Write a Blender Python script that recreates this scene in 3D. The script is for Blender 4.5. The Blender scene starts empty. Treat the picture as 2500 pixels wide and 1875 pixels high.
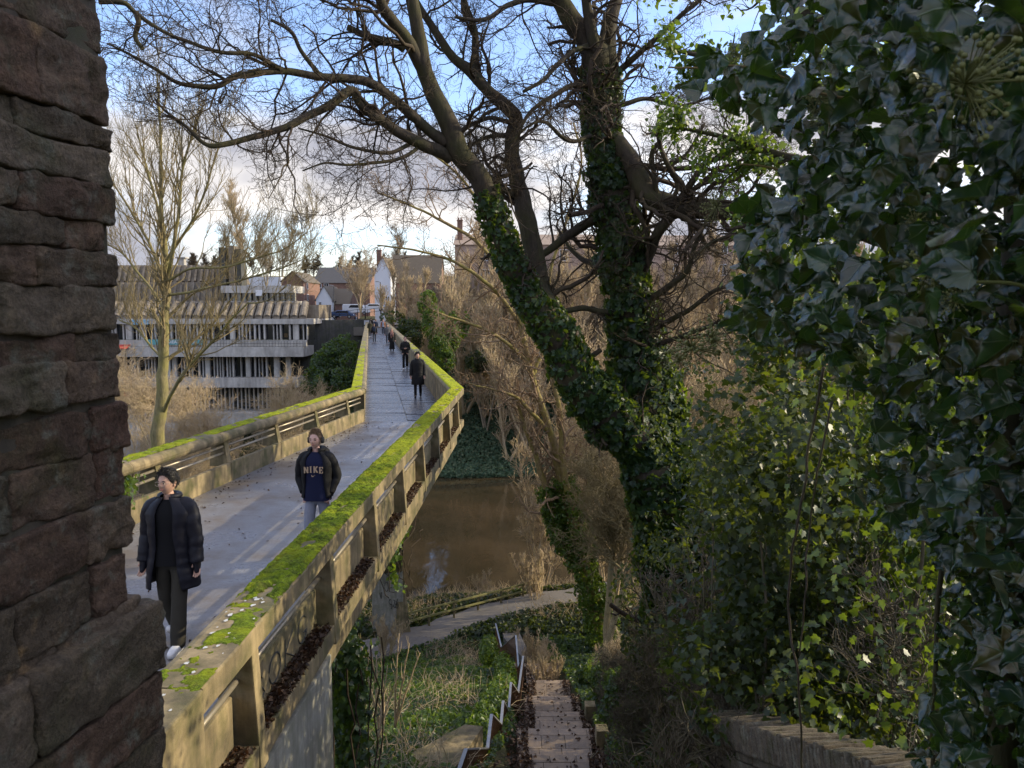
import bpy, bmesh, math, random
import numpy as np
from mathutils import Vector, Matrix, Quaternion
R = math.radians
sc = bpy.context.scene
COL = sc.collection
rng = np.random.default_rng(7)
random.seed(7)
# ------------------------------------------------------------------ camera model
H = 3.45                       # eye height above the bridge deck (deck top is z = 0)
F = 1950.0; CX = 1250.0; CY = 937.5
PITCH = R(5.58)
cp, sp = math.cos(PITCH), math.sin(PITCH)
def ray(px, py):
    a = (px-CX)/F; b = (CY-py)/F
    return np.array([a, cp+b*sp, -sp+b*cp])
def at(px, py, d):
    r = ray(px, py); return np.array([0, 0, H]) + r*(d/r[1])
def gr(px, py, z):
    r = ray(px, py); return np.array([0, 0, H]) + r*((z-H)/r[2])
def V3(p): return Vector((float(p[0]), float(p[1]), float(p[2])))
def nrm(v):
    v = np.asarray(v, float); return v/np.maximum(np.linalg.norm(v, axis=-1, keepdims=True), 1e-9)
# ------------------------------------------------------------------ value noise
_perm = np.random.default_rng(3).random((64, 64, 64)).astype(np.float32)
def vnoise(p):
    p = np.asarray(p, float); i = np.floor(p).astype(int); f = p-i; f = f*f*(3-2*f)
    out = 0
    for dx in (0, 1):
        for dy in (0, 1):
            for dz in (0, 1):
                w = (f[..., 0] if dx else 1-f[..., 0])*(f[..., 1] if dy else 1-f[..., 1])*(f[..., 2] if dz else 1-f[..., 2])
                out = out + w*_perm[(i[..., 0]+dx) & 63, (i[..., 1]+dy) & 63, (i[..., 2]+dz) & 63]
    return out
def fbm(p, o=4):
    p = np.asarray(p, float); s = 0; a = .5
    for k in range(o):
        s = s + a*(vnoise(p)-.5)*2; p = p*2.03+17.3; a *= .5
    return s                     # about -0.7 .. 0.7
# ------------------------------------------------------------------ objects
def link(o, parent=None):
    COL.objects.link(o)
    if parent is not None: o.parent = parent
    return o
def tag(o, label=None, cat=None, group=None, kind=None):
    if label: o['label'] = label
    if cat: o['category'] = cat
    if group: o['group'] = group
    if kind: o['kind'] = kind
    return o
def thing(name, label, cat, loc=(0, 0, 0), rz=0, group=None):
    o = bpy.data.objects.new(name, None); o.empty_display_size = .3
    o.location = [float(c) for c in loc]; o.rotation_euler = (0, 0, rz)
    link(o); return tag(o, label, cat, group)
def np_mesh(name, V, Fs, mats, parent=None, smooth=False, midx=None):
    """V (n,3); Fs list of (m,k) int arrays"""
    me = bpy.data.meshes.new(name)
    V = np.asarray(V, np.float32).reshape(-1, 3)
    Fs = [np.asarray(f, np.int32) for f in (Fs if isinstance(Fs, (list, tuple)) else [Fs]) if len(f)]
    if parent is not None:
        m = parent_matrix(parent)
        if m is not None:
            mi = np.array(m.inverted()); V = (V @ mi[:3, :3].T + mi[:3, 3]).astype(np.float32)
    me.vertices.add(len(V)); me.vertices.foreach_set('co', V.ravel())
    nl = sum(f.size for f in Fs); nf = sum(len(f) for f in Fs)
    me.loops.add(nl); me.polygons.add(nf)
    me.loops.foreach_set('vertex_index', np.concatenate([f.ravel() for f in Fs]))
    tot = np.concatenate([np.full(len(f), f.shape[1], np.int32) for f in Fs])
    st = np.zeros(nf, np.int32); st[1:] = np.cumsum(tot)[:-1]
    me.polygons.foreach_set('loop_start', st)
    if smooth: me.polygons.foreach_set('use_smooth', np.ones(nf, bool))
    for m in (mats if isinstance(mats, (list, tuple)) else [mats]): me.materials.append(m)
    if midx is not None: me.polygons.foreach_set('material_index', np.asarray(midx, np.int32))
    me.update(calc_edges=True); me.validate()
    o = bpy.data.objects.new(name, me); return link(o, parent)
LOCALP = set()
def parent_matrix(p):
    """world matrix of a parent built with location/rotation only; parts are given in world space
    unless the parent is flagged local"""
    if p.get('_local'): return None
    m = Matrix.Identity(4); q = p
    while q is not None:
        m = q.matrix_basis @ m; q = q.parent
    return m
class MB:
    def __init__(s): s.v = []; s.f = []; s.m = []; s.mi = 0
    def add(s, vs, fs):
        b = len(s.v); s.v += [tuple(map(float, v)) for v in vs]
        for f in fs: s.f.append([b+i for i in f]); s.m.append(s.mi)
    def box(s, c, size, M=None, taper=1):
        x, y, z = [q/2 for q in size]; vs = []
        for dz in (-1, 1):
            t = taper if dz > 0 else 1
            for dx, dy in ((-1, -1), (1, -1), (1, 1), (-1, 1)): vs.append((dx*x*t, dy*y*t, dz*z))
        if M is not None: vs = [M @ Vector(v) for v in vs]
        vs = [(v[0]+c[0], v[1]+c[1], v[2]+c[2]) for v in vs]
        s.add(vs, [(3, 2, 1, 0), (4, 5, 6, 7), (0, 1, 5, 4), (1, 2, 6, 5), (2, 3, 7, 6), (3, 0, 4, 7)])
    def hexa(s, lo, hi):
        """lo/hi: four points each (quad below, quad above, same winding ccw from above)"""
        s.add(list(lo)+list(hi), [(3, 2, 1, 0), (4, 5, 6, 7), (0, 1, 5, 4), (1, 2, 6, 5), (2, 3, 7, 6), (3, 0, 4, 7)])
    def quad(s, *p): s.add(p, [tuple(range(len(p)))])
    def bar(s, a, b, w, h, up=(0, 0, 1)):
        a = Vector(tuple(map(float, a))); b = Vector(tuple(map(float, b))); d = (b-a); L = d.length; d.normalize()
        u = Vector(up); x = d.cross(u)
        if x.length < 1e-4: x = d.cross(Vector((1, 0, 0)))
        x.normalize(); u = x.cross(d)
        vs = []
        for e in (a, b):
            for i, j in ((-1, -1), (1, -1), (1, 1), (-1, 1)): vs.append(e+x*(i*w/2)+u*(j*h/2))
        s.add(vs, [(0, 1, 2, 3), (7, 6, 5, 4), (0, 4, 5, 1), (1, 5, 6, 2), (2, 6, 7, 3), (3, 7, 4, 0)])
    def tube(s, pts, rad, n=10, cap=True):
        pts = np.asarray(pts, float); N = len(pts)
        rad = np.broadcast_to(np.asarray(rad, float), (N,))
        V, Fq = tubes(pts[None], rad[None], n); b = len(s.v)
        s.add(V, [tuple(f) for f in Fq])
        if cap:
            s.f.append([b+i for i in range(n)][::-1]); s.m.append(s.mi)
            s.f.append([b+(N-1)*n+i for i in range(n)]); s.m.append(s.mi)
    def loft(s, rings, cap=True, closed=False):
        n = len(rings[0]); b = len(s.v)
        vs = [p for r in rings for p in r]; fs = []
        for i in range(len(rings)-1):
            for j in range(n): fs.append((i*n+j, i*n+(j+1) % n, (i+1)*n+(j+1) % n, (i+1)*n+j))
        if cap: fs += [tuple(range(n))[::-1], tuple((len(rings)-1)*n+j for j in range(n))]
        s.add(vs, fs)
    def prism(s, poly, z0, z1):
        n = len(poly)
        s.add([(p[0], p[1], z0) for p in poly]+[(p[0], p[1], z1) for p in poly],
              [tuple(range(n))[::-1], tuple(range(n, 2*n))]+[(i, (i+1) % n, n+(i+1) % n, n+i) for i in range(n)])
    def build(s, name, mats, parent=None, smooth=False, bevel=0, sub=0, fix=True):
        me = bpy.data.meshes.new(name)
        vs = s.v
        if parent is not None:
            m = parent_matrix(parent)
            if m is not None:
                mi = m.inverted(); vs = [mi @ Vector(v) for v in vs]
        me.from_pydata([tuple(v) for v in vs], [], s.f)
        for mm in (mats if isinstance(mats, (list, tuple)) else [mats]): me.materials.append(mm)
        if len(set(s.m)) > 1: me.polygons.foreach_set('material_index', s.m)
        if fix:
            bm = bmesh.new(); bm.from_mesh(me)
            bmesh.ops.recalc_face_normals(bm, faces=bm.faces)
            if bevel:
                es = [e for e in bm.edges if len(e.link_faces) == 2 and e.calc_face_angle(0) > .5]
                bmesh.ops.bevel(bm, geom=es, offset=bevel, segments=2, affect='EDGES', profile=.6)
            bm.to_mesh(me); bm.free()
        if smooth: me.polygons.foreach_set('use_smooth', [True]*len(me.polygons))
        me.update()
        o = bpy.data.objects.new(name, me); link(o, parent)
        if sub:
            md = o.modifiers.new('s', 'SUBSURF'); md.levels = sub; md.render_levels = sub
        return o
def frames(P):
    T = np.empty_like(P); T[:, 1:-1] = P[:, 2:]-P[:, :-2]; T[:, 0] = P[:, 1]-P[:, 0]; T[:, -1] = P[:, -1]-P[:, -2]
    T = nrm(T)
    D = nrm(P[:, -1]-P[:, 0]); ref = np.where(np.abs(D[:, 2:3]) < .85, np.array([[0, 0, 1.]]), np.array([[1., 0, 0]]))
    U = nrm(np.cross(T, ref[:, None, :])); W = np.cross(T, U)
    return T, U, W
def tubes(P, Rd, k):
    """P (M,N,3), Rd (M,N): M open tubes with k sides -> verts, quads"""
    P = np.asarray(P, float); M, N, _ = P.shape
    T, U, W = frames(P); a = np.arange(k)*2*np.pi/k
    V = P[:, :, None, :]+Rd[:, :, None, None]*(np.cos(a)[None, None, :, None]*U[:, :, None, :]+np.sin(a)[None, None, :, None]*W[:, :, None, :])
    m = np.arange(M)[:, None, None]*N*k; i = np.arange(N-1)[None, :, None]*k; j = np.arange(k)[None, None, :]; j2 = (j+1) % k
    A = m+i+j; B = m+i+j2; C = B+k; D = A+k
    Fq = np.stack([A, B, C, D], -1).reshape(-1, 4)
    return V.reshape(-1, 3), Fq
def merge(parts):
    """list of (V, F) with same face size -> one"""
    V = []; Fo = {}; b = 0
    for v, f in parts:
        v = np.asarray(v).reshape(-1, 3); V.append(v); f = np.asarray(f)
        Fo.setdefault(f.shape[1], []).append(f+b); b += len(v)
    return np.concatenate(V), [np.concatenate(q) for q in Fo.values()]
# ------------------------------------------------------------------ materials
def mat(name):
    m = bpy.data.materials.new(name); m.use_nodes = True; nt = m.node_tree
    b = nt.nodes['Principled BSDF']; return m, nt, b
def N(nt, typ, **kw):
    n = nt.nodes.new(typ)
    for k, v in kw.items():
        if k.startswith('i_'):
            key = k[2:]; key = int(key) if key.isdigit() else key.replace('_', ' ')
            n.inputs[key].default_value = v
        else: setattr(n, k, v)
    return n
def L(nt, a, b): nt.links.new(a, b)
def ramp(nt, fac, stops, interp='LINEAR'):
    r = nt.nodes.new('ShaderNodeValToRGB'); r.color_ramp.interpolation = interp
    e = r.color_ramp.elements
    while len(e) < len(stops): e.new(.5)
    for q, (p, c) in zip(e, stops):
        q.position = p; q.color = (*c, 1) if len(c) == 3 else c
    if fac is not None: L(nt, fac, r.inputs[0])
    return r
def noise(nt, co, scale, detail=6, rough=.6, dist=0):
    n = N(nt, 'ShaderNodeTexNoise', i_Scale=scale, i_Detail=detail, i_Roughness=rough, i_Distortion=dist)
    L(nt, co, n.inputs['Vector']); return n
def mixc(nt, fac, a, b, blend='MIX'):
    m = N(nt, 'ShaderNodeMix', data_type='RGBA', blend_type=blend)
    for s, v in ((m.inputs[0], fac), (m.inputs[6], a), (m.inputs[7], b)):
        if hasattr(v, 'is_linked') or isinstance(v, bpy.types.NodeSocket): L(nt, v, s)
        elif isinstance(v, (int, float)): s.default_value = v
        else: s.default_value = (*v, 1)
    return m.outputs[2]
def bump(nt, b, h, strength=.4, dist=.02):
    n = N(nt, 'ShaderNodeBump', i_Strength=strength, i_Distance=dist); L(nt, h, n.inputs['Height']); L(nt, n.outputs[0], b.inputs['Normal']); return n
def pos(nt): return N(nt, 'ShaderNodeNewGeometry').outputs['Position']
def simple(name, col, rough=.6, metal=0, var=.15, scale=8, bmp=.15, spec=.5):
    m, nt, b = mat(name); p = pos(nt)
    n = noise(nt, p, scale)
    c = mixc(nt, n.outputs[0], tuple(x*(1-var) for x in col), tuple(min(1, x*(1+var)) for x in col))
    L(nt, c, b.inputs['Base Color']); b.inputs['Roughness'].default_value = rough; b.inputs['Metallic'].default_value = metal
    b.inputs['Specular IOR Level'].default_value = spec
    if bmp: bump(nt, b, noise(nt, p, scale*6).outputs[0], bmp, .01)
    return m
def concrete(name, base, dark, green=(.1, .11, .03), gamt=.5, scale=1.0, rough=.85):
    m, nt, b = mat(name); p = pos(nt)
    n1 = noise(nt, p, 1.6*scale, 8, .65); n2 = noise(nt, p, 9*scale, 6, .7)
    mp = N(nt, 'ShaderNodeMapping'); mp.inputs['Scale'].default_value = (3, 3, .35); L(nt, p, mp.inputs['Vector'])
    n3 = noise(nt, mp.outputs[0], 2.2*scale, 5, .6)
    r1 = ramp(nt, n1.outputs[0], [(.3, dark), (.6, base)])
    c = mixc(nt, ramp(nt, n3.outputs[0], [(.4, (0, 0, 0)), (.72, (.75, .75, .75))]).outputs[0], r1.outputs[0], tuple(x*.55 for x in dark))
    g = ramp(nt, noise(nt, p, 2.7*scale, 6, .6).outputs[0], [(.45, (0, 0, 0)), (.7, (gamt,)*3)])
    c = mixc(nt, g.outputs[0], c, green)
    c = mixc(nt, .35, c, ramp(nt, n2.outputs[0], [(.3, (.35, .35, .35)), (.7, (1, 1, 1))]).outputs[0], 'MULTIPLY')
    L(nt, c, b.inputs['Base Color']); b.inputs['Roughness'].default_value = rough
    bump(nt, b, noise(nt, p, 45*scale, 5, .7).outputs[0], .35, .01)
    return m
def leafmat(name, cols, trans, tw=.35, rough=.35, spec=.5, vein=False):
    """per-leaf colour by island, glossy top, translucent"""
    m, nt, b = mat(name)
    g = N(nt, 'ShaderNodeNewGeometry')
    n = len(cols); r = ramp(nt, g.outputs['Random Per Island'], [((i+.5)/n, c) for i, c in enumerate(cols)])
    c = r.outputs[0]
    nz = noise(nt, g.outputs['Position'], 14, 3)
    c = mixc(nt, .4, c, ramp(nt, nz.outputs[0], [(.3, (.45, .5, .45)), (.7, (1.25, 1.2, 1.1))]).outputs[0], 'MULTIPLY')
    L(nt, c, b.inputs['Base Color']); b.inputs['Roughness'].default_value = rough; b.inputs['Specular IOR Level'].default_value = spec
    t = N(nt, 'ShaderNodeBsdfTranslucent')
    tc = mixc(nt, g.outputs['Random Per Island'], trans, tuple(x*.6 for x in trans)); L(nt, tc, t.inputs['Color'])
    mx = N(nt, 'ShaderNodeMixShader'); mx.inputs[0].default_value = tw
    L(nt, b.outputs[0], mx.inputs[1]); L(nt, t.outputs[0], mx.inputs[2])
    L(nt, mx.outputs[0], nt.nodes['Material Output'].inputs['Surface'])
    return m
M = {}
M['concrete'] = concrete('concrete_parapet', (.39, .30, .16), (.12, .098, .058), (.08, .082, .022), .9)
M['concrete_pale'] = concrete('concrete_pale', (.42, .40, .34), (.27, .25, .20), (.16, .17, .07), .4)
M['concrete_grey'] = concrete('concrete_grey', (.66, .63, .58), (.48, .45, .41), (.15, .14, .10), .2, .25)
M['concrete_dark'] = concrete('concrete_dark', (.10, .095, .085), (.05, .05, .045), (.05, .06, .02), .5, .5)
M['metal_rail'] = simple('rail_steel', (.38, .33, .25), .4, .5, .25, 20, .1)
M['steel_light'] = simple('handrail_steel', (.34, .34, .34), .4, .6, .25, 14, .1)
M['rust_bar'] = simple('rusty_bar', (.16, .085, .045), .75, .1, .35, 15, .2)
M['dark_metal'] = simple('dark_metal', (.02, .022, .025), .5, .3, .2, 10, 0)
# moss
def mossmat():
    m, nt, b = mat('moss'); p = pos(nt)
    n = noise(nt, p, 13, 8, .75); n2 = noise(nt, p, 55, 6, .7); n3 = noise(nt, p, 2.2, 4)
    c = ramp(nt, n.outputs[0], [(.34, (.012, .014, .008)), (.44, (.05, .075, .010)), (.58, (.15, .215, .010)), (.78, (.29, .37, .015))]).outputs[0]
    c = mixc(nt, .6, c, ramp(nt, n2.outputs[0], [(.3, (.3, .3, .25)), (.62, (1.2, 1.2, 1.1))]).outputs[0], 'MULTIPLY')
    c = mixc(nt, ramp(nt, n3.outputs[0], [(.45, (0, 0, 0)), (.7, (.6, .6, .6))]).outputs[0], c, (.36, .36, .012))
    sy = N(nt, 'ShaderNodeSeparateXYZ'); L(nt, p, sy.inputs[0]); my = N(nt, 'ShaderNodeMapRange', i_1=11.0, i_2=19.0, i_3=0.0, i_4=.65); L(nt, sy.outputs[1], my.inputs[0])  # sunlit yellow of the farther moss is put into the colour by distance
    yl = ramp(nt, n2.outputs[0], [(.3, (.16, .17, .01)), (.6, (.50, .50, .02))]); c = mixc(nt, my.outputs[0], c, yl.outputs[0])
    n6 = noise(nt, p, 3.4, 7, .7); c = mixc(nt, ramp(nt, n6.outputs[0], [(.53, (0, 0, 0)), (.66, (.75, .75, .75))]).outputs[0], c, (.085, .075, .025))
    L(nt, c, b.inputs['Base Color']); b.inputs['Roughness'].default_value = .95; b.inputs['Specular IOR Level'].default_value = .15
    b.inputs['Sheen Weight'].default_value = .3; b.inputs['Sheen Tint'].default_value = (.6, .8, .1, 1)
    bump(nt, b, n2.outputs[0], .9, .03); return m
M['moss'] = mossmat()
def asphaltmat():
    m, nt, b = mat('wet_asphalt'); p = pos(nt)
    n = noise(nt, p, 75, 5, .85); n2 = noise(nt, p, .8, 8, .65); n3 = noise(nt, p, 22, 4, .6)
    c = ramp(nt, n.outputs[0], [(.3, (.09, .09, .10)), (.52, (.21, .21, .23)), (.7, (.48, .48, .52))]).outputs[0]
    c = mixc(nt, ramp(nt, n2.outputs[0], [(.42, (0, 0, 0)), (.6, (.8, .8, .8))]).outputs[0], c, (.15, .115, .08))
    sx = N(nt, 'ShaderNodeTexVoronoi', feature='F1', i_Scale=2.6); L(nt, p, sx.inputs['Vector'])
    c = mixc(nt, ramp(nt, sx.outputs['Distance'], [(.03, (.75, .75, .75)), (.07, (0, 0, 0))]).outputs[0], c, (.03, .025, .02))
    L(nt, c, b.inputs['Base Color'])
    L(nt, ramp(nt, n2.outputs[0], [(.35, (.22,)*3), (.65, (.5,)*3)]).outputs[0], b.inputs['Roughness'])
    b.inputs['Specular IOR Level'].default_value = .6
    mx = N(nt, 'ShaderNodeMath', operation='ADD'); L(nt, n.outputs[0], mx.inputs[0]); L(nt, n3.outputs[0], mx.inputs[1])
    bump(nt, b, mx.outputs[0], .55, .012); return m
M['asphalt'] = asphaltmat()
def slabmat(name, ca, cb, rough=(.28, .5), sc_=1, isl=.5):
    m, nt, b = mat(name); g = N(nt, 'ShaderNodeNewGeometry'); p = g.outputs['Position']
    n = noise(nt, p, 5*sc_, 8, .7); n2 = noise(nt, p, 60*sc_, 4, .7)
    c = ramp(nt, n.outputs[0], [(.3, ca), (.7, cb)]).outputs[0]
    c = mixc(nt, isl, c, ramp(nt, g.outputs['Random Per Island'], [(0, (.55,)*3), (1, (1.35,)*3)]).outputs[0], 'MULTIPLY')
    c = mixc(nt, .5, c, ramp(nt, n2.outputs[0], [(.3, (.5,)*3), (.7, (1.2,)*3)]).outputs[0], 'MULTIPLY')
    L(nt, c, b.inputs['Base Color'])
    L(nt, ramp(nt, n.outputs[0], [(.3, (rough[0],)*3), (.7, (rough[1],)*3)]).outputs[0], b.inputs['Roughness'])
    bump(nt, b, n2.outputs[0], .3, .01); return m
M['deck_slab'] = slabmat('deck_slab', (.085, .087, .10), (.18, .18, .20), (.16, .42))
M['step_slab'] = slabmat('step_slab', (.17, .125, .09), (.33, .25, .18), (.5, .8), 1, .6)
M['sandstone'] = None
def stonemat(name, pal):
    m, nt, b = mat(name); g = N(nt, 'ShaderNodeNewGeometry'); p = g.outputs['Position']
    c = ramp(nt, g.outputs['Random Per Island'], [((k+.5)/len(pal), q) for k, q in enumerate(pal)]).outputs[0]
    n = noise(nt, p, 14, 10, .75); n2 = noise(nt, p, 5, 6, .65); n3 = noise(nt, p, 90, 5, .7); n4 = noise(nt, p, 8.5, 8, .7)
    c = mixc(nt, .8, c, ramp(nt, n.outputs[0], [(.28, (.35, .33, .3)), (.5, (.9, .9, .9)), (.75, (1.7, 1.6, 1.4))]).outputs[0], 'MULTIPLY')
    c = mixc(nt, ramp(nt, n2.outputs[0], [(.52, (0, 0, 0)), (.7, (.6, .6, .6))]).outputs[0], c, (.075, .08, .03))
    c = mixc(nt, ramp(nt, n4.outputs[0], [(.55, (0, 0, 0)), (.66, (.8, .8, .8))]).outputs[0], c, (.23, .225, .17))
    n5 = noise(nt, p, 260, 3, .8); c = mixc(nt, .65, c, ramp(nt, n3.outputs[0], [(.3, (.35,)*3), (.7, (1.5,)*3)]).outputs[0], 'MULTIPLY'); c = mixc(nt, .5, c, ramp(nt, n5.outputs[0], [(.3, (.5,)*3), (.7, (1.5,)*3)]).outputs[0], 'MULTIPLY')
    L(nt, c, b.inputs['Base Color']); b.inputs['Roughness'].default_value = .9; b.inputs['Specular IOR Level'].default_value = .25
    mx = N(nt, 'ShaderNodeMath', operation='ADD'); L(nt, n.outputs[0], mx.inputs[0]); L(nt, n3.outputs[0], mx.inputs[1])
    bump(nt, b, mx.outputs[0], 1.0, .014); return m
M['sandstone'] = stonemat('sandstone_rubble', [(.15, .095, .065), (.185, .115, .078), (.20, .15, .105), (.165, .095, .066), (.22, .17, .12), (.14, .105, .07), (.19, .13, .09)])
M['stone_grey'] = stonemat('greybrown_stone', [(.13, .105, .075), (.16, .135, .10), (.115, .095, .07), (.17, .145, .105)])
M['mortar'] = concrete('old_mortar', (.15, .115, .08), (.07, .055, .04), (.06, .065, .02), .6, 4)
def watermat():
    m, nt, b = mat('river_water'); p = pos(nt)
    mp = N(nt, 'ShaderNodeMapping'); mp.inputs['Scale'].default_value = (1, .45, 1); L(nt, p, mp.inputs['Vector'])
    n = noise(nt, mp.outputs[0], .55, 4, .55, 1.2); n2 = noise(nt, p, .12, 5)
    c = ramp(nt, n2.outputs[0], [(.35, (.030, .024, .013)), (.65, (.058, .041, .022))]).outputs[0]
    L(nt, c, b.inputs['Base Color']); b.inputs['Roughness'].default_value = .05; b.inputs['IOR'].default_value = 1.33
    bump(nt, b, n.outputs[0], .10, .25); return m
M['water'] = watermat()
def barkmat(name, c0, c1, green=(.10, .105, .02), ga=.5, sc_=1):
    m, nt, b = mat(name); p = pos(nt)
    mp = N(nt, 'ShaderNodeMapping'); mp.inputs['Scale'].default_value = (1, 1, .3); L(nt, p, mp.inputs['Vector'])
    n = noise(nt, mp.outputs[0], 14*sc_, 8, .7); n2 = noise(nt, p, 1.7, 5)
    c = ramp(nt, n.outputs[0], [(.3, c0), (.68, c1)]).outputs[0]
    c = mixc(nt, ramp(nt, n2.outputs[0], [(.42, (0, 0, 0)), (.68, (ga,)*3)]).outputs[0], c, green)
    L(nt, c, b.inputs['Base Color']); b.inputs['Roughness'].default_value = .85; b.inputs['Specular IOR Level'].default_value = .3
    bump(nt, b, n.outputs[0], .6, .03); return m
M['bark'] = barkmat('sycamore_bark', (.026, .021, .015), (.075, .058, .042), (.06, .062, .016), .7)
M['bark_pale'] = barkmat('young_bark', (.11, .095, .045), (.29, .245, .125), (.26, .24, .06), .6)
M['bark_warm'] = barkmat('warm_bark', (.13, .095, .045), (.30, .225, .10), (.24, .22, .04), .8)
M['twig'] = barkmat('twig', (.03, .021, .015), (.075, .052, .037), (.1, .09, .03), .3)
M['twig_tan'] = barkmat('dry_twig', (.36, .26, .16), (.64, .50, .33), (.36, .31, .10), .4)
M['twig_dark'] = barkmat('dull_twig', (.07, .058, .042), (.17, .14, .10), (.09, .09, .03), .4)
M['twig_red'] = barkmat('reddish_twig', (.16, .105, .065), (.36, .25, .155), (.17, .14, .05), .3)
M['twig_lit'] = barkmat('olive_twig', (.16, .125, .065), (.34, .27, .145), (.2, .17, .05), .4)
M['twig_grey'] = barkmat('grey_twig', (.20, .165, .12), (.42, .35, .26), (.13, .12, .05), .4)
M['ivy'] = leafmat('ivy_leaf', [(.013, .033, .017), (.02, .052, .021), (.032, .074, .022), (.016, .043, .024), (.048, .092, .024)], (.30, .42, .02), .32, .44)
def bigleaf():
    m = leafmat('ivy_leaf_glossy', [(.010, .032, .022), (.016, .05, .024), (.013, .04, .028), (.024, .064, .022), (.016, .044, .030), (.05, .045, .012)], (.14, .26, .015), .2, .27, .85)
    nt = m.node_tree; b = nt.nodes['Principled BSDF']; at_ = N(nt, 'ShaderNodeAttribute', attribute_name='lc'); sx = N(nt, 'ShaderNodeSeparateXYZ'); L(nt, at_.outputs['Vector'], sx.inputs[0])
    ab = N(nt, 'ShaderNodeMath', operation='ABSOLUTE'); L(nt, sx.outputs[0], ab.inputs[0]); ys = N(nt, 'ShaderNodeMath', operation='ADD', i_1=.06); L(nt, sx.outputs[1], ys.inputs[0])
    an = N(nt, 'ShaderNodeMath', operation='ARCTAN2'); L(nt, ab.outputs[0], an.inputs[0]); L(nt, ys.outputs[0], an.inputs[1])
    pp = N(nt, 'ShaderNodeMath', operation='PINGPONG', i_1=.36); L(nt, an.outputs[0], pp.inputs[0])
    ln = N(nt, 'ShaderNodeVectorMath', operation='LENGTH'); L(nt, at_.outputs['Vector'], ln.inputs[0])
    d = N(nt, 'ShaderNodeMath', operation='MULTIPLY'); L(nt, pp.outputs[0], d.inputs[0]); L(nt, ln.outputs['Value'], d.inputs[1])
    vm = ramp(nt, d.outputs[0], [(.006, (.8,)*3), (.022, (0, 0, 0))])
    old = b.inputs['Base Color'].links[0].from_socket; L(nt, mixc(nt, vm.outputs[0], old, (.085, .12, .06)), b.inputs['Base Color'])
    bump(nt, b, vm.outputs[0], .35, .004); g = nt.nodes['Geometry'] if 'Geometry' in nt.nodes else None
    return m
M['ivy_big'] = bigleaf()
M['ivy_lit'] = leafmat('ivy_leaf_light', [(.05, .10, .018), (.08, .14, .02), (.11, .17, .03), (.04, .085, .02)], (.30, .42, .03), .4, .42)  # brighter copy of ivy: sunlit look put into the leaf colour
M['holly'] = leafmat('shrub_leaf', [(.014, .028, .014), (.022, .042, .016), (.036, .06, .018), (.016, .034, .017)], (.27, .33, .018), .32, .45)
M['grass'] = leafmat('weed_leaf', [(.03, .06, .018), (.05, .085, .02), (.08, .115, .03), (.10, .10, .04)], (.2, .26, .03), .3, .55, .3)
M['grass_cool'] = leafmat('bank_weed_leaf', [(.045, .085, .05), (.07, .12, .065), (.10, .155, .085), (.13, .16, .09)], (.14, .22, .08), .2, .6, .3)  # cooler copy of the weed leaf: shade on the bank put into the colour
M['berry'] = simple('ivy_flower_stalk', (.16, .17, .05), .6, 0, .3, 40, .1)
M['dead'] = leafmat('dead_leaf', [(.04, .024, .016), (.07, .04, .024), (.12, .07, .04), (.028, .018, .013), (.05, .03, .02)], (.2, .08, .03), .15, .6, .3)
def groundmat():
    m, nt, b = mat('ground_soil'); p = pos(nt)
    n = noise(nt, p, .35, 8, .7); n2 = noise(nt, p, 4, 8, .7); n3 = noise(nt, p, 25, 5, .7)
    c = ramp(nt, n.outputs[0], [(.3, (.035, .045, .018)), (.5, (.06, .062, .025)), (.68, (.10, .075, .045))]).outputs[0]
    c = mixc(nt, .7, c, ramp(nt, n2.outputs[0], [(.3, (.35,)*3), (.7, (1.4,)*3)]).outputs[0], 'MULTIPLY')
    c = mixc(nt, .6, c, ramp(nt, n3.outputs[0], [(.3, (.4,)*3), (.7, (1.3,)*3)]).outputs[0], 'MULTIPLY')
    # far fields: dry winter grass by height
    sx = N(nt, 'ShaderNodeSeparateXYZ'); L(nt, p, sx.inputs[0])
    mr = N(nt, 'ShaderNodeMapRange', i_1=180.0, i_2=320.0); L(nt, sx.outputs[1], mr.inputs[0])
    f = ramp(nt, noise(nt, p, .02, 5, .6).outputs[0], [(.35, (.14, .12, .05)), (.65, (.22, .175, .08))]).outputs[0]
    c = mixc(nt, mr.outputs[0], c, f)
    L(nt, c, b.inputs['Base Color']); b.inputs['Roughness'].default_value = .95; b.inputs['Specular IOR Level'].default_value = .15
    bump(nt, b, n3.outputs[0], .8, .05); return m
M['ground'] = groundmat()
M['path'] = slabmat('path_gravel', (.13, .115, .10), (.21, .19, .165), (.7, .95), 1.2, 0)
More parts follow.
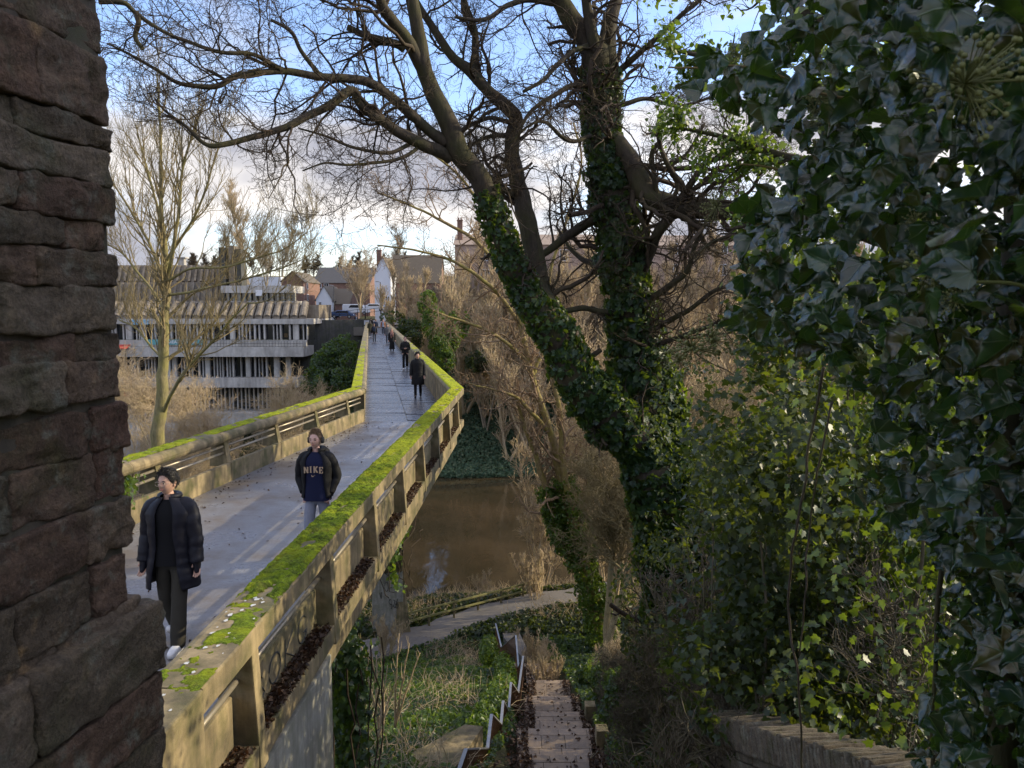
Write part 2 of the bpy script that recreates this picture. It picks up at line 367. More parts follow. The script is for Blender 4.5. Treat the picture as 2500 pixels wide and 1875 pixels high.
def brickmat(name, c1, c2, mo, s=1.0):
    m, nt, b = mat(name)
    tc = N(nt, 'ShaderNodeTexCoord'); g = N(nt, 'ShaderNodeNewGeometry')
    sx = N(nt, 'ShaderNodeSeparateXYZ'); L(nt, g.outputs['Position'], sx.inputs[0])
    ad = N(nt, 'ShaderNodeMath', operation='ADD'); L(nt, sx.outputs[0], ad.inputs[0]); L(nt, sx.outputs[1], ad.inputs[1])
    cb = N(nt, 'ShaderNodeCombineXYZ'); L(nt, ad.outputs[0], cb.inputs[0]); L(nt, sx.outputs[2], cb.inputs[1])
    bt = N(nt, 'ShaderNodeTexBrick', i_Scale=1.0/s); L(nt, cb.outputs[0], bt.inputs['Vector'])
    bt.inputs['Color1'].default_value = (*c1, 1); bt.inputs['Color2'].default_value = (*c2, 1); bt.inputs['Mortar'].default_value = (*mo, 1)
    bt.inputs['Mortar Size'].default_value = .012; bt.inputs['Brick Width'].default_value = .3; bt.inputs['Row Height'].default_value = .1
    n = noise(nt, g.outputs['Position'], .6, 6)
    c = mixc(nt, .6, bt.outputs[0], ramp(nt, n.outputs[0], [(.3, (.5,)*3), (.7, (1.3,)*3)]).outputs[0], 'MULTIPLY')
    L(nt, c, b.inputs['Base Color']); b.inputs['Roughness'].default_value = .9; return m
M['brick'] = brickmat('red_brick', (.25, .12, .085), (.19, .09, .065), (.25, .2, .16))
M['brick_pale'] = brickmat('pink_brick', (.46, .33, .26), (.40, .27, .21), (.4, .34, .28))  # brick paled: light haze put into the colour
M['roof_pale'] = simple('hazed_roof_tile', (.34, .26, .20), .85, 0, .3, 3, .2)  # terrace roof paled likewise, haze painted into the tile colour
M['roof'] = simple('roof_tile', (.13, .105, .075), .85, 0, .35, 3, .3)
M['roof_slate'] = simple('roof_slate', (.075, .072, .072), .7, 0, .3, 3, .3)
M['white_wall'] = simple('white_render', (.74, .75, .78), .8, 0, .08, .6, .1)
M['glass'] = simple('window_glass', (.02, .022, .026), .08, 0, .3, .4, 0, .8)
M['glass_lit'] = simple('window_glass_warm', (.10, .06, .03), .12, 0, .5, .5, 0, .8)
M['wood'] = simple('weathered_wood', (.17, .14, .07), .8, 0, .35, 9, .3)
M['wood_lit'] = simple('mossy_timber', (.20, .19, .07), .8, 0, .3, 9, .3)
# ------------------------------------------------------------------ camera, world, sun
cam = bpy.data.cameras.new('camera'); co = bpy.data.objects.new('camera', cam); link(co)
co.location = (0, 0, H); co.rotation_euler = (math.pi/2-PITCH, 0, 0)
cam.sensor_fit = 'HORIZONTAL'; cam.sensor_width = 36; cam.lens = 36*F/2500
cam.clip_start = .05; cam.clip_end = 5000
cam.dof.use_dof = True; cam.dof.focus_distance = 16; cam.dof.aperture_fstop = 12
sc.camera = co
AZ, EL = R(80), R(22)
S = Vector((math.sin(AZ)*math.cos(EL), math.cos(AZ)*math.cos(EL), math.sin(EL)))
sl = bpy.data.lights.new('sun', 'SUN'); so = bpy.data.objects.new('sun', sl); link(so)
sl.energy = 5.0; sl.angle = R(.53); sl.color = (1, .86, .57)
so.rotation_euler = S.to_track_quat('Z', 'Y').to_euler(); so.location = (30, 5, 30)
w = bpy.data.worlds.new('World'); sc.world = w; w.use_nodes = True
nt = w.node_tree; nt.nodes.clear()
out = N(nt, 'ShaderNodeOutputWorld'); bg = N(nt, 'ShaderNodeBackground'); L(nt, bg.outputs[0], out.inputs[0])
sky = N(nt, 'ShaderNodeTexSky', sky_type='NISHITA', sun_disc=False, sun_elevation=EL, sun_rotation=AZ)
sky.air_density = 1.0; sky.dust_density = .8; sky.ozone_density = 1.6
tc = N(nt, 'ShaderNodeTexCoord'); vec = tc.outputs['Generated']
sx = N(nt, 'ShaderNodeSeparateXYZ'); L(nt, vec, sx.inputs[0]); z = sx.outputs[2]
mp = N(nt, 'ShaderNodeMapping'); mp.inputs['Scale'].default_value = (2.2, 2.2, 7.0); mp.inputs['Location'].default_value = (.37, .1, .02); L(nt, vec, mp.inputs['Vector'])
cn = noise(nt, mp.outputs[0], 1.35, 9, .52, .25)
mp2 = N(nt, 'ShaderNodeMapping'); mp2.inputs['Scale'].default_value = (2.2, 2.2, 7.0); mp2.inputs['Location'].default_value = (.37, .1, -.13); L(nt, vec, mp2.inputs['Vector'])
cn2 = noise(nt, mp2.outputs[0], 1.35, 5, .5, .25)       # sampled a little lower: underside shading
cov = ramp(nt, z, [(0, (.66,)*3), (.07, (.56,)*3), (.13, (.62,)*3), (.20, (.60,)*3), (.25, (.43,)*3), (.42, (.42,)*3), (.60, (.52,)*3), (1, (.54,)*3)])  # highest stops add unseen overhead cloud to soften the blue fill
bk = N(nt, 'ShaderNodeMapRange', i_1=.25, i_2=-.35, i_3=0.0, i_4=.04); L(nt, sx.outputs[1], bk.inputs[0])      # unseen extra cloud added behind the viewer as fill light
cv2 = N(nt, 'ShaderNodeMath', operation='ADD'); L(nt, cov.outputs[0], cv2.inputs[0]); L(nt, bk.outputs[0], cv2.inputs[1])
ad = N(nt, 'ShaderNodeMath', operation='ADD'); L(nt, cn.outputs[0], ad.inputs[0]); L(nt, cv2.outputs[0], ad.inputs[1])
mask = ramp(nt, None, [(.0, (0, 0, 0)), (1, (1, 1, 1))], 'EASE')
mr = N(nt, 'ShaderNodeMapRange', i_1=.93, i_2=1.14); L(nt, ad.outputs[0], mr.inputs[0]); L(nt, mr.outputs[0], mask.inputs[0])
ccol = ramp(nt, cn2.outputs[0], [(.38, (8.8, 8.3, 7.9)), (.50, (6.8, 6.5, 6.4)), (.62, (3.6, 3.65, 4.2))])
skyc = mixc(nt, 1, sky.outputs[0], (2.15, 2.15, 2.5), 'MULTIPLY')
hi = ramp(nt, z, [(.36, (1, 1, 1)), (.62, (1.5, 1.48, 1.48))])  # clouds out of view overhead brightened as added fill light
cc2 = mixc(nt, 1, ccol.outputs[0], hi.outputs[0], 'MULTIPLY')
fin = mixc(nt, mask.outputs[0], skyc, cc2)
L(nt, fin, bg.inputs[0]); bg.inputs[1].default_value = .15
sc.view_settings.view_transform = 'Standard'; sc.view_settings.look = 'None'; sc.view_settings.exposure = 0; sc.view_settings.gamma = 1.0
sc.cycles.max_bounces = 5; sc.cycles.diffuse_bounces = 2; sc.cycles.glossy_bounces = 2; sc.cycles.transmission_bounces = 3
sc.cycles.transparent_max_bounces = 4; sc.cycles.caustics_reflective = False; sc.cycles.caustics_refractive = False
sc.cycles.use_adaptive_sampling = True; sc.cycles.adaptive_threshold = .02; sc.cycles.use_denoising = True
sc.render.threads_mode = 'AUTO'
# ================================================================== TERRAIN
ZW = -18.5
def lerp(x, xs, ys): return np.interp(x, xs, ys)
def near_edge(x): return 60+np.where(x < -8, .45*(x+8), .12*(x+8))
def far_edge(x): return 100.5+np.where(x < -8, -.42*(x+8), .10*(x+8))
def ground_z(x, y):
    x = np.asarray(x, float); y = np.asarray(y, float)
    ne = near_edge(x); fe = far_edge(x)
    slope = -1.0-.36*np.maximum(y, -3)
    side = np.clip((x-3.4)*.26, 0, 3.6)*np.clip((48-y)/12, 0, 1)
    slope = slope+side-np.clip((-3-x)*.12, 0, 2)
    nearz = np.maximum(slope, -17.15+.25*np.sin(x*.3))
    t = np.clip((y-(ne-6))/6.5, 0, 1)
    nearz = nearz*(1-t)+(ZW-.9)*t
    u = y-fe
    farz = np.where(u < 0, ZW-1.0, ZW-.3+np.minimum(u, 3)*.35+np.maximum(u-3, 0)*.66)
    top = .15+np.maximum(np.minimum(y, 430)-128, 0)*.012+np.maximum(np.minimum(y, 430)-215, 0)*.072-np.maximum(y-430, 0)*.02
    top = top-np.clip((-22-x)/10, 0, 1)*np.clip((175-y)/30, 0, 1)*9
    farz = np.minimum(farz, top)
    nearz = nearz-1.3*np.clip((x+.1)/.3, 0, 1)*np.clip((2.6-x)/.3, 0, 1)*np.clip((y-9)/3, 0, 1)*np.clip((44-y)/1.5, 0, 1)
    mid = (ne+fe)/2
    z = np.where(y < mid, nearz, farz)
    n = fbm(np.stack([x*.22, y*.22, x*0], -1), 4)*.55*np.clip((y-4)/8, 0, 1)
    return z+n*np.where((y > ne-1) & (y < fe+1), .3, 1)
xs = np.unique(np.concatenate([np.linspace(-2500, -140, 24), np.linspace(-140, -30, 56), np.linspace(-30, 30, 150), np.linspace(30, 160, 60), np.linspace(160, 2500, 24)]))
ys = np.unique(np.concatenate([np.linspace(-40, 2, 8), np.linspace(2, 70, 190), np.linspace(70, 150, 110), np.linspace(150, 620, 60), np.linspace(620, 4200, 24)]))
X, Y = np.meshgrid(xs, ys, indexing='ij'); Z = ground_z(X, Y)
nx, ny = X.shape
idx = np.arange(nx*ny).reshape(nx, ny)
Fq = np.stack([idx[:-1, :-1], idx[1:, :-1], idx[1:, 1:], idx[:-1, 1:]], -1).reshape(-1, 4)
g = np_mesh('ground', np.stack([X, Y, Z], -1), [Fq], M['ground'], smooth=True); tag(g, kind='structure')
rv = MB(); rv.quad((-400, 40, ZW), (400, 40, ZW), (400, 300, ZW), (-400, 300, ZW))
# keep the river sheet inside its banks only
rv = MB()
px_ = np.linspace(-260, 260, 60)
for a, b in zip(px_[:-1], px_[1:]):
    rv.quad((a, near_edge(np.array(a))-5, ZW), (b, near_edge(np.array(b))-5, ZW), (b, far_edge(np.array(b))+4, ZW), (a, far_edge(np.array(a))+4, ZW))
tag(rv.build('river', M['water'], fix=False), kind='structure')
# riverside path, laid along the foot of the slope
pm = MB(); pl = [gr(880, 1592, -17.0), gr(1040, 1540, -17.0), gr(1140, 1505, -17.0), gr(1300, 1472, -17.0), gr(1500, 1440, -17.0)]
pl = np.array(pl); pn = [len(pl)]
Pc = np.array([[np.interp(t, range(len(pl)), pl[:, k]) for k in range(3)] for t in np.linspace(0, len(pl)-1, 40)])
tn = nrm(np.gradient(Pc, axis=0)); sd = np.stack([-tn[:, 1], tn[:, 0], 0*tn[:, 0]], -1)
wv = 1.25+.12*np.sin(np.arange(40)*.9)
A = Pc+sd*wv[:, None]; B = Pc-sd*wv[:, None]*1.2
A[:, 2] = ground_z(A[:, 0], A[:, 1])+.10; B[:, 2] = ground_z(B[:, 0], B[:, 1])+.10
zz = np.maximum(A[:, 2], B[:, 2])+.03; A[:, 2] = zz; B[:, 2] = zz
V, q = [], []
for i in range(40): V += [A[i], A[i]*.5+B[i]*.5+np.array([0, 0, .03]), B[i]]
for i in range(39):
    for k in range(2): q.append((i*3+k, i*3+k+1, (i+1)*3+k+1, (i+1)*3+k))
tag(np_mesh('riverside_path', np.array(V), [np.array(q)], M['path'], smooth=True), kind='structure')
# ================================================================== BRIDGE
def RO(d): return -1.956+.0287*(d-6.21)          # outer line of the right parapet, near section
def LI(d): return -4.39-.137*(23.86-d)           # inner line of the left parapet
FD = nrm(np.array([-.178, 1., 0]))               # direction of the far section
W_ = .43
bend_R = np.array([RO(23.85), 23.85, 0]); bend_L = np.array([-4.39, 23.86, 0])
bridge = thing('footbridge', 'narrow concrete footbridge with mossy parapets crossing high over the brown river', 'bridge', (-3.1, 23.8, 0))
FAR = 104.0
class Side:
    """parapet frame: base point at deck level on the outer line, along direction t, inward normal n"""
    def __init__(s, o, t, n): s.o = np.array(o, float); s.t = nrm(t); s.n = nrm(n)
    def p(s, a, u, z):        # a along, u from inner face 0 to outer face W_
        return s.o+s.t*a+s.n*(W_-u)+np.array([0, 0, z])
tR = nrm(np.array([.0287, 1, 0])); nR = np.array([-tR[1], tR[0], 0])
tL = nrm(np.array([.137, 1, 0])); nL = np.array([tL[1], -tL[0], 0])
nFR = np.array([-FD[1], FD[0], 0]); nFL = -nFR
def left_outer(d): return np.array([LI(d)-W_/tL[1], d, 0])
SR = Side((RO(0), 0, 0), tR, nR); SL = Side(left_outer(0), tL, nL)
SFR = Side(bend_R, FD, nFR); oFL = bend_L-nFL*W_; SFL = Side(oFL, FD, nFL)
bR = 23.85/tR[1]; bL = 23.86/tL[1]
# coping cross section (u, z): rounded lip on the inside, square outside
def coping_prof():
    pr = []
    for k in range(7):
        a = math.pi/2+math.pi*k/6*.92
        pr.append((.085+.10*math.cos(a), .90+.10*math.sin(a)))
    pr += [(.14, .80), (W_-.012, .81), (W_, .822), (W_, .988), (W_-.014, 1.0), (.26, 1.0)]
    return pr
CP = coping_prof()
def coping(side, a0, a1, m0=None, m1=None, name='coping', jag=0):
    mb = MB(); rings = []
    n = max(2, int((a1-a0)/.6))
    for k in range(n+1):
        a = a0+(a1-a0)*k/n; ring = []
        for u, z in CP:
            aa = a
            if k == 0 and m0: aa += m0(u)
            if k == n and m1: aa += m1(u)
            ring.append(side.p(aa, u, z+.002*math.sin(a*3.1)))
        rings.append(ring)
    mb.loft(rings); o = mb.build(name, M['concrete'], bridge)
    me = o.data
    for p in me.polygons: p.use_smooth = False
    return o
def mitre(side, other, end):
    """along-offset so that the end of a coping follows the mitre line between inner and outer bend"""
    return None
def mit_R(u):   # near right: inner edge must end where the far inner line begins
    w = W_-u; ang = math.acos(float(np.clip(tR @ FD, -1, 1)))/2; return w*math.tan(ang)*1
def mit_L(u):
    ang = math.acos(float(np.clip(tL @ FD, -1, 1)))/2; return u*math.tan(ang)
# right turn is to the left: the left (inner of turn) side shortens
bay = 2.35
posts_R = [5.98+bay*i for i in range(8)]
joints = [4.93]+[p+bay*.5 for p in posts_R[:-1]]+[bR]
joints = [4.93, 7.35, 10.0, 12.6, 15.2, 17.8, 20.6, bR]
for a, b in zip(joints[:-1], joints[1:]):
    coping(SR, a+.004, b-.004 if b != bR else b, None, (lambda u: -mit_R(u)) if b == bR else None)
jl = [1.5, 6.0, 9.5, 12.55, 15.4, 18.2, 21.0, bL]
for a, b in zip(jl[:-1], jl[1:]):
    coping(SL, a+.004, b-.004 if b != bL else b, None, (lambda u: -mit_L(u)) if b == bL else None)
fj = np.linspace(0, FAR, 36)
for i, (a, b) in enumerate(zip(fj[:-1], fj[1:])):
    coping(SFR, a+.004, b-.004, (lambda u: mit_R(u)) if i == 0 else None)
    coping(SFL, a+.004, b-.004, (lambda u: mit_L(u)) if i == 0 else None)
def slab(side, a0, a1, u0, u1, z0, z1, name, m, bev=.006, ma=None, mb_=None):
    mb = MB(); q = [(a0, u0), (a0, u1), (a1, u1), (a1, u0)]
    P = []
    for zz in (z0, z1):
        P.append([side.p(a+((ma(u) if (ma and a == a0) else 0)+(mb_(u) if (mb_ and a == a1) else 0)), u, zz) for a, u in q])
    mb.hexa(P[0], P[1]); return mb.build(name, m, bridge, bevel=bev)
# near right: posts, panels, rails, ledge
for side, p0, b1, mit, name in ((SR, posts_R, bR, lambda u: -mit_R(u), 'R'), (SL, [bL-1.25-bay*i for i in range(9)][::-1], bL, lambda u: -mit_L(u), 'L')):
    start = 4.93 if name == 'R' else 1.5
    slab(side, start, b1, .05, W_, -.14, .055, 'ledge_beam', M['concrete'], .01, None, mit)
    edges = [start]+list(p0)+[b1]
    for a in p0:
        mb = MB()
        ui = .10 if name == 'R' else .05
        lo = [side.p(a+da, u, -.16 if name == 'R' else .30) for da, u in ((-.085, ui), (-.085, W_+.02), (.085, W_+.02), (.085, ui))]
        # a post is flush outside and thins towards the top on the inside
        hi = [side.p(a+da, u, .802) for da, u in ((-.075, .13), (-.075, W_-.035), (.075, W_-.035), (.075, .13))]
        mb.hexa(lo, hi); mb.build('post', M['concrete'], bridge, bevel=.012)
    for a, b in zip(edges[:-1], edges[1:]):
        a2 = a+(.09 if a in p0 else .0); b2 = b-(.09 if b in p0 else 0)
        if b == b1: b2 = b-.05
        if b2-a2 < .3: continue
        if name == 'R': slab(side, a2+.02, b2-.02, .17, .25, .05, .47, 'panel', M['concrete'], .02)
        else: slab(side, a+.004, b-.004 if b != b1 else b-.02, .03, .125, -.02, .37, 'panel', M['concrete'], .02)
        for zc, uu in ((.70, .27 if name == 'R' else .16), (.57, .27 if name == 'R' else .16)):
            mb = MB(); mb.tube([side.p(a2-.02, uu, zc), side.p((a2+b2)/2, uu, zc-.004), side.p(b2+.02, uu, zc)], .024, 10)
            mb.build('rail', M['metal_rail'], bridge, smooth=True)
# end block by the viewer and its butting stone
slab(SR, 2.2, 4.92, -.02, W_+.012, -3.0, 1.004, 'end_block', M['concrete'], .02)
# far solid parapets
slab(SFR, 0, FAR, .05, W_-.06, -.32, .806, 'parapet_wall', M['concrete'], 0, lambda u: mit_R(u))
slab(SFL, 0, FAR, .05, W_-.06, -.32, .806, 'parapet_wall', M['concrete'], 0, lambda u: mit_L(u))
# deck structure (one trough) and the two surfacings
mb = MB()
nr0 = SR.p(2.2, 0, 0); nl0 = SL.p(1.5, .0, 0); mrb = SR.p(bR, 0.05, 0); mlb = SL.p(bL, .05, 0)
fr1 = SFR.p(FAR, .05, 0); fl1 = SFL.p(FAR, .05, 0)
def out(p, q=0): return p
polyN = [nl0+[-.1, 0, 0], nr0+[.1, 0, 0], mrb+[.04, 0, 0], mlb+[-.04, 0, 0]]
polyF = [mlb+[-.04, 0, 0], mrb+[.04, 0, 0], fr1, fl1]
for poly in (polyN, polyF): mb.prism([p[:2] for p in poly], -.40, -.035)
mb.build('deck_trough', M['concrete_pale'], bridge)
mb = MB(); lat = np.linspace(0, 1, 9)
brow = [mlb*(1-s)+mrb*s for s in lat]; nrow = [nl0*(1-s)+nr0*s for s in lat]
Vd = []; rows = 60
for i in range(rows+1):
    t = i/rows
    for s in range(9): Vd.append(nrow[s]*(1-t)+brow[s]*t)
Vd = np.array(Vd); Vd[:, 2] = .008*fbm(np.stack([Vd[:, 0]*.9, Vd[:, 1]*.9, Vd[:, 0]*0], -1), 3)
q = [(i*9+s, i*9+s+1, (i+1)*9+s+1, (i+1)*9+s) for i in range(rows) for s in range(8)]
np_mesh('deck_surface', Vd, [np.array(q)], M['asphalt'], bridge, smooth=True)
jm = MB()
for a, zt in ((5.72, .011), (4.83, .012)):
    p, r = np.array([LI(a)+.1, a, zt]), np.array([RO(a)-W_, a-.12, zt]); jm.bar(p, r, .03, .01)
jm.build('deck_joint', M['dark_metal'], bridge)
mb = MB(); a = 0.0; k = 0
while a < FAR-.7:
    Ln = .62+random.random()*.08
    for h in (0, 1):
        u0 = mlb*0
        off = .28 if h else 0
        for_a0 = a+off; for_a1 = a+off+Ln
        def dp(al, s):   # s 0 left .. 1 right
            l = SFL.p(al, .05, 0); r = SFR.p(al+.0, .05, 0); return l*(1-s)+r*s
        s0, s1 = (0.0, .5-.004) if h == 0 else (.5+.004, 1.0)
        # the slabs start on the mitred line
        dz = random.uniform(-.012, .008); tz = random.uniform(-.010, .010)
        P = [dp(for_a0+.012, s0), dp(for_a0+.012, s1), dp(for_a1-.012, s1), dp(for_a1-.012, s0)]
        lo = [p+[0, 0, -.03] for p in P]; hi = [P[0]+[0, 0, dz-tz], P[1]+[0, 0, dz+tz*.5], P[2]+[0, 0, dz+tz], P[3]+[0, 0, dz-tz*.4]]
        mb.hexa(lo, hi)
    a += Ln; k += 1
mb.build('deck_slabs', M['deck_slab'], bridge)
# abutment under the near end and the tapering pier by the riverside path
mb = MB()
lo = [SR.p(3.0, .28, -6), SR.p(8.6, .28, -6), SR.p(8.6, 3.6, -6), SR.p(3.0, 3.6, -6)]
def wallbox(side, a0, a1, u0, u1, z0, z1, name, m, bev=.02):
    mb = MB(); q = [(a0, u0), (a0, u1), (a1, u1), (a1, u0)]
    mb.hexa([side.p(a, u, z0) for a, u in q], [side.p(a, u, z1) for a, u in q]); return mb.build(name, m, bridge, bevel=bev)
wallbox(SR, 2.5, 8.6, -3.3, .30, -8, -.42, 'abutment', M['concrete_pale'])
wallbox(SR, 4.93, 23.4, -.1, .26, -.62, -.15, 'edge_beam', M['concrete'], .02)
pb = gr(955, 1532, -17.1); base_z = -17.6
mb = MB()
ex, ey = np.array([FD[1], -FD[0], 0]), FD
def quadp(c, a, b): return [c-ex*a-ey*b, c+ex*a-ey*b, c+ex*a+ey*b, c-ex*a+ey*b]
cb0 = pb+ex*-.2; cb0[2] = base_z
mb.hexa(quadp(cb0, 1.0, .9), quadp(cb0+[0, 0, 4.4], .95, .8)); mb.build('pier_base', M['concrete_pale'], bridge, bevel=.03)
for s, nm in ((-1, 'pier_leg'), (1, 'pier_leg')):
    mb = MB(); c1 = cb0+[0, 0, 4.4]; 
    top = cb0+ey*(s*13.0 if s < 0 else 14.0); top = np.array([top[0], top[1], -.42])
    mb.hexa(quadp(c1+ey*s*.45, .9, .42), quadp(top, 1.1, .3)); mb.build(nm, M['concrete'], bridge, bevel=.03)
mb = MB(); bt = gr(985, 1532, -17.0); bt[2] = -17.4
mb.hexa(quadp(bt, .45, .7), quadp(bt+[-.35, .3, 6.3], .12, .4)); mb.build('pier_fin', M['concrete'], bridge, bevel=.02)
# a far pier on the other bank
mb = MB(); c2 = SFR.p(86, 1.6, 0); c2[2] = ground_z(c2[0], c2[1])-.5
for s in (-1, 1):
    top = c2+ey*s*11; top[2] = -.42; mb.hexa(quadp(c2+ey*s*.3, .8, .4), quadp(top, 1.1, .3))
mb.build('pier_leg', M['concrete'], bridge)
# ------------------------------------------------------------------ moss carpets on the copings
def moss(side, a0, a1, thick, dens, seed, step=.016, ulo=.03, uhi=None, mfun0=None, mfun1=None):
    uhi = uhi or W_-.005
    na = int((a1-a0)/step); nu = max(8, int((uhi-ulo)/step))
    aa = np.linspace(a0, a1, na); uu = np.linspace(ulo, uhi, nu)
    A, U = np.meshgrid(aa, uu, indexing='ij')
    Pn = np.stack([A*2.6+seed, U*4, A*0+seed], -1)
    big = fbm(Pn*1.0, 4); fine = fbm(np.stack([A*34, U*34, A*0+seed], -1), 3); mid = fbm(np.stack([A*11, U*11, A*0+seed*3], -1), 4)
    d = dens(A, U) if callable(dens) else dens
    cover = big*1.0+mid*.55+d
    edge = np.clip(np.minimum(U-ulo, uhi-U)/.05, 0, 1)
    h = np.clip(cover*2.2, -1, 1)*thick*(.35+.65*edge)+np.where(cover > 0, (fine+mid*.6)*thick*.9, 0)
    zt = 1.002+np.where(cover > 0, np.maximum(h, -.02), -.02)
    # follow the rounded lip
    zt = zt-np.where(U < .085, .1-np.sqrt(np.maximum(.01-(.085-U)**2, 0)), 0)
    Am = A+0
    if mfun1 is not None: Am = A+np.clip((A-(a1-1))/1.0, 0, 1)*mfun1(U)
    if mfun0 is not None: Am = Am+np.clip(((a0+1)-A)/1.0, 0, 1)*mfun0(U)
    P = side.o+side.t*Am[..., None]+side.n*(W_-U)[..., None]; P[..., 2] = zt
    id_ = np.arange(na*nu).reshape(na, nu)
    Fq = np.stack([id_[:-1, :-1], id_[1:, :-1], id_[1:, 1:], id_[:-1, 1:]], -1).reshape(-1, 4)
    keep = (np.stack([cover[:-1, :-1], cover[1:, :-1], cover[1:, 1:], cover[:-1, 1:]], -1).max(-1).ravel() > -.02)
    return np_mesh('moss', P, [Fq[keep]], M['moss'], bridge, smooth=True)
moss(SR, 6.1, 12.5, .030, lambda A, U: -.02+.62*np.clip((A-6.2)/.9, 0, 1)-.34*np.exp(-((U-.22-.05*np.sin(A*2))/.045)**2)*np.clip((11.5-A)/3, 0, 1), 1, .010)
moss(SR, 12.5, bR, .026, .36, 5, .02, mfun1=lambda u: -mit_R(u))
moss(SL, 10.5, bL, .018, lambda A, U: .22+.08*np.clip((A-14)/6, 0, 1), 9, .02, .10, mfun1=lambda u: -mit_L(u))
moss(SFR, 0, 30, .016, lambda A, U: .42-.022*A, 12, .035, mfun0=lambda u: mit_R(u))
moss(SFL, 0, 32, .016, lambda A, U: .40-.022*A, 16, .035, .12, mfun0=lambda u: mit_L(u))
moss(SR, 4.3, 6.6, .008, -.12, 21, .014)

sp_ = []; rgd = np.random.default_rng(4)  # small white bird droppings on the bare near coping
for _ in range(26):
    a = rgd.uniform(4.4, 6.6); u = rgd.uniform(.08, .40); n = 9; r0 = rgd.uniform(.006, .024); th = np.linspace(0, 2*np.pi, n, endpoint=False)
    sp_.append([SR.p(a+r0*1.5*math.cos(t)*rgd.uniform(.5, 1.1), u+r0*math.sin(t)*rgd.uniform(.5, 1.1), 1.009) for t in th])
mb = MB()
for q in sp_: mb.quad(*q)
M['droppings'] = simple('white_droppings', (.55, .55, .52), .9, 0, .2, 30, .1)
mb.build('dropping_spots', M['droppings'], bridge, fix=False)
M['marker'] = simple('grey_marker_pen', (.045, .045, .04), .8, 0, .3, 40, 0)
def scrawl(strokes, fn, r, name='graffiti'):
    mb = MB()
    for st in strokes:
        P = np.array(st, float); P = P if len(P) < 3 else np.array([[np.interp(t, range(len(P)), P[:, k]) for k in range(2)] for t in np.linspace(0, len(P)-1, len(P)*3)])
        mb.tube([fn(a, b) for a, b in P], r, 5)
    return mb.build(name, M['marker'], bridge)
circ = lambda cx, cy, rx, ry, a0=0, a1=360: [(cx+rx*math.cos(R(a)), cy+ry*math.sin(R(a))) for a in np.linspace(a0, a1, 14)]
BOKC = [[(0, 0), (0, 1)], [(0, 1), (.35, .95), (.45, .75), (.3, .55), (0, .5)], [(0, .5), (.45, .45), (.55, .2), (.35, 0), (0, 0)], circ(1.15, .5, .33, .5), [(1.75, 0), (1.8, 1)], [(2.3, 1), (1.8, .5), (2.35, -.05)], circ(2.95, .5, .32, .5, 40, 330), [(3.25, .3), (3.05, .3)]]
scrawl(BOKC, lambda a, b: SR.p(6.3+a*.47, .252, .11+b*.26), .008)
pf_ = lambda a, b: cb0+ex*(-.55+a*.30)-ey*.885+np.array([0, 0, 2.1+b*.55])
scrawl([circ(1.6, 2.6, .4, .55), [(2.1, 2.4), (2.8, 2.5)], circ(2.4, .8, .3, .3, 90, 270), circ(2.4, .25, .3, .28, 90, -90), [(2.9, 1.0), (3.3, .9), (3.0, .2), (3.4, .05)], circ(3.7, .3, .25, .3), [(3.5, .4), (3.9, 1.1)], [(.2, 1.9), (.5, 1.2), (.6, 2.0)]], pf_, .02)
# ================================================================== STONES
def _cube(n):
    V = []; Fc = []; key = {}
    def vid(p):
        k = tuple(np.round(p, 5));
        if k not in key: key[k] = len(V); V.append(p)
        return key[k]
    t = np.linspace(-1, 1, n+1)
    for ax in range(3):
        for sg in (-1, 1):
            for i in range(n):
                for j in range(n):
                    q = []
                    for a, b in ((t[i], t[j]), (t[i+1], t[j]), (t[i+1], t[j+1]), (t[i], t[j+1])):
                        p = np.zeros(3); p[ax] = sg; p[(ax+1) % 3] = a; p[(ax+2) % 3] = b; q.append(vid(p))
                    Fc.append(q if sg > 0 else q[::-1])
    return np.array(V), np.array(Fc)
_CB = {n: _cube(n) for n in (3, 5, 12, 22)}
def stone(lo, hi, seed, n=5, amp=.02, pw=9, rot=None, org=None):
    """a worn block filling lo..hi in the wall's own axes"""
    V, Fc = _CB[n]; lo = np.array(lo, float); hi = np.array(hi, float); c = (lo+hi)/2; h = (hi-lo)/2
    V = np.sin(V*np.pi/2); rr = np.minimum((.22*h.min()), .010 if pw > 6 else .035); q = V*h; inn = np.clip(q, -(h-rr), h-rr); dv = q-inn; P = inn+np.where(np.linalg.norm(dv, axis=1, keepdims=True) > 1e-6, nrm(dv)*rr*np.clip(np.linalg.norm(dv, axis=1, keepdims=True)/rr, 0, 1), 0)
    d = fbm(P*7+seed*3.7, 4)[:, None]*amp*1.1+fbm(P*np.array([9, 9, 42])+seed*5.1, 3)[:, None]*amp*.55+fbm(P*22+seed*1.3, 4)[:, None]*amp*1.25
    P = c+P+nrm(V)*d
    if rot is not None: P = P @ np.array(rot).T
    if org is not None: P = P+np.array(org)
    return P, Fc
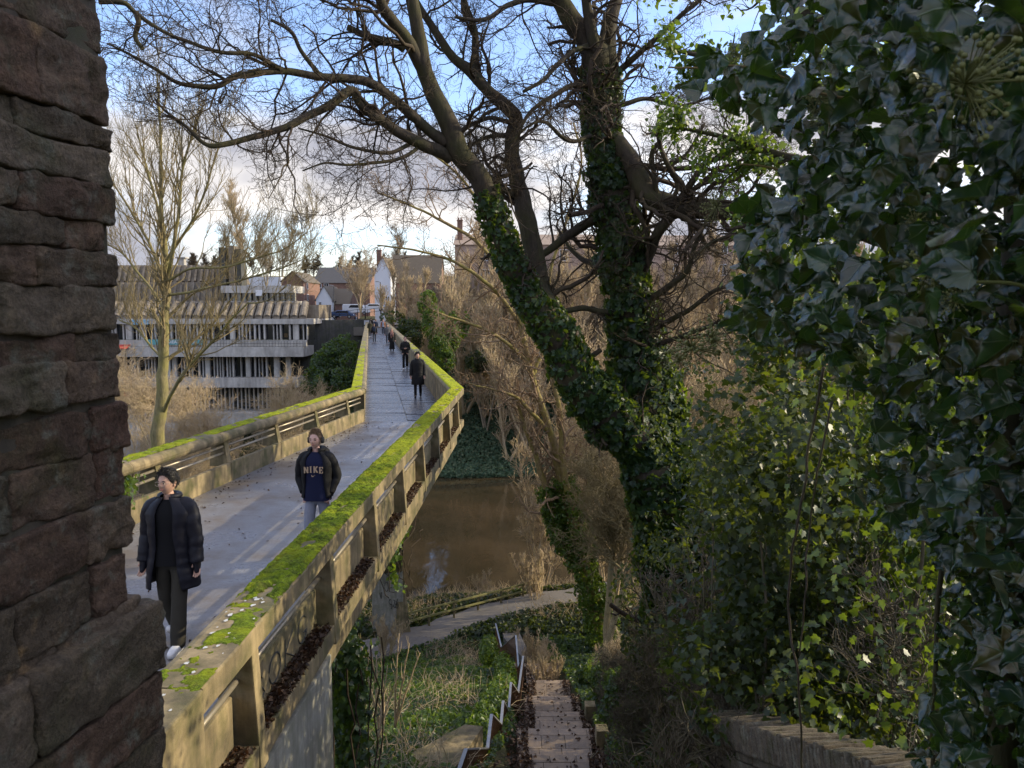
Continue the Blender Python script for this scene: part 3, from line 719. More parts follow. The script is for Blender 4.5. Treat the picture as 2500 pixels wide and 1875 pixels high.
# ------------------------------------------------ ruined stone wall close at the left
wt = nrm(np.array([.154, 1, 0])); wn = np.array([wt[1], -wt[0], 0])     # wall runs along wt, faces wn
worg = np.array([-1.09, 1.7, 0])-wt*1.7
Rw = np.stack([wt, wn, np.array([0, 0, 1])], 1)        # columns: along, out, up
parts = []; z = 1.7; k = 0; rs = np.random.default_rng(5)
while z < 4.7:
    h = rs.choice([.07, .09, .115, .14, .17]); a = rs.uniform(.1, .5); end = 2.105+rs.uniform(-.02, .03)-max(0, (z-3.3))*.012
    tilt = rs.uniform(-.01, .01)
    while a < end-.02:
        Ln = rs.uniform(.16, .42)
        if end-(a+Ln) < .12: Ln = end-a
        o = rs.uniform(-.008, .012)
        parts.append(stone((a+.001, -.3, z+.0015+tilt), (a+Ln-.001, o, z+h-.0015+tilt), k, 22, .015, 16, Rw, worg)); k += 1; a += Ln
    z += h
V, Fs = merge(parts)
ruin = thing('stone_wall', 'dark weathered sandstone wall filling the left edge close to the viewer', 'wall', (-1.0, 1.9, 0))
np_mesh('stones', V, Fs, M['sandstone'], ruin, smooth=True)
mb = MB(); pp = lambda a, o, z: worg+wt*a+wn*o+np.array([0, 0, z])
mb.hexa([pp(a, o, .6) for a, o in ((.2, -.3), (2.085, -.3), (2.09, -.014), (.2, -.014))], [pp(a, o, 4.8) for a, o in ((.2, -.3), (2.085, -.3), (2.09, -.014), (.2, -.014))])
mb.build('mortar', M['mortar'], ruin)
parts = []; z = 2.64
for i in range(9):
    h = [.20, .17, .2, .19, .2, .2, .2, .2, .2][i]; a = .5
    while a < 2.12:
        Ln = rs.uniform(.4, .7)
        if 2.17-(a+Ln) < .25: Ln = 2.17-a+rs.uniform(-.01, .01)
        parts.append(stone((a+.001, -.2, z-h+.002), (a+Ln-.001, .04+rs.uniform(-.006, .010), z-.001), k, 22, .015, 14, Rw, worg)); k += 1; a += Ln
    z -= h
V, Fs = merge(parts)
ledge = thing('stone_ledge', 'mossy worn stone ledge at the foot of the dark wall beside the parapet end', 'ledge', (-1, 2.1, 0))
np_mesh('stones', V, Fs, M['sandstone'], ledge, smooth=True)
# ------------------------------------------------ low wall with upright coping at the bottom right
wa = np.array([1.98, 7.3, -.42]); wb = np.array([2.36, 4.0, .95])
wl = np.linalg.norm((wb-wa)[:2]); wd = nrm(np.array([*(wb-wa)[:2], 0])); wo = np.array([wd[1], -wd[0], 0])
if wo[0] > 0: wo = -wo
def wp(a, o, z): return wa*[1, 1, 0]+wd*a+wo*o+np.array([0, 0, z])
gw = thing('garden_wall', 'stone wall topped with upright coping slabs at the bottom right corner', 'wall', (2.2, 5.5, -3))
topz = lambda a: wa[2]+(wb[2]-wa[2])*a/wl
parts = []; a = 0; k = 0
sl_ = math.atan2(wb[2]-wa[2], wl)
while a < wl:
    th = rs.uniform(.035, .06); hh = rs.uniform(-.02, .025)
    P, Fc = stone((-th/2+.002, -.26, -.24), (th/2-.002, .13, hh), k, 5, .012, 5); k += 1
    ca, sa = math.cos(sl_), math.sin(sl_); P = np.stack([P[:, 0]*ca-P[:, 2]*sa, P[:, 1], P[:, 0]*sa+P[:, 2]*ca], 1)
    tw = rs.uniform(-.05, .05); P[:, 0] += P[:, 1]*tw
    parts.append((wa*[1, 1, 0]+wd*(a+P[:, :1])+wo*P[:, 1:2]+np.array([0, 0, 1])*(P[:, 2:3]+topz(a)), Fc)); a += th
V, Fs = merge(parts); np_mesh('coping_slabs', V, Fs, M['stone_grey'], gw, smooth=True)
parts = []
for r in range(26):
    a = -.0; z1 = -.0
    while a < wl:
        Ln = rs.uniform(.18, .42); zt = topz(a+Ln/2)-.22-r*.13
        if zt > -4.5:
            P, Fc = stone((a+.005, -.3, zt-.122), (min(a+Ln, wl)-.005, .10+rs.uniform(-.012, .012), zt), k, 5, .012, 7); k += 1
            P[:, 2] += (P[:, 0]-a-Ln/2)*math.tan(sl_)
            parts.append((wa*[1, 1, 0]+wd*P[:, :1]+wo*P[:, 1:2]+np.array([0, 0, 1])*P[:, 2:3], Fc))
        a += Ln
V, Fs = merge(parts); np_mesh('stones', V, Fs, M['stone_grey'], gw, smooth=True)
# ================================================================== STEPS DOWN TO THE RIVER
def tanv(py): return math.tan(math.atan((py-CY)/F)+PITCH)
edges = [(1905, 1262, 1490), (1842, 1268, 1466), (1779, 1262, 1462), (1737, 1282, 1438), (1698, 1280, 1412), (1660, 1291, 1389), (1619, 1283, 1362)]
steps = thing('stone_steps', 'brown paved steps with landings going down the bank towards the riverside path', 'steps', (.8, 20, -8))
prev = None; LAND = []
for k, (py, xl, xr) in enumerate(edges):
    d = 4.3/(tanv(py)-.36); zz = H-d*tanv(py)
    pl_, pr_ = at(xl, py, d), at(xr, py, d)
    LAND.append((d, zz, pl_[0], pr_[0]))
for k, (d, zz, xl, xr) in enumerate(LAND):
    if k == 0: d0, xl0, xr0, zp = d-4, xl-.3, xr+.1, zz
    else:
        dp_, zp, xl0, xr0 = LAND[k-1]
        hgt = zp-zz; ns = max(1, int(round(hgt/.17))); going = min(.29, (d-dp_)*.66/ns); rs_ = hgt/ns
        mb = MB()
        for i in range(1, ns):
            y0 = dp_+(i-1)*going; y1 = dp_+i*going+.02; zt = zp-i*rs_
            for c in range(3):
                u0, u1 = c/3, (c+1)/3-.004
                mb.box((xl0+(xr0-xl0)*(u0+u1)/2, (y0+y1)/2, zt-.3), ((xr0-xl0)*(u1-u0), y1-y0, .6))
        d0 = dp_+(ns-1)*going
        if ns > 1: mb.build('flight', M['step_slab'], steps)
    # the landing: rows of slabs with staggered joints and a nosing course
    mb = MB(); rows = []; y = d0
    while y < d-.36:
        hgt_ = min(random.uniform(.55, .8), d-.34-y); rows.append((y, y+hgt_)); y += hgt_
    rows.append((y, d))
    for ri, (y0, y1) in enumerate(rows):
        x = xl+(xl0-xl)*(1-(y0-d0)/(d-d0+.01))*0; x0_, x1_ = xl, xr
        cx = x0_-(random.random()*.4)
        while cx < x1_:
            wd_ = random.uniform(.55, .95); a, b = max(cx, x0_), min(cx+wd_, x1_)
            if b-a > .05: mb.box(((a+b)/2, (y0+y1)/2, zz-.2+random.uniform(-.004, .004)), (b-a-.012, y1-y0-.012, .4))
            cx += wd_
    mb.build('landing', M['step_slab'], steps, bevel=.01)
    mb = MB(); mb.box(((xl+xr)/2, (d0+d)/2, zz-.4), (xr-xl-.05, d-d0-.04, .74)); mb.build('base', M['mortar'], steps)
# lower flight and the paved foot of the steps
mb = MB()
z0 = LAND[-1][1]; d0 = LAND[-1][0]
pf = [gr(1286, 1600, -16.3), gr(1302, 1600, -16.3)]
for i in range(5):
    zz = z0-.2*(i+1); y = d0+i*.35; mb.box((.55-.12*i, y+.2, zz-.3), (1.5, .4, .6))
mb.build('flight', M['step_slab'], steps)
sp_ = [gr(1282, 1612, -16.85), gr(1300, 1612, -16.85), gr(1268, 1545, -16.85), gr(1262, 1505, -16.85), gr(1216, 1512, -16.85), gr(1232, 1560, -16.85)]
mb = MB(); mb.prism([p[:2] for p in sp_], -17.3, -16.83)
tag(mb.build('path', M['path']), kind='structure')
# railing beside the steps
rail = thing('step_railing', 'zigzag steel railing with thin rusty bars down the left side of the steps', 'railing', (-.7, 20, -8))
rp = [(12, -1.75, -6.6), (17.3, -1.05, -6.6), (19.5, -.63, -7.85), (21.2, -.57, -7.85), (22.7, -.33, -8.95), (24.1, -.28, -8.95), (26, -.12, -10.35), (28.2, -.04, -10.35), (31.0, .25, -12.15), (34.4, .5, -12.15), (37.2, .32, -14), (41, .2, -14), (43.6, -.6, -15.8), (47, -1.0, -15.8)]
rp = [np.array([x, y, z]) for y, x, z in rp]
for i, (a, b) in enumerate(zip(rp[:-1], rp[1:])):
    mb = MB(); mb.bar(a, b, .085, .035)
    mb.build('handrail', M['steel_light'], rail, bevel=.003)
    n = max(2, int(np.linalg.norm((b-a)[:2])/.13)); mb = MB()
    for k in range(n):
        p = a+(b-a)*(k+.5)/n; mb.bar(p, p-[0, 0, 1.05], .03, .03, (0, 1, 0))
    mb.bar(a-[0, 0, .95], b-[0, 0, .95], .05, .02)
    mb.build('balusters', M['rust_bar'], rail)
    mb = MB(); mb.bar(a-[0, 0, .01], a-[0, 0, 1.5], .06, .06, (0, 1, 0)); mb.build('post', M['rust_bar'], rail)
# low flat wall left of the railing
lw = thing('low_wall', 'low flat-topped stone wall between the railing and the ivy slope', 'wall', (-1.6, 16, -8))
mb = MB(); q = [gr(905, 1890, -7.25), gr(1100, 1890, -7.25), gr(1180, 1772, -7.25), gr(1135, 1768, -7.25)]
mb.prism([p[:2] for p in q], -11, -7.25); mb.build('wall_body', M['concrete'], lw, bevel=.02)
# little brick planters right of the steps
def planter(name, pxs, z, hh, label):
    t = thing(name, label, 'planter', gr(*pxs[0], z))
    mb = MB(); P = [gr(x, y, z) for x, y in pxs]
    parts = []; kk = 0
    for a, b in zip(P[:-1], P[1:]):
        L_ = np.linalg.norm(b-a); dr = nrm(b-a); nn = np.array([-dr[1], dr[0], 0]); n = max(1, int(L_/.3))
        for r in range(3):
            for i in range(n):
                V_, F_ = stone((L_*i/n+.006, -.12, -r*.16-.15), (L_*(i+1)/n-.006, .12, -r*.16), kk, 3, .008, 8); kk += 1
                parts.append((a+dr*V_[:, :1]+nn*V_[:, 1:2]+np.array([0, 0, 1])*V_[:, 2:3], F_))
    V_, F_ = merge(parts); np_mesh('kerb_stones', V_, F_, M['mortar'], t, smooth=True)
    mb = MB(); p = P[0]; mb.box((p[0], p[1]-.1, p[2]-.35), (.34, .4, 1.1)); mb.build('corner_block', M['concrete'], t, bevel=.02)
    return t
planter('stone_planter', [(1468, 1788), (1500, 1790), (1556, 1800)], LAND[2][1]+.28, .4, 'stone edged planter full of brown leaves beside the sunlit landing')
planter('stone_planter', [(1440, 1728), (1475, 1732), (1510, 1738)], LAND[3][1]+.3, .4, 'smaller stone edged planter further down behind the first one')
# ------------------------------------------------ riverside fence
fn = thing('timber_fence', 'low mossy two-rail timber fence along the riverside path', 'fence', gr(984, 1539, -17.1))
f0 = gr(984, 1541, -17.1); f1 = gr(1277, 1463, -17.1)
fd = nrm(f1-f0); fl = np.linalg.norm(f1-f0)
npost = 6
for i in range(npost):
    p = f0+fd*fl*i/(npost-1); mb = MB(); mb.box((p[0], p[1], -16.62), (.14, .14, 1.6)); mb.build('post', M['wood'], fn, bevel=.01)
for zc in (-15.98, -16.5):
    mb = MB(); q0 = f0.copy(); q1 = f0+fd*(fl+.3); q0[2] = q1[2] = zc; o = np.array([-fd[1], fd[0], 0])*-.1
    mb.bar(q0+o-fd*.15, q1+o, .07, .13); mb.build('rail', M['wood_lit'], fn, bevel=.01)
# fence on the far slope left of the bridge
f2 = thing('slope_fence', 'small post and rail fence on the dark slope beyond the far left parapet', 'fence', at(790, 905, 112))
P = [at(x, y, 110) for x, y in ((788, 893), (812, 897), (840, 905), (866, 912))]
for p in P:
    mb = MB(); mb.box(p-[0, 0, .45], (.14, .14, 1.6)); mb.build('post', M['wood'], f2)
for dz in (.25, -.2):
    mb = MB()
    for a, b in zip(P[:-1], P[1:]): mb.bar(a+[0, -.1, dz], b+[0, -.1, dz], .06, .12)
    mb.build('rail', M['wood'], f2)
# ================================================================== BUILDINGS BEYOND THE RIVER
def W(px, d): return (px-CX)/F*d
def bxm(name, m, parent, x0, x1, y0, y1, z0, z1, bev=0):
    mb = MB(); mb.box(((x0+x1)/2, (y0+y1)/2, (z0+z1)/2), (x1-x0, y1-y0, z1-z0)); return mb.build(name, m, parent, bevel=bev)
def textmesh(txt, size, m, name, parent, origin, xdir, zdir, align='CENTER', bold=0, extrude=.004):
    cu = bpy.data.curves.new(name, 'FONT'); cu.body = txt; cu.size = size; cu.align_x = align; cu.align_y = 'CENTER'; cu.extrude = extrude; cu.offset = bold
    o = bpy.data.objects.new('t', cu); COL.objects.link(o)
    dg = bpy.context.evaluated_depsgraph_get(); me = bpy.data.meshes.new_from_object(o.evaluated_get(dg)); bpy.data.objects.remove(o)
    x = Vector(xdir).normalized(); zv = Vector(zdir).normalized(); y = zv.cross(x)
    mtx = Matrix((( x.x, zv.x, -y.x, origin[0]), (x.y, zv.y, -y.y, origin[1]), (x.z, zv.z, -y.z, origin[2]), (0, 0, 0, 1)))
    if parent is not None:
        pm = parent_matrix(parent)
        if pm is not None: mtx = pm.inverted() @ mtx
    me.transform(mtx); me.materials.clear(); me.materials.append(m); me.name = name
    return link(bpy.data.objects.new(name, me), parent)
M['teal'] = simple('teal_banner', (.12, .36, .38), .6, 0, .1, 2, 0)
M['white_paint'] = simple('white_paint', (.75, .76, .78), .6, 0, .06, 3, 0)
M['blue_sign'] = simple('pale_blue_sign', (.22, .45, .62), .5, 0, .1, 2, 0)
M['red_paint'] = simple('red_cloth', (.42, .05, .035), .7, 0, .2, 3, 0)
M['roof_conc'] = concrete('ribbed_concrete_roof', (.30, .255, .20), (.16, .13, .10), (.12, .09, .05), .4, .4)
dh = thing('concrete_building', 'long pale brutalist concrete building with rows of slit windows above the river', 'building', (-44, 120, -9))
DY = 119.0
xl_, xr_ = -70.0, -29.5
rb = np.random.default_rng(11)
def strip(z0, z1, x0, x1, y, dens, name):
    bxm('glazing', M['glass'], dh, x0+.02, x1-.02, y+.75, y+.8, z0+.01, z1-.01)
    mb = MB(); x = x0+.2
    while x < x1-.2:
        wd = rb.choice([.12, .16, .24, .7], p=[.4, .3, .2, .1]); mb.box((x, y+.3, (z0+z1)/2), (wd, .55, z1-z0-.004)); x += wd+rb.choice([.32, .42, .62, 1.1], p=[.35, .3, .2, .15])*dens
    mb.build(name, M['concrete_grey'], dh)
    for _ in range(int((x1-x0)/3.2)):
        mb = MB(); xx = rb.uniform(x0+1, x1-1); zz = rb.uniform(z0+.2, z1-.6); mb.box((xx, y+.70-.002*_, zz+.25), (rb.uniform(.5, 1.4), .04, rb.uniform(.3, .8))); mb.build('lit_pane', M['glass_lit'], dh)
bxm('fascia', M['concrete_grey'], dh, xl_, xr_, DY-.25, DY+12, .78, 1.55)
strip(-1.55, .78, xl_, xr_, DY, 1, 'mullions')
bxm('balcony_slab', M['concrete_grey'], dh, xl_, xr_-1.2, DY-1.6, DY+12, -4.0, -2.55)
bxm('parapet_band', M['concrete_grey'], dh, xl_+.3, xr_-.9, DY-.9, DY-.3, -2.5, -1.58)
mb = MB()
for i in range(46): mb.box((-51+i*.45, DY-1.5, -2.1), (.03, .03, .9))
for zz in (-1.66, -2.0): mb.box((-41, DY-1.5, zz), (20.5, .05, .05))
mb.build('balcony_rail', M['dark_metal'], dh)
strip(-7.15, -4.0, xl_, xr_-3.2, DY+.25, .85, 'mullions')
bxm('lower_slab', M['concrete_grey'], dh, xl_, xr_-2.4, DY-1.1, DY+12, -8.6, -7.17)
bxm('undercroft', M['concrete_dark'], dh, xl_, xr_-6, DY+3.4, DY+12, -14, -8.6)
mb = MB()
for i in range(30): mb.box((-53+i*.62+rb.uniform(-.1, .1), DY+2.2, -10.6), (.2, .3, 4))
mb.build('undercroft_columns', M['concrete_grey'], dh)
bxm('river_plinth', M['concrete_grey'], dh, xl_-4, -49, DY-3.2, DY+6, -19, -11.8)
bxm('terrace', M['concrete_grey'], dh, xl_-4, xr_-5, DY-2.2, DY+6, -14.2, -12.3)
# sloping ribbed roof above the fascia
mb = MB(); x = xl_
while x < xr_-1.5:
    a = [(x+.05, DY+.1, 1.56), (x+1.15, DY+.1, 1.56), (x+.55, DY+4.2, 3.6), (x-.55, DY+4.2, 3.6)]
    top = [(p[0], p[1]+.1, p[2]+.5) for p in a]
    mb.hexa(a, top); mb.tube([(x+.6, DY+.2, 1.75), (x, DY+4.1, 3.85)], .5, 10); x += 1.32
mb.build('ribbed_roof', M['roof_conc'], dh, smooth=False)
bxm('roof_deck', M['roof_conc'], dh, xl_, xr_, DY+3.5, DY+12, 1.5, 3.62)
# penthouse with a band of windows
x0, x1 = -44.2, -33.6
mb = MB(); mb.hexa([(x0+1.1, DY+4.5, 3.63), (x1, DY+4.5, 3.63), (x1, DY+11, 3.63), (x0+1.1, DY+11, 3.63)], [(x0, DY+4.5, 4.2), (x1, DY+4.5, 4.2), (x1, DY+11, 4.2), (x0, DY+11, 4.2)])
mb.build('penthouse_sill', M['concrete_grey'], dh)
bxm('penthouse_lintel', M['concrete_grey'], dh, x0-.5, x1+.1, DY+4.4, DY+11, 5.45, 6.55)
bxm('penthouse_glazing', M['glass'], dh, x0+.1, x1-.1, DY+5.1, DY+5.2, 4.2, 5.45)
mb = MB()
for i in range(13): mb.box((x0+.55+i*.85, DY+4.8, 4.83), (.2, .5, 1.25))
mb.build('penthouse_mullions', M['concrete_pale'], dh)
bxm('white_sign', M['white_paint'], dh, -39.3, -38.3, DY+4.2, DY+4.28, 5.0, 5.9)
# upper stepped roofs on the left and the twin stair tower
for i, (a, b, y0, z0, z1) in enumerate(((-70, -45.6, DY+8, 3.6, 7.2), (-70, -46.5, DY+12, 7.2, 10.1))):
    mb = MB(); mb.hexa([(a, y0, z0), (b, y0, z0), (b, y0+12, z0), (a, y0+12, z0)], [(a, y0+1.6, z1), (b-.9, y0+1.6, z1), (b-.9, y0+12, z1), (a, y0+12, z1)])
    mb.build('stepped_roof', M['roof_conc'], dh)
    mb = MB(); x = a+.4
    while x < b-.8: mb.bar((x, y0-.05, z0+.2), (x-.2, y0+1.5, z1-.1), .35, .5); x += .95
    mb.build('roof_ribs', M['roof_conc'], dh)
for k, (x, zz) in enumerate(((-45.6, 12.6), (-44.2, 12.9), (-43.2, 12.4))):
    mb = MB(); mb.box((x, DY+9+k*.3, (zz+3)/2), (.85, 2.6, zz-3)); mb.build('tower_shaft', M['roof_conc'] if k == 1 else M['concrete_dark'], dh, bevel=.04)
for x in (-59.5, -57, -54.8):
    mb = MB(); mb.box((x, DY+15, 10.7), (1.0, 1, 1.3)); mb.box((x, DY+15, 11.4), (1.7, 1.5, .22)); mb.build('cowl', M['concrete_grey'], dh)
bn = thing('banner', 'teal cafe banner hung along the balcony of the concrete building', 'banner', (-49.2, DY-1.75, -2))
bxm('cloth', M['teal'], bn, -53.6, -45.4, DY-1.75, DY-1.70, -2.2, -1.45)
textmesh('GREAT COFFEE', .62, M['white_paint'], 'lettering', bn, (-48.6, DY-1.78, -1.82), (1, 0, 0), (0, 0, 1), bold=.012)
sg = bxm('sign_board', M['blue_sign'], None, -56.6, -53.9, DY-.4, DY-.32, .7, 1.4); tag(sg, 'pale blue sign board on the left end of the concrete facade', 'sign')
for x, zz, lab in ((-57.2, -2.3, 'red awning on the upper terrace at the left end of the concrete building'), (-56.6, -9.3, 'red awning on the lower terrace near the river')):
    t = thing('awning', lab, 'awning', (x, DY-2.2, zz-1.6))
    mb = MB(); mb.hexa([(x-1, DY-2.9, zz-.5), (x+1, DY-2.9, zz-.5), (x+1, DY-1.2, zz), (x-1, DY-1.2, zz)], [(x-1, DY-2.9, zz-.4), (x+1, DY-2.9, zz-.4), (x+1, DY-1.2, zz+.1), (x-1, DY-1.2, zz+.1)]); mb.build('canopy', M['red_paint'], t)
    for dx in (-.9, .9):
        mb = MB(); mb.tube([(x+dx, DY-2.8, zz-2.2), (x+dx, DY-2.8, zz-.45)], .04, 6); mb.build('pole', M['dark_metal'], t)
# ------------------------------------------------ retaining wall by the bridge end
rw = MB(); a, b = at(700, 782, 122), at(886, 780, 127)
rw.hexa([(a[0], a[1], -9), (b[0], b[1], -9), (b[0], b[1]+1, -9), (a[0], a[1]+1, -9)], [(a[0], a[1], 1.25), (b[0], b[1], 1.3), (b[0], b[1]+1, 1.3), (a[0], a[1]+1, 1.25)])
tag(rw.build('retaining_wall', M['concrete_dark'], bevel=.05), 'dark concrete retaining wall left of the far bridge end', 'wall')
# ------------------------------------------------ street level behind
st = MB(); st.quad((-60, 131, .42), (30, 131, .42), (40, 150, .8), (-60, 150, .75)); tag(st.build('road', M['asphalt'], fix=False), kind='structure')
st = MB(); st.prism([(-25, 126.2), (-17.2, 126.2), (-17.2, 131), (-25, 131)], -1.2, .12); tag(st.build('pavement', M['path']), kind='structure')
def gable_house(name, label, x0, x1, y0, y1, zb, ze, zr, wallm, roofm, ridge='y', wins=(), chim=(), cat='house', lit=None):
    t = thing(name, label, cat, ((x0+x1)/2, (y0+y1)/2, zb))
    mb = MB(); mb.box(((x0+x1)/2, (y0+y1)/2, (zb+ze)/2), (x1-x0, y1-y0, ze-zb))
    xm, ym = (x0+x1)/2, (y0+y1)/2
    if ridge == 'y':
        for y in (y0, y1): mb.add([(x0, y, ze), (x1, y, ze), (xm, y, zr)], [(0, 1, 2)])
    else:
        for x in (x0, x1): mb.add([(x, y0, ze), (x, y1, ze), (x, ym, zr)], [(0, 1, 2)])
    mb.build('wall', wallm, t)
    mb = MB(); o = .25; k = .12
    if ridge == 'y':
        for s in (-1, 1):
            xe = x0-o if s < 0 else x1+o; dz = (zr-ze)/(xm-x0)*o
            mb.hexa([(xe, y0-o, ze-dz+.02), (xm, y0-o, zr+.02), (xm, y1+o, zr+.02), (xe, y1+o, ze-dz+.02)], [(xe, y0-o, ze-dz+k), (xm, y0-o, zr+k), (xm, y1+o, zr+k), (xe, y1+o, ze-dz+k)])
    else:
        for s in (-1, 1):
            ye = y0-o if s < 0 else y1+o; dz = (zr-ze)/(ym-y0)*o
            mb.hexa([(x0-o, ye, ze-dz+.02), (x1+o, ye, ze-dz+.02), (x1+o, ym, zr+.02), (x0-o, ym, zr+.02)], [(x0-o, ye, ze-dz+k), (x1+o, ye, ze-dz+k), (x1+o, ym, zr+k), (x0-o, ym, zr+k)])
    mb.build('roof', roofm, t)
    for (wx, wz, ww, wh, face) in wins:
        if face == 'f': P = ((wx, y0-.03, wz), (ww, .1, wh)); Q = ((wx, y0-.06, wz), (ww-.24, .08, wh-.24)); B = ((wx, y0-.09, wz), (.07, .08, wh-.2))
        else: P = ((x1+.03, wx, wz), (.1, ww, wh)); Q = ((x1+.06, wx, wz), (.08, ww-.24, wh-.24)); B = ((x1+.09, wx, wz), (.08, .07, wh-.2))
        mb = MB(); mb.box(*P); wo_ = mb.build('window', M['white_paint'], t)
        mb = MB(); mb.box(*Q); mb.build('pane', M['glass'], wo_)
        mb = MB(); mb.box(*B); mb.build('glazing_bar', M['white_paint'], wo_)
    for (cx_, cy_, z0, z1) in chim:
        mb = MB(); mb.box((cx_, cy_, (z0+z1)/2), (.9, .9, z1-z0)); mb.box((cx_, cy_, z1), (1.05, 1.05, .2)); co_ = mb.build('chimney', M['brick'], t)
        mb = MB()
        for dx in (-.22, .22): mb.tube([(cx_+dx, cy_, z1), (cx_+dx, cy_, z1+.5)], .12, 8)
        mb.build('chimney_pot', M['brick'], co_)
    return t
Z0 = lambda py, d: H-(py-747)/F*d
D1 = 166
gable_house('white_house', 'small white rendered house with a pointed gable facing the bridge', W(774, D1), W(813, D1), D1, D1+12, -1, Z0(731, D1), Z0(699, D1), M['white_wall'], M['roof'], 'y', [(W(784, D1), Z0(744, D1), .7, 1.3, 'f')])
D2 = 176
gable_house('brick_house', 'red brick house with sunlit side wall behind the small white house', W(716, D2), W(768, D2), D2-8, D2+6, -1, Z0(690, D2), Z0(668, D2), M['brick'], M['roof'], 'y', [(D2-5, Z0(700, D2), 1.2, 1.4, 's'), (D2-5, Z0(727, D2), 1.2, 1.4, 's'), (W(733, D2), Z0(705, D2), 1.0, 1.3, 'f')])
D3 = 190
gable_house('brick_house', 'long brick range with slate roof behind the white gabled house', W(770, D3), W(905, D3), D3, D3+14, 0, Z0(691, D3), Z0(652, D3), M['brick'], M['roof_slate'], 'x', [(W(782, D3), Z0(698, D3), 1.2, 1.2, 'f'), (W(800, D3), Z0(698, D3), 1.2, 1.2, 'f')], [(W(874, D3), D3+7, Z0(675, D3), Z0(655, D3))])
gable_house('outbuilding', 'low brown outbuilding with tiled roof right of the white gable', W(815, 172), W(862, 172), 168, 180, 0, Z0(742, 172), Z0(706, 172), M['brick'], M['roof'], 'x')
D4 = 158
gable_house('white_house', 'tall narrow white house end with dark roof and chimney seen through the trees', W(917, D4), W(956, D4), D4, D4+22, -1, Z0(668, D4), Z0(628, D4), M['white_wall'], M['roof'], 'y', [(W(948, D4), Z0(735, D4), .9, 2.0, 'f')], [(W(925, D4), D4+2, Z0(650, D4), Z0(612, D4))])
gable_house('brick_house', 'brown house with long dark roof right of the tall white house end', W(956, 165), W(1075, 165), 165, 176, 0, Z0(690, 165), Z0(622, 165), M['brick'], M['roof'], 'x')
D5 = 140
ws = [(W(x, D5), Z0(y, D5), 1.5, 2.0, 'f') for x in (1185, 1375) for y in (625, 672)]
gable_house('brick_terrace', 'tall pink brick terrace with white windows behind the bare thicket', W(1112, D5), W(1455, D5), D5, D5+12, -2, Z0(600, D5), Z0(570, D5), M['brick_pale'], M['roof_pale'], 'x', ws, [(W(1122, D5), D5+3, Z0(590, D5), Z0(538, D5)), (W(1290, D5), D5+6, Z0(570, D5), Z0(545, D5))])
ws = [(W(x, D5), Z0(y, D5), 1.5, 2.0, 'f') for x in (1640, 1760) for y in (610, 660)]
gable_house('brick_terrace', 'second pink brick block further right behind the thick bough', W(1585, D5), W(1900, D5), D5, D5+12, -2, Z0(602, D5), Z0(572, D5), M['brick_pale'], M['roof_pale'], 'x', ws)
# white low building and orange hedge strip behind the concrete building
wlb = bxm('low_building', M['white_wall'], None, W(520, 185), W(690, 185), 185, 195, 2, Z0(677, 185)); tag(wlb, 'long low white building with flat roof behind the penthouse', 'building')
# ------------------------------------------------ street furniture and vehicles
def pole_lamp(px, y0, y1, d, label, side=1):
    t = thing('street_lamp', label, 'street lamp', at(px, y1, d)); x = W(px, d); z0, z1 = Z0(y1, d), Z0(y0, d)
    mb = MB(); mb.tube([(x, d, z0), (x, d, z0+1.2), (x, d, z1)], [.11, .08, .06], 8); mb.build('post', M['dark_metal'], t, smooth=True)
    mb = MB(); mb.tube([(x, d, z1), (x+.3*side, d, z1+.12), (x+.8*side, d, z1+.15)], [.06, .06, .1], 8); mb.build('lamp_head', M['steel_light'], t)
pole_lamp(818, 699, 760, 150, 'thin grey street lamp right of the white gable', -1)
pole_lamp(893, 694, 778, 138, 'grey street lamp between the street tree and the white house')
pole_lamp(931, 690, 767, 134, 'black street lamp in front of the tall white house end', -1)
t = thing('traffic_light', 'black traffic light in front of the small white house', 'traffic light', at(789, 768, 140)); d = 140
mb = MB(); mb.tube([(W(789, d), d, Z0(772, d)), (W(789, d), d, Z0(744, d))], .07, 8); mb.build('post', M['dark_metal'], t)
mb = MB(); mb.box((W(794, d), d-.05, Z0(752, d)), (.42, .3, 1.0)); hd = mb.build('signal_head', M['dark_metal'], t, bevel=.03)
mb = MB()
for k in range(3): mb.tube([(W(794, d)+.1, d-.2, Z0(752, d)+.32-.32*k), (W(794, d)+.32, d-.25, Z0(752, d)+.30-.32*k)], .12, 8)
mb.build('hood', M['dark_metal'], hd)
gd = thing('guard_rail', 'dark metal pedestrian guard rail across the far bridge end', 'railing', at(880, 772, 131)); d = 131
pts = [(805, 776), (830, 776), (850, 774), (875, 770), (898, 771), (915, 768), (932, 766), (950, 764), (968, 763)]
for x, y in pts:
    mb = MB(); mb.tube([(W(x, d), d, Z0(y, d)-.1), (W(x, d), d, Z0(y, d)+1.05)], .05, 6); mb.build('post', M['dark_metal'], gd)
for dz in (1.0, .5):
    mb = MB()
    for (a, b), (a2, b2) in zip(pts[:-1], pts[1:]): mb.bar((W(a, d), d, Z0(b, d)+dz), (W(a2, d), d, Z0(b2, d)+dz), .05, .06)
    mb.build('rail', M['dark_metal'], gd)
M['car_blue'] = simple('blue_car_paint', (.05, .09, .20), .25, .3, .1, 2, 0, .8)
M['car_white'] = simple('white_car_paint', (.70, .71, .72), .25, 0, .05, 2, 0, .8)
M['car_dark'] = simple('dark_car_paint', (.03, .032, .036), .25, .2, .1, 2, 0, .8)
M['tyre'] = simple('tyre', (.015, .015, .015), .9, 0, .2, 9, 0)
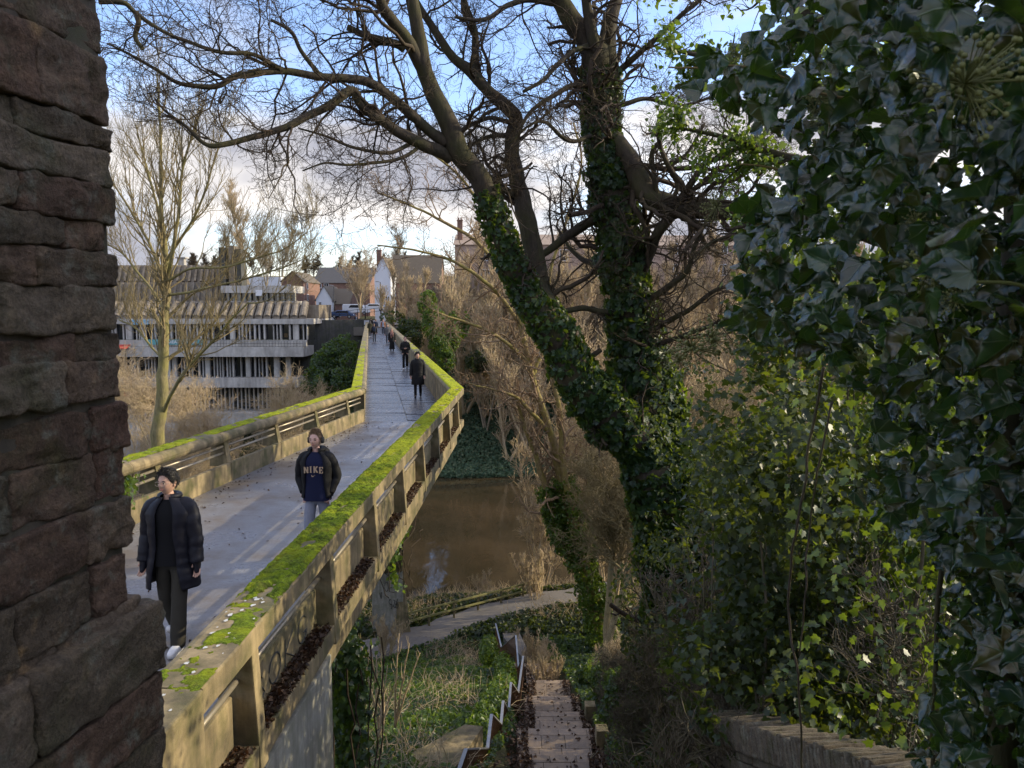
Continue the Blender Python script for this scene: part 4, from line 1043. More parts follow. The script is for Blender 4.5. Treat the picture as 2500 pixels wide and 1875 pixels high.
def car(label, px, py, d, m, Lc=4.2, van=False):
    x, z = W(px, d), Z0(py, d); t = thing('parked_car', label, 'van' if van else 'car', (x, d, z))
    hgt = 1.9 if van else 1.42; w_ = 1.75
    prof = [(-.5, .3), (-.5, .62), (-.46, .78), (-.30, .82), (-.2, 1), (.22, 1), (.36, .66), (.48, .58), (.5, .3)] if not van else [(-.5, .2), (-.5, .9), (-.47, 1), (.22, 1), (.34, .6), (.48, .5), (.5, .2)]
    mb = MB(); rings = []
    for yy, sc_, in ((-w_/2, .97), (-w_/2+.12, 1), (w_/2-.12, 1), (w_/2, .97)): rings.append([(x+a*Lc, d+yy, z+b*hgt*sc_) for a, b in prof])
    mb.loft(rings); mb.build('body', m, t, bevel=.03)
    mb = MB(); mb.add([(x-.26*Lc, d-w_/2-.01, z+.6*hgt+.12), (x+.30*Lc, d-w_/2-.01, z+.6*hgt+.12), (x+.2*Lc, d-w_/2-.01, z+hgt*.92), (x-.19*Lc, d-w_/2-.01, z+hgt*.92)], [(0, 1, 2, 3)]); mb.build('side_window', M['glass'], t)
    for a in (-.31, .32):
        mb = MB(); mb.tube([(x+a*Lc, d-w_/2-.02, z+.31), (x+a*Lc, d-w_/2+.2, z+.31)], .31, 14); wh = mb.build('wheel', M['tyre'], t)
        mb = MB(); mb.tube([(x+a*Lc, d-w_/2-.03, z+.31), (x+a*Lc, d-w_/2+.1, z+.31)], .18, 10); mb.build('rim', M['steel_light'], wh)
    mb = MB(); mb.box((x+.485*Lc, d-w_/2+.25, z+.5*hgt), (.1, .4, .14)); mb.build('headlight', M['white_paint'], t)
    return t
car('blue car waiting behind the guard rail near the traffic light', 838, 777, 142, M['car_blue'])
car('dark car left of the blue car at the street corner', 806, 780, 143, M['car_dark'], 3.8)
car('white van parked behind the street tree', 872, 768, 146, M['car_white'], 4.8, True)
car('silver white car in front of the tall white house', 915, 760, 149, M['car_white'])
# ================================================================== TREES
def catmull(C, n):
    C = np.asarray(C, float); P = np.vstack([2*C[0]-C[1], C, 2*C[-1]-C[-2]]); out = []
    for i in range(len(C)-1):
        a, b, c, d = P[i:i+4]; t = np.linspace(0, 1, n, endpoint=False)[:, None]
        out.append(.5*((2*b)+(c-a)*t+(2*a-5*b+4*c-d)*t*t+(3*b-a-3*c+d)*t**3))
    out.append(C[-1:]); return np.vstack(out)
def limb(pts, n=6, wob=.04):
    """(px, py, distance, radius px) control points -> polyline and radii in metres"""
    C = np.array([[*at(p[0], p[1], p[2]), p[3]/F*p[2]*1.02] for p in pts]); Q = catmull(C, n)
    P, Rr = Q[:, :3], np.maximum(Q[:, 3], .004)
    P = P+np.stack([fbm(P*1.3+k*31.7, 3) for k in range(3)], -1)*(wob+Rr[:, None]*.35)
    Rr = Rr*(1+.10*fbm(P*3, 2)); return P, Rr
def resample(P, Rr, n):
    s = np.concatenate([[0], np.cumsum(np.linalg.norm(np.diff(P, axis=0), axis=1))]); t = np.linspace(0, s[-1], n)
    return np.stack([np.interp(t, s, P[:, k]) for k in range(3)], -1), np.interp(t, s, Rr)
def spawn(P, Rr, per, t0, t1, ang, ln, npts, rg, up=.15, wander=.5, rs=.55, rmin=.004, taper=.35, lenfall=.5, lin=None):
    """children of polylines P (M,N,3), Rr (M,N)"""
    Mn, Nn, _ = P.shape
    cnt = np.full(Mn, per, int) if np.isscalar(per) else np.maximum(0, np.round(per).astype(int))
    par = np.repeat(np.arange(Mn), cnt); K = len(par)
    if K == 0: return np.zeros((0, npts, 3)), np.zeros((0, npts))
    t = rg.uniform(t0, t1, K); f = t*(Nn-1); i = np.minimum(f.astype(int), Nn-2); w = f-i
    p0 = P[par, i]*(1-w)[:, None]+P[par, i+1]*w[:, None]; r0 = Rr[par, i]*(1-w)+Rr[par, i+1]*w
    T = nrm(P[par, i+1]-P[par, i]); az = rg.uniform(0, 2*np.pi, K)
    ref = nrm(rg.normal(size=(K, 3))); s = nrm(np.cross(T, ref)); a = rg.uniform(*ang, K)
    D = nrm(T*np.cos(a)[:, None]+s*np.sin(a)[:, None]+np.array([0, 0, up]))
    Ln = rg.uniform(*ln, K)*(1-lenfall*t)
    if lin is not None: Ln = Ln*lin[par]
    Q = np.empty((K, npts, 3)); Q[:, 0] = p0; d = D
    for k in range(1, npts):
        d = nrm(d+rg.normal(size=(K, 3))*wander*.5+np.array([0, 0, up*.35])); Q[:, k] = Q[:, k-1]+d*(Ln/(npts-1))[:, None]
    rr = np.maximum(r0*rs, rmin)[:, None]*np.linspace(1, taper, npts)[None]; rr = np.minimum(rr, np.maximum(.03*Ln[:, None], rmin)); rr = np.maximum(rr, rmin*.7)
    return Q, rr
def tube_parts(sets):
    return merge([tubes(P, Rr, k) for P, Rr, k in sets if len(P)])
# ---------------- leaves
def ivy_template(lobes=True):
    if lobes:
        o = [(0, -.06), (.22, -.16), (.50, -.02), (.40, .22), (.56, .46), (.26, .52), (0, 1.0), (-.26, .52), (-.56, .46), (-.40, .22), (-.50, -.02), (-.22, -.16)]
        V = [(0, .22, -.03)]+[(x, y, .10*abs(x)-.10*max(0, y-.4)**1.0) for x, y in o]
        Fc = [(0, 1+i, 1+(i+1) % 12) for i in range(12)]
    else:
        V = [(0, -.05, 0), (.40, .12, .10), (.30, .55, .06), (0, 1, -.10), (-.30, .55, .06), (-.40, .12, .10)]
        Fc = [(0, 1, 2, 3), (0, 3, 4, 5)]
    return np.array(V, float), np.array(Fc)
IVY, LEAF = ivy_template(), ivy_template(False)
BIG_O = [(0, -.04), (.14, -.14), (.33, -.15), (.50, -.02), (.50, .12), (.43, .26), (.47, .40), (.36, .50), (.22, .62), (.10, .82), (0, 1.0)]
def big_template():
    """heart-shaped, gently lobed leaf with a dished blade and raised centre line"""
    o = BIG_O; half = []
    V = []; Fc = []
    for s in (1, -1):
        b = len(V); n = len(o)
        for k in range(n):
            x, y = o[k]; ym = o[k][1]
            V.append((0, ym if k else -.04, -.05-.06*max(0, ym-.5)))
            V.append((s*x*.5, ym, .05-.05*max(0, ym-.5)+.02*math.sin(ym*9)))
            V.append((s*x, ym, .07-.13*max(0, ym-.5)+.035*math.sin(ym*9+1)-.04*abs(x)))
        for k in range(n-1):
            for j in (0, 1):
                q = (b+k*3+j, b+k*3+j+1, b+(k+1)*3+j+1, b+(k+1)*3+j); Fc.append(q if s > 0 else q[::-1])
    return np.array(V, float), np.array(Fc)
BIG = big_template()
def leaves(P, Nn, size, tpl, rg, jit=.5, down=.8, cur_=(.4, 2.2)):
    V0, F0 = tpl; K = len(P)
    Nn = nrm(Nn+rg.normal(size=(K, 3))*jit)
    tip = np.array([0, 0, -down])+rg.normal(size=(K, 3))*.6
    Yv = nrm(tip-Nn*(tip*Nn).sum(1, keepdims=True)); Xv = np.cross(Yv, Nn)
    s = np.broadcast_to(size, (K,))[:, None, None]
    sx_ = rg.uniform(.8, 1.15, K)[:, None, None]; cur = rg.uniform(*cur_, K)[:, None, None]
    V = P[:, None]+s*(V0[None, :, 0:1]*sx_*Xv[:, None]+(V0[None, :, 1:2]-.3)*Yv[:, None]+V0[None, :, 2:3]*cur*Nn[:, None])
    Fq = (F0[None]+np.arange(K)[:, None, None]*len(V0)).reshape(-1, F0.shape[1])
    return V.reshape(-1, 3), Fq
def leaf_on_limb(P, Rr, n, rg, thick, size, tpl=LEAF, jit=.6, tr=(0, 1)):
    s = np.concatenate([[0], np.cumsum(np.linalg.norm(np.diff(P, axis=0), axis=1)*(Rr[1:]+Rr[:-1]))]); t = rg.uniform(tr[0], tr[1], n)*s[-1]
    i = np.clip(np.searchsorted(s, t)-1, 0, len(P)-2); w = ((t-s[i])/(s[i+1]-s[i]+1e-9))[:, None]
    c = P[i]*(1-w)+P[i+1]*w; r = Rr[i]*(1-w[:, 0])+Rr[i+1]*w[:, 0]; T = nrm(P[i+1]-P[i])
    a = nrm(np.cross(T, rg.normal(size=(n, 3))))
    lump = np.clip(.55+1.1*fbm(c*1.6+a*.8, 3), .05, 1.4)
    off = r+thick*lump*rg.uniform(0, 1, n)**.6
    return leaves(c+a*off[:, None], a, rg.uniform(*size, n), tpl, rg, jit)
rg = np.random.default_rng(42)
def grow_on(l):
    """carry a limb that is still thick at its last control point on to a thin tip"""
    if l[-1][1] > 0: return l
    a, b = l[-2], l[-1]; k = 150/max(1, math.hypot(b[0]-a[0], b[1]-a[1])); dx, dy = (b[0]-a[0])*k, (b[1]-a[1])*k; q = list(l)
    for i, f in enumerate((.72, .5, .3, .1)): q.append((b[0]+dx*(i+1)*(1-.1*i)+20*math.sin(b[0]+i*2), b[1]+dy*(i+1), b[2]-.1*i, max(1.2, b[3]*f)))
    return q
def big_tree(name, label, base, limbs, ivy, twig_per_m, seed, group=None, cover=None):
    rg = np.random.default_rng(seed)
    t = thing(name, label, 'tree', base)
    cur0 = [limb(l) for l in limbs]; cur = [limb(grow_on(l)) for l in limbs]
    tr = MB()
    for P, Rr in cur[:2]: tr.tube(P, Rr, 18)
    tr.build('trunk', M['bark'], t, smooth=True)
    lm = MB()
    for P, Rr in cur[2:]: lm.tube(P, Rr, 9)
    if len(cur) > 2: lm.build('boughs', M['bark'], t, smooth=True)
    # side branches and twigs
    S2 = []; n = 24
    PP, RR, LL = [], [], []
    for P, Rr in cur0:
        p, r = resample(P, Rr, n); L_ = np.linalg.norm(np.diff(P, axis=0), axis=1).sum(); PP.append(p); RR.append(r); LL.append(L_)
    PP, RR, LL = np.array(PP), np.array(RR), np.array(LL)
    per = LL*np.array([twig_per_m[i] if i < len(twig_per_m) else twig_per_m[-1] for i in range(len(cur))])
    b2, r2 = spawn(PP, RR, per*1.75, .06, 1, (.5, 1.25), (1.0, 3.2), 9, rg, .10, .6, .36, .008, .35)
    b3, r3 = spawn(b2, r2, 8, .12, 1, (.4, 1.2), (.4, 1.2), 7, rg, .08, .7, .55, .005)
    b4, r4 = spawn(b3, r3, 5, .15, 1, (.4, 1.2), (.18, .6), 5, rg, .0, .75, .6, .0036)
    b5, r5 = spawn(b4, r4, 2.0, .3, 1, (.4, 1.3), (.08, .26), 4, rg, -.12, 1.0, .7, .003)
    V, Fs = tube_parts([(b2, r2, 5), (b3, r3, 4), (b4, r4, 3), (b5, r5, 3)])
    np_mesh('branches', V, Fs, M['twig'], t, smooth=True)
    if ivy:
        parts = []
        for (k, n_, thick, size, tr_) in ivy:
            parts.append(leaf_on_limb(cur0[k][0], cur0[k][1], n_, rg, thick, size, IVY, .55, tr_))
        V, Fs = merge(parts); np_mesh('ivy', V, Fs, M['ivy'], t)
    return t, cur
D = 17.5
A1 = [(1700, 1840, D+.8, 66), (1655, 1560, D+.6, 60), (1627, 1323, D+.4, 58), (1593, 1178, D+.3, 55), (1554, 1082, D+.2, 52), (1482, 1000, D, 48), (1410, 913, D-.2, 45), (1362, 831, D-.3, 41), (1331, 786, D-.4, 38), (1288, 710, D-.6, 33), (1250, 640, D-.8, 29), (1228, 570, D-1, 26), (1204, 515, D-1.1, 24.5), (1174, 434, D-1.3, 25), (1125, 374, D-1.5, 26), (1100, 304, D-1.6, 23), (1060, 217, D-1.7, 20), (1036, 165, D-1.8, 18), (1018, 80, D-1.9, 16), (1004, -20, D-2, 14), (995, -140, D-2.1, 11)]
A2 = [(1365, 815, D-.3, 26), (1342, 759, D-.2, 26), (1321, 694, D, 25), (1299, 597, D+.1, 23), (1277, 499, D+.2, 21), (1261, 423, D+.2, 19), (1254, 336, D+.2, 18), (1261, 293, D+.2, 17), (1243, 262, D+.1, 16), (1196, 228, D, 14), (1153, 179, D-.1, 12), (1104, 136, D-.2, 10.5), (1055, 70, D-.3, 9), (1017, 10, D-.4, 7), (990, -60, D-.5, 5)]
Al = [A1, A2,
 [(1050, 195, D-1.7, 15), (1000, 110, D-2, 15), (960, 55, D-2.3, 14), (932, 10, D-2.5, 12), (905, -70, D-2.8, 9)],
 [(1174, 206, D, 9), (1161, 146, D, 9), (1158, 81, D, 8), (1136, 16, D, 7), (1118, -50, D, 5)],
 [(1255, 478, D+.2, 9), (1190, 428, D-.5, 8), (1140, 395, D-1.3, 9)],
 [(1105, 385, D-1.5, 17), (1084, 374, D-1.6, 16), (1023, 350, D-1.9, 14.5), (942, 301, D-2.3, 12.5), (885, 260, D-2.5, 11.5), (860, 224, D-2.6, 11), (828, 240, D-2.8, 10), (759, 281, D-3.1, 9), (698, 309, D-3.4, 8.5), (616, 334, D-3.7, 7.5), (535, 352, D-4, 6.5), (494, 346, D-4.1, 5), (453, 309, D-4.2, 4), (413, 277, D-4.3, 3), (380, 240, D-4.4, 2)],
 [(1095, 350, D-1.6, 14), (1056, 328, D-1.7, 13), (1003, 277, D-2, 12), (942, 228, D-2.3, 11.5), (881, 199, D-2.5, 10.5), (779, 183, D-2.9, 9), (698, 171, D-3.2, 8), (584, 183, D-3.7, 7), (535, 207, D-3.9, 6.5), (494, 211, D-4, 6), (433, 199, D-4.2, 5), (372, 163, D-4.4, 4), (311, 126, D-4.6, 3), (262, 104, D-4.8, 2)],
 [(700, 172, D-3.2, 6), (657, 150, D-3.5, 5.5), (608, 130, D-3.8, 5), (535, 124, D-4.1, 4.6), (453, 100, D-4.5, 4.2), (392, 73, D-4.8, 4), (331, 33, D-5, 5), (300, 8, D-5.1, 6), (240, 2, D-5.2, 7)],
 [(331, 30, D-5, 6), (336, 55, D-5, 6), (328, 88, D-5, 5.5), (348, 118, D-5, 5)],
 [(783, 181, D-2.9, 6), (738, 122, D-3, 5), (710, 77, D-3.1, 4.5), (661, 49, D-3.2, 3.5)],
 [(985, 118, D-2, 10), (966, 106, D-2.1, 9.5), (909, 90, D-2.3, 8), (848, 65, D-2.5, 7)],
 [(1010, 347, D-1.9, 5), (942, 372, D-2.2, 4.5), (860, 358, D-2.5, 3.6), (799, 334, D-2.8, 3), (730, 313, D-3, 2)],
 [(1030, 352, D-1.8, 5), (1003, 372, D-2, 4.5), (942, 395, D-2.3, 4), (860, 403, D-2.7, 3.2), (799, 399, D-3, 2.6), (738, 417, D-3.2, 1.8)],
 [(1250, 300, D, 6), (1200, 285, D+.4, 5), (1150, 305, D+.7, 5), (1105, 330, D+.9, 4)],
 [(1240, 330, D, 6), (1200, 330, D+.3, 5), (1150, 355, D+.6, 4.5), (1120, 380, D+.8, 4)]]
treeA, curA = big_tree('sycamore_tree', 'big bare sycamore leaning left over the bridge, ivy on its lower trunk', gr(1655, 1560, -5), Al,
    [(0, 12500, .36, (.09, .18), (0, .70)), (0, 4200, .17, (.07, .14), (.60, .90)), (1, 350, .08, (.07, .12), (0, .12))], [.5, 1.2, 2.2, 2, 2, 2.1, 2.1, 2.4], 3)
D = 18.3
B1 = [(1720, 1840, D, 66), (1690, 1640, D, 62), (1668, 1480, D, 60), (1640, 1290, D, 56), (1603, 1082, D, 52), (1569, 938, D, 48), (1552, 800, D, 45), (1530, 690, D, 43), (1512, 590, D, 42), (1496, 500, D, 41), (1480, 407, D, 39), (1466, 298, D, 37), (1459, 217, D, 35), (1452, 140, D, 34), (1425, 85, D-.1, 26), (1385, 25, D-.3, 22), (1345, -40, D-.5, 18), (1300, -140, D-.8, 12)]
B2 = [(1488, 420, D, 26), (1486, 330, D, 26), (1488, 240, D, 25), (1482, 150, D, 23), (1484, 80, D+.1, 19), (1503, 20, D+.2, 16), (1522, -50, D+.3, 12)]
Bl = [B1, B2,
 [(1462, 150, D-.2, 15), (1450, 90, D-.4, 13), (1440, 33, D-.5, 12), (1425, -40, D-.7, 10)],
 [(1492, 330, D-.1, 22), (1521, 372, D-.3, 24), (1559, 430, D-.5, 25), (1590, 478, D-.7, 27), (1646, 502, D-.9, 27), (1722, 506, D-1.2, 25), (1809, 511, D-1.5, 22), (1885, 507, D-1.8, 19), (1990, 480, D-2.2, 14)],
 [(1650, 512, D-.9, 13), (1625, 545, D-.8, 13), (1600, 580, D-.6, 13), (1578, 635, D-.3, 12), (1552, 690, D, 12)],
 [(1608, 485, D-.8, 7), (1600, 440, D-1, 6.5), (1592, 380, D-1.2, 6), (1612, 345, D-1.3, 5), (1600, 325, D-1.4, 4)],
 [(1660, 490, D-.9, 9), (1690, 440, D-1.1, 8), (1722, 401, D-1.3, 7), (1776, 380, D-1.5, 6), (1858, 325, D-1.8, 5)],
 [(1640, 492, D-.8, 6), (1655, 455, D-.8, 5), (1640, 410, D-.8, 5), (1680, 370, D-.8, 4), (1720, 300, D-.8, 3)],
 [(1700, 495, D-1.1, 6), (1740, 450, D-1, 5.5), (1790, 440, D-1, 5), (1850, 400, D-1, 4), (1930, 390, D-1, 3)],
 [(1560, 745, D, 9), (1601, 719, D-.5, 8.5), (1651, 685, D-1, 7.5), (1683, 653, D-1.3, 6.5), (1699, 599, D-1.5, 5.5), (1725, 540, D-1.7, 4)],
 [(1570, 820, D, 8), (1613, 795, D-.5, 7), (1683, 757, D-1, 6), (1746, 710, D-1.4, 5), (1830, 690, D-1.8, 3)],
 [(1575, 850, D, 7), (1640, 830, D-.7, 6), (1720, 800, D-1.3, 5), (1800, 770, D-1.8, 3)],
 [(1350, 768, D-.8, 7), (1414, 756, D-.5, 7), (1450, 758, D-.3, 7), (1530, 775, D, 9)],
 [(1316, 625, D, 8), (1366, 590, D+.2, 10), (1414, 555, D+.2, 11), (1455, 533, D, 12), (1500, 520, D, 14)],
 [(1520, 640, D, 9), (1474, 643, D+.6, 8), (1430, 637, D+1, 7), (1395, 609, D+1.3, 5), (1370, 570, D+1.5, 4)],
 [(1445, 330, D-.3, 5), (1390, 345, D-.8, 4.5), (1330, 300, D-1.2, 4), (1290, 310, D-1.5, 3), (1240, 350, D-1.7, 2)],
 [(1440, 210, D-.3, 7), (1395, 210, D-.6, 6), (1340, 240, D-1, 5.5), (1290, 280, D-1.3, 4.5), (1265, 330, D-1.5, 3)],
 [(1440, 110, D-.3, 7), (1390, 130, D-.8, 6), (1330, 190, D-1.3, 5), (1280, 225, D-1.7, 4)],
 [(1500, 180, D, 8), (1560, 130, D-.3, 7), (1640, 60, D-.6, 6), (1720, -10, D-.9, 5)],
 [(1500, 260, D, 6), (1580, 240, D+.3, 5), (1660, 260, D+.5, 4), (1760, 230, D+.7, 3)],
 [(1370, 10, D-.3, 8), (1300, 0, D-.6, 7), (1240, 15, D-1, 6), (1180, 50, D-1.4, 5), (1110, 45, D-1.8, 3)]]
treeB, curB = big_tree('ivy_clad_tree', 'tall upright bare tree with its trunk wrapped thickly in dark ivy', gr(1690, 1640, -5), Bl,
    [(0, 17000, .50, (.09, .18), (0, .64)), (0, 8500, .34, (.08, .16), (.52, .84)), (0, 1800, .12, (.07, .13), (.80, .93)), (1, 700, .08, (.07, .12), (0, .6))], [.7, 1.6, 2.4, 2.4], 8)
# ---------------- generic bare trees
def bare_tree_mesh(seed, h, spread, stems=1, r0=.2, dens=(9, 7, 6, 4), clean=.25, updraft=.35, wander=.35, tw=.012, lean=(0, 0), forkang=(.35, .9), sides=(9, 6, 4, 3, 3)):
    rg = np.random.default_rng(seed); P = []; Rr = []
    for s in range(stems):
        az = rg.uniform(0, 6.28); out = (0 if stems == 1 else rg.uniform(.1, .45))
        pts = [np.zeros(3)+([0, 0, 0] if stems == 1 else [math.cos(az)*.12*stems**.5*rg.uniform(.2, 1), math.sin(az)*.12*stems**.5*rg.uniform(.2, 1), 0])]
        d = nrm(np.array([math.cos(az)*out+lean[0], math.sin(az)*out+lean[1], 1])); hh = h*rg.uniform(.75, 1) if stems > 1 else h
        for k in range(11): d = nrm(d+rg.normal(size=3)*.07+[0, 0, .03]); pts.append(pts[-1]+d*hh/11)
        P.append(pts); Rr.append(r0*(rg.uniform(.6, 1) if stems > 1 else 1)*np.linspace(1, .12, 12)**.9)
    P, Rr = np.array(P), np.array(Rr)
    b1, r1 = spawn(P, Rr, dens[0], clean, 1, forkang, (spread*.5, spread), 9, rg, updraft, wander, .55, tw*1.6, .25, .55)
    b2, r2 = spawn(b1, r1, dens[1], .15, 1, (.35, .9), (spread*.22, spread*.5), 7, rg, updraft*.7, wander, .6, tw*1.2, .35, .4)
    b3, r3 = spawn(b2, r2, dens[2], .15, 1, (.35, .9), (spread*.1, spread*.26), 5, rg, updraft*.5, wander, .65, tw, .4, .3)
    b4, r4 = spawn(b3, r3, dens[3], .2, 1, (.3, .9), (spread*.05, spread*.13), 4, rg, updraft*.3, wander, .7, tw*.8, .5, .3)
    V1, F1 = tube_parts([(P, Rr, sides[0])]); V2, F2 = tube_parts([(b1, r1, sides[1]), (b2, r2, sides[2]), (b3, r3, sides[3]), (b4, r4, sides[4])])
    return (V1, F1), (V2, F2), (P, Rr, b1, r1, b2, r2)
def make_tree(name, label, loc, mesh, mt, mtw, group=None, rz=0, sc_=1, cat='tree', tname='trunk', cname='crown'):
    t = thing(name, label, cat, loc, rz, group); t['_local'] = 1; t.scale = (sc_,)*3 if np.isscalar(sc_) else sc_
    np_mesh(tname, *mesh[0], mt, t, smooth=True); np_mesh(cname, *mesh[1], mtw, t, smooth=True); return t
def copy_tree(t, loc, rz, sc_, label=None, mats=None):
    r = t.copy(); COL.objects.link(r); r.location = [float(c) for c in loc]; r.rotation_euler = (0, 0, rz); r.scale = (sc_,)*3 if np.isscalar(sc_) else sc_
    if label: r['label'] = label
    for ch in t.children:
        c = ch.copy(); COL.objects.link(c); c.parent = r
    return r
# the sunlit young tree left of the bridge (hand-placed stems)
D = 32
Cl = [[(376, 1120, D, 22), (388, 1065, D, 19.5), (393, 990, D, 17.5), (398, 900, D, 15.5), (404, 800, D, 13.5), (408, 700, D, 11), (405, 630, D, 9), (398, 560, D, 7), (393, 450, D, 5.5), (392, 330, D, 4), (388, 250, D, 3.5), (383, 180, D, 2)],
 [(408, 690, D, 9), (418, 640, D-.3, 8), (430, 570, D-.6, 7.5), (440, 480, D-.9, 6), (445, 420, D-1, 5), (470, 330, D-1.3, 4), (500, 250, D-1.6, 2.5)],
 [(396, 1010, D, 8), (415, 970, D-.5, 7.5), (440, 925, D-1, 7), (475, 880, D-1.5, 6), (530, 820, D-2, 5), (570, 775, D-2.4, 4.2), (605, 740, D-2.7, 3.5)],
 [(605, 740, D-2.7, 3), (640, 738, D-3, 2.6), (670, 722, D-3.2, 2.2), (700, 700, D-3.4, 1.6)],
 [(402, 690, D, 6), (420, 680, D-.4, 5.5), (470, 655, D-1, 5), (560, 650, D-2, 4), (640, 625, D-2.8, 3.4), (690, 610, D-3.2, 2.8), (750, 570, D-3.7, 1.6)],
 [(404, 720, D, 6), (450, 715, D-.7, 5), (520, 700, D-1.6, 4.4), (600, 680, D-2.5, 3.6), (700, 650, D-3.4, 2.4), (760, 620, D-4, 1.3)],
 [(405, 700, D, 7), (385, 640, D+.3, 6), (350, 570, D+.6, 5), (310, 500, D+1, 4), (270, 440, D+1.4, 2.6)],
 [(404, 760, D, 6), (380, 720, D+.4, 5), (340, 670, D+.8, 4.4), (300, 620, D+1.2, 3.4), (255, 590, D+1.6, 2)],
 [(400, 880, D, 5), (370, 850, D+.5, 4.5), (330, 800, D+1, 4), (290, 780, D+1.4, 3)],
 [(404, 640, D, 7), (430, 600, D-.2, 6), (470, 540, D-.5, 5), (500, 470, D-.8, 4), (520, 400, D-1, 3), (545, 330, D-1.2, 1.6)],
 [(396, 540, D, 5), (375, 470, D+.3, 4.4), (350, 380, D+.5, 3.4), (330, 300, D+.7, 2)]]
rg = np.random.default_rng(17)
birch = thing('young_tree', 'slender bare tree with sunlit yellowish trunk left of the bridge', 'tree', gr(380, 1120, -12))
cur = [limb(l, 5, .03) for l in Cl]
mb = MB(); base = cur[0]; P0 = np.vstack([base[0][0]+[-.25, 0, -7], base[0]]); mb.tube(P0, np.concatenate([[.38], base[1]*.80]), 16); mb.build('trunk', M['bark_pale'], birch, smooth=True)
mb = MB()
for P, Rr in cur[1:]: mb.tube(P, Rr*.6, 8)
mb.build('boughs', M['bark_pale'], birch, smooth=True)
PR = [resample(P, Rr, 20) for P, Rr in cur]; PP = np.array([p for p, r in PR]); RR = np.array([r for p, r in PR])
per = np.array([26, 14, 14, 6, 14, 14, 12, 12, 10, 12, 10])
b2, r2 = spawn(PP, RR, per*1.3, .25, 1, (.3, .75), (1.6, 5.2), 9, rg, .34, .3, .32, .010, .3, .45)
b3, r3 = spawn(b2, r2, 8, .12, 1, (.3, .8), (.5, 2.0), 7, rg, .25, .4, .55, .007, .4)
b4, r4 = spawn(b3, r3, 5, .15, 1, (.3, .8), (.25, .9), 5, rg, .2, .45, .6, .0055)
V, Fs = tube_parts([(b2, r2, 5), (b3, r3, 4), (b4, r4, 3)]); np_mesh('branches', V, Fs, M['twig_lit'], birch, smooth=True)
# small tree with an ivy-covered base beside the riverside path
D = 46
El = [[(1475, 1590, D, 20), (1455, 1480, D, 19), (1425, 1370, D, 17), (1395, 1260, D, 15), (1365, 1150, D, 13), (1345, 1060, D, 11), (1325, 1000, D, 10), (1300, 930, D, 9), (1285, 860, D, 8), (1270, 790, D, 7), (1255, 720, D, 5), (1238, 650, D, 3), (1215, 570, D, 2)],
 [(1395, 1260, D, 12), (1380, 1180, D-.4, 10), (1372, 1080, D-.6, 9), (1365, 1000, D-.8, 8), (1352, 930, D-1, 7), (1345, 850, D-1.2, 5.5), (1330, 760, D-1.3, 4), (1320, 690, D-1.4, 2.5)],
 [(1345, 1060, D, 7), (1300, 1010, D-.5, 6), (1260, 970, D-.9, 4.5), (1200, 950, D-1.4, 3), (1140, 935, D-1.8, 2)],
 [(1420, 1360, D, 10), (1430, 1250, D+.3, 8), (1440, 1130, D+.5, 6.5), (1445, 1050, D+.6, 5), (1430, 980, D+.7, 3)],
 [(1300, 930, D, 6), (1320, 870, D+.4, 5), (1360, 800, D+.8, 4), (1400, 740, D+1.2, 2.6)],
 [(1255, 720, D, 6), (1210, 640, D-.5, 5.5), (1150, 580, D-1, 5), (1080, 540, D-1.6, 4), (1000, 500, D-2.2, 3), (920, 470, D-2.8, 2)],
 [(1270, 790, D, 6), (1200, 700, D-1, 5.5), (1110, 640, D-2, 4.5), (1010, 610, D-3, 3), (920, 600, D-3.6, 2)],
 [(1245, 680, D, 5), (1200, 560, D, 5), (1140, 450, D, 4), (1060, 380, D-.4, 3), (980, 340, D-.8, 2)],
 [(1300, 900, D, 6), (1230, 830, D-1, 5), (1150, 790, D-2, 4), (1060, 760, D-3, 2.5)],
 [(1330, 760, D-1, 5), (1350, 640, D-1, 4.5), (1390, 520, D-1, 4), (1420, 400, D-1, 3), (1400, 300, D-1, 2)],
 [(1420, 1340, D, 15), (1380, 1330, D, 13), (1350, 1250, D, 11), (1320, 1150, D, 9), (1285, 1050, D, 6), (1262, 980, D, 4)]]
pt = thing('multi_stem_tree', 'multi-stemmed bare tree with ivy on its base beside the riverside path', 'tree', gr(1475, 1590, -17))
cur = [limb(l, 5, .05) for l in El]; mb = MB()
for P, Rr in cur: mb.tube(P, Rr*.82, 10)
mb.build('trunk', M['bark_warm'], pt, smooth=True)
PR = [resample(P, Rr, 20) for P, Rr in cur]; PP = np.array([p for p, r in PR]); RR = np.array([r for p, r in PR])
b2, r2 = spawn(PP, RR, 20, .2, 1, (.4, 1.1), (1.4, 5.0), 9, rg, .12, .6, .4, .014, .35)
b3, r3 = spawn(b2, r2, 7, .12, 1, (.4, 1.1), (.5, 1.8), 7, rg, .08, .7, .6, .011)
b4, r4 = spawn(b3, r3, 4, .15, 1, (.4, 1.1), (.25, .8), 5, rg, .05, .7, .65, .009)
V, Fs = tube_parts([(b2, r2, 5), (b3, r3, 4), (b4, r4, 3)]); np_mesh('branches', V, Fs, M['twig_red'], pt, smooth=True)
parts = [leaf_on_limb(cur[0][0], cur[0][1]*1.2, 5200, rg, .75, (.13, .24), LEAF, .7, (0, .62)), leaf_on_limb(cur[10][0], cur[10][1]*1.2, 2600, rg, .6, (.13, .24), LEAF, .7, (0, .6)), leaf_on_limb(cur[3][0], cur[3][1], 900, rg, .4, (.12, .2), LEAF, .7, (0, .35))]
V, Fs = merge(parts); np_mesh('ivy', V, Fs, M['ivy_lit'], pt)
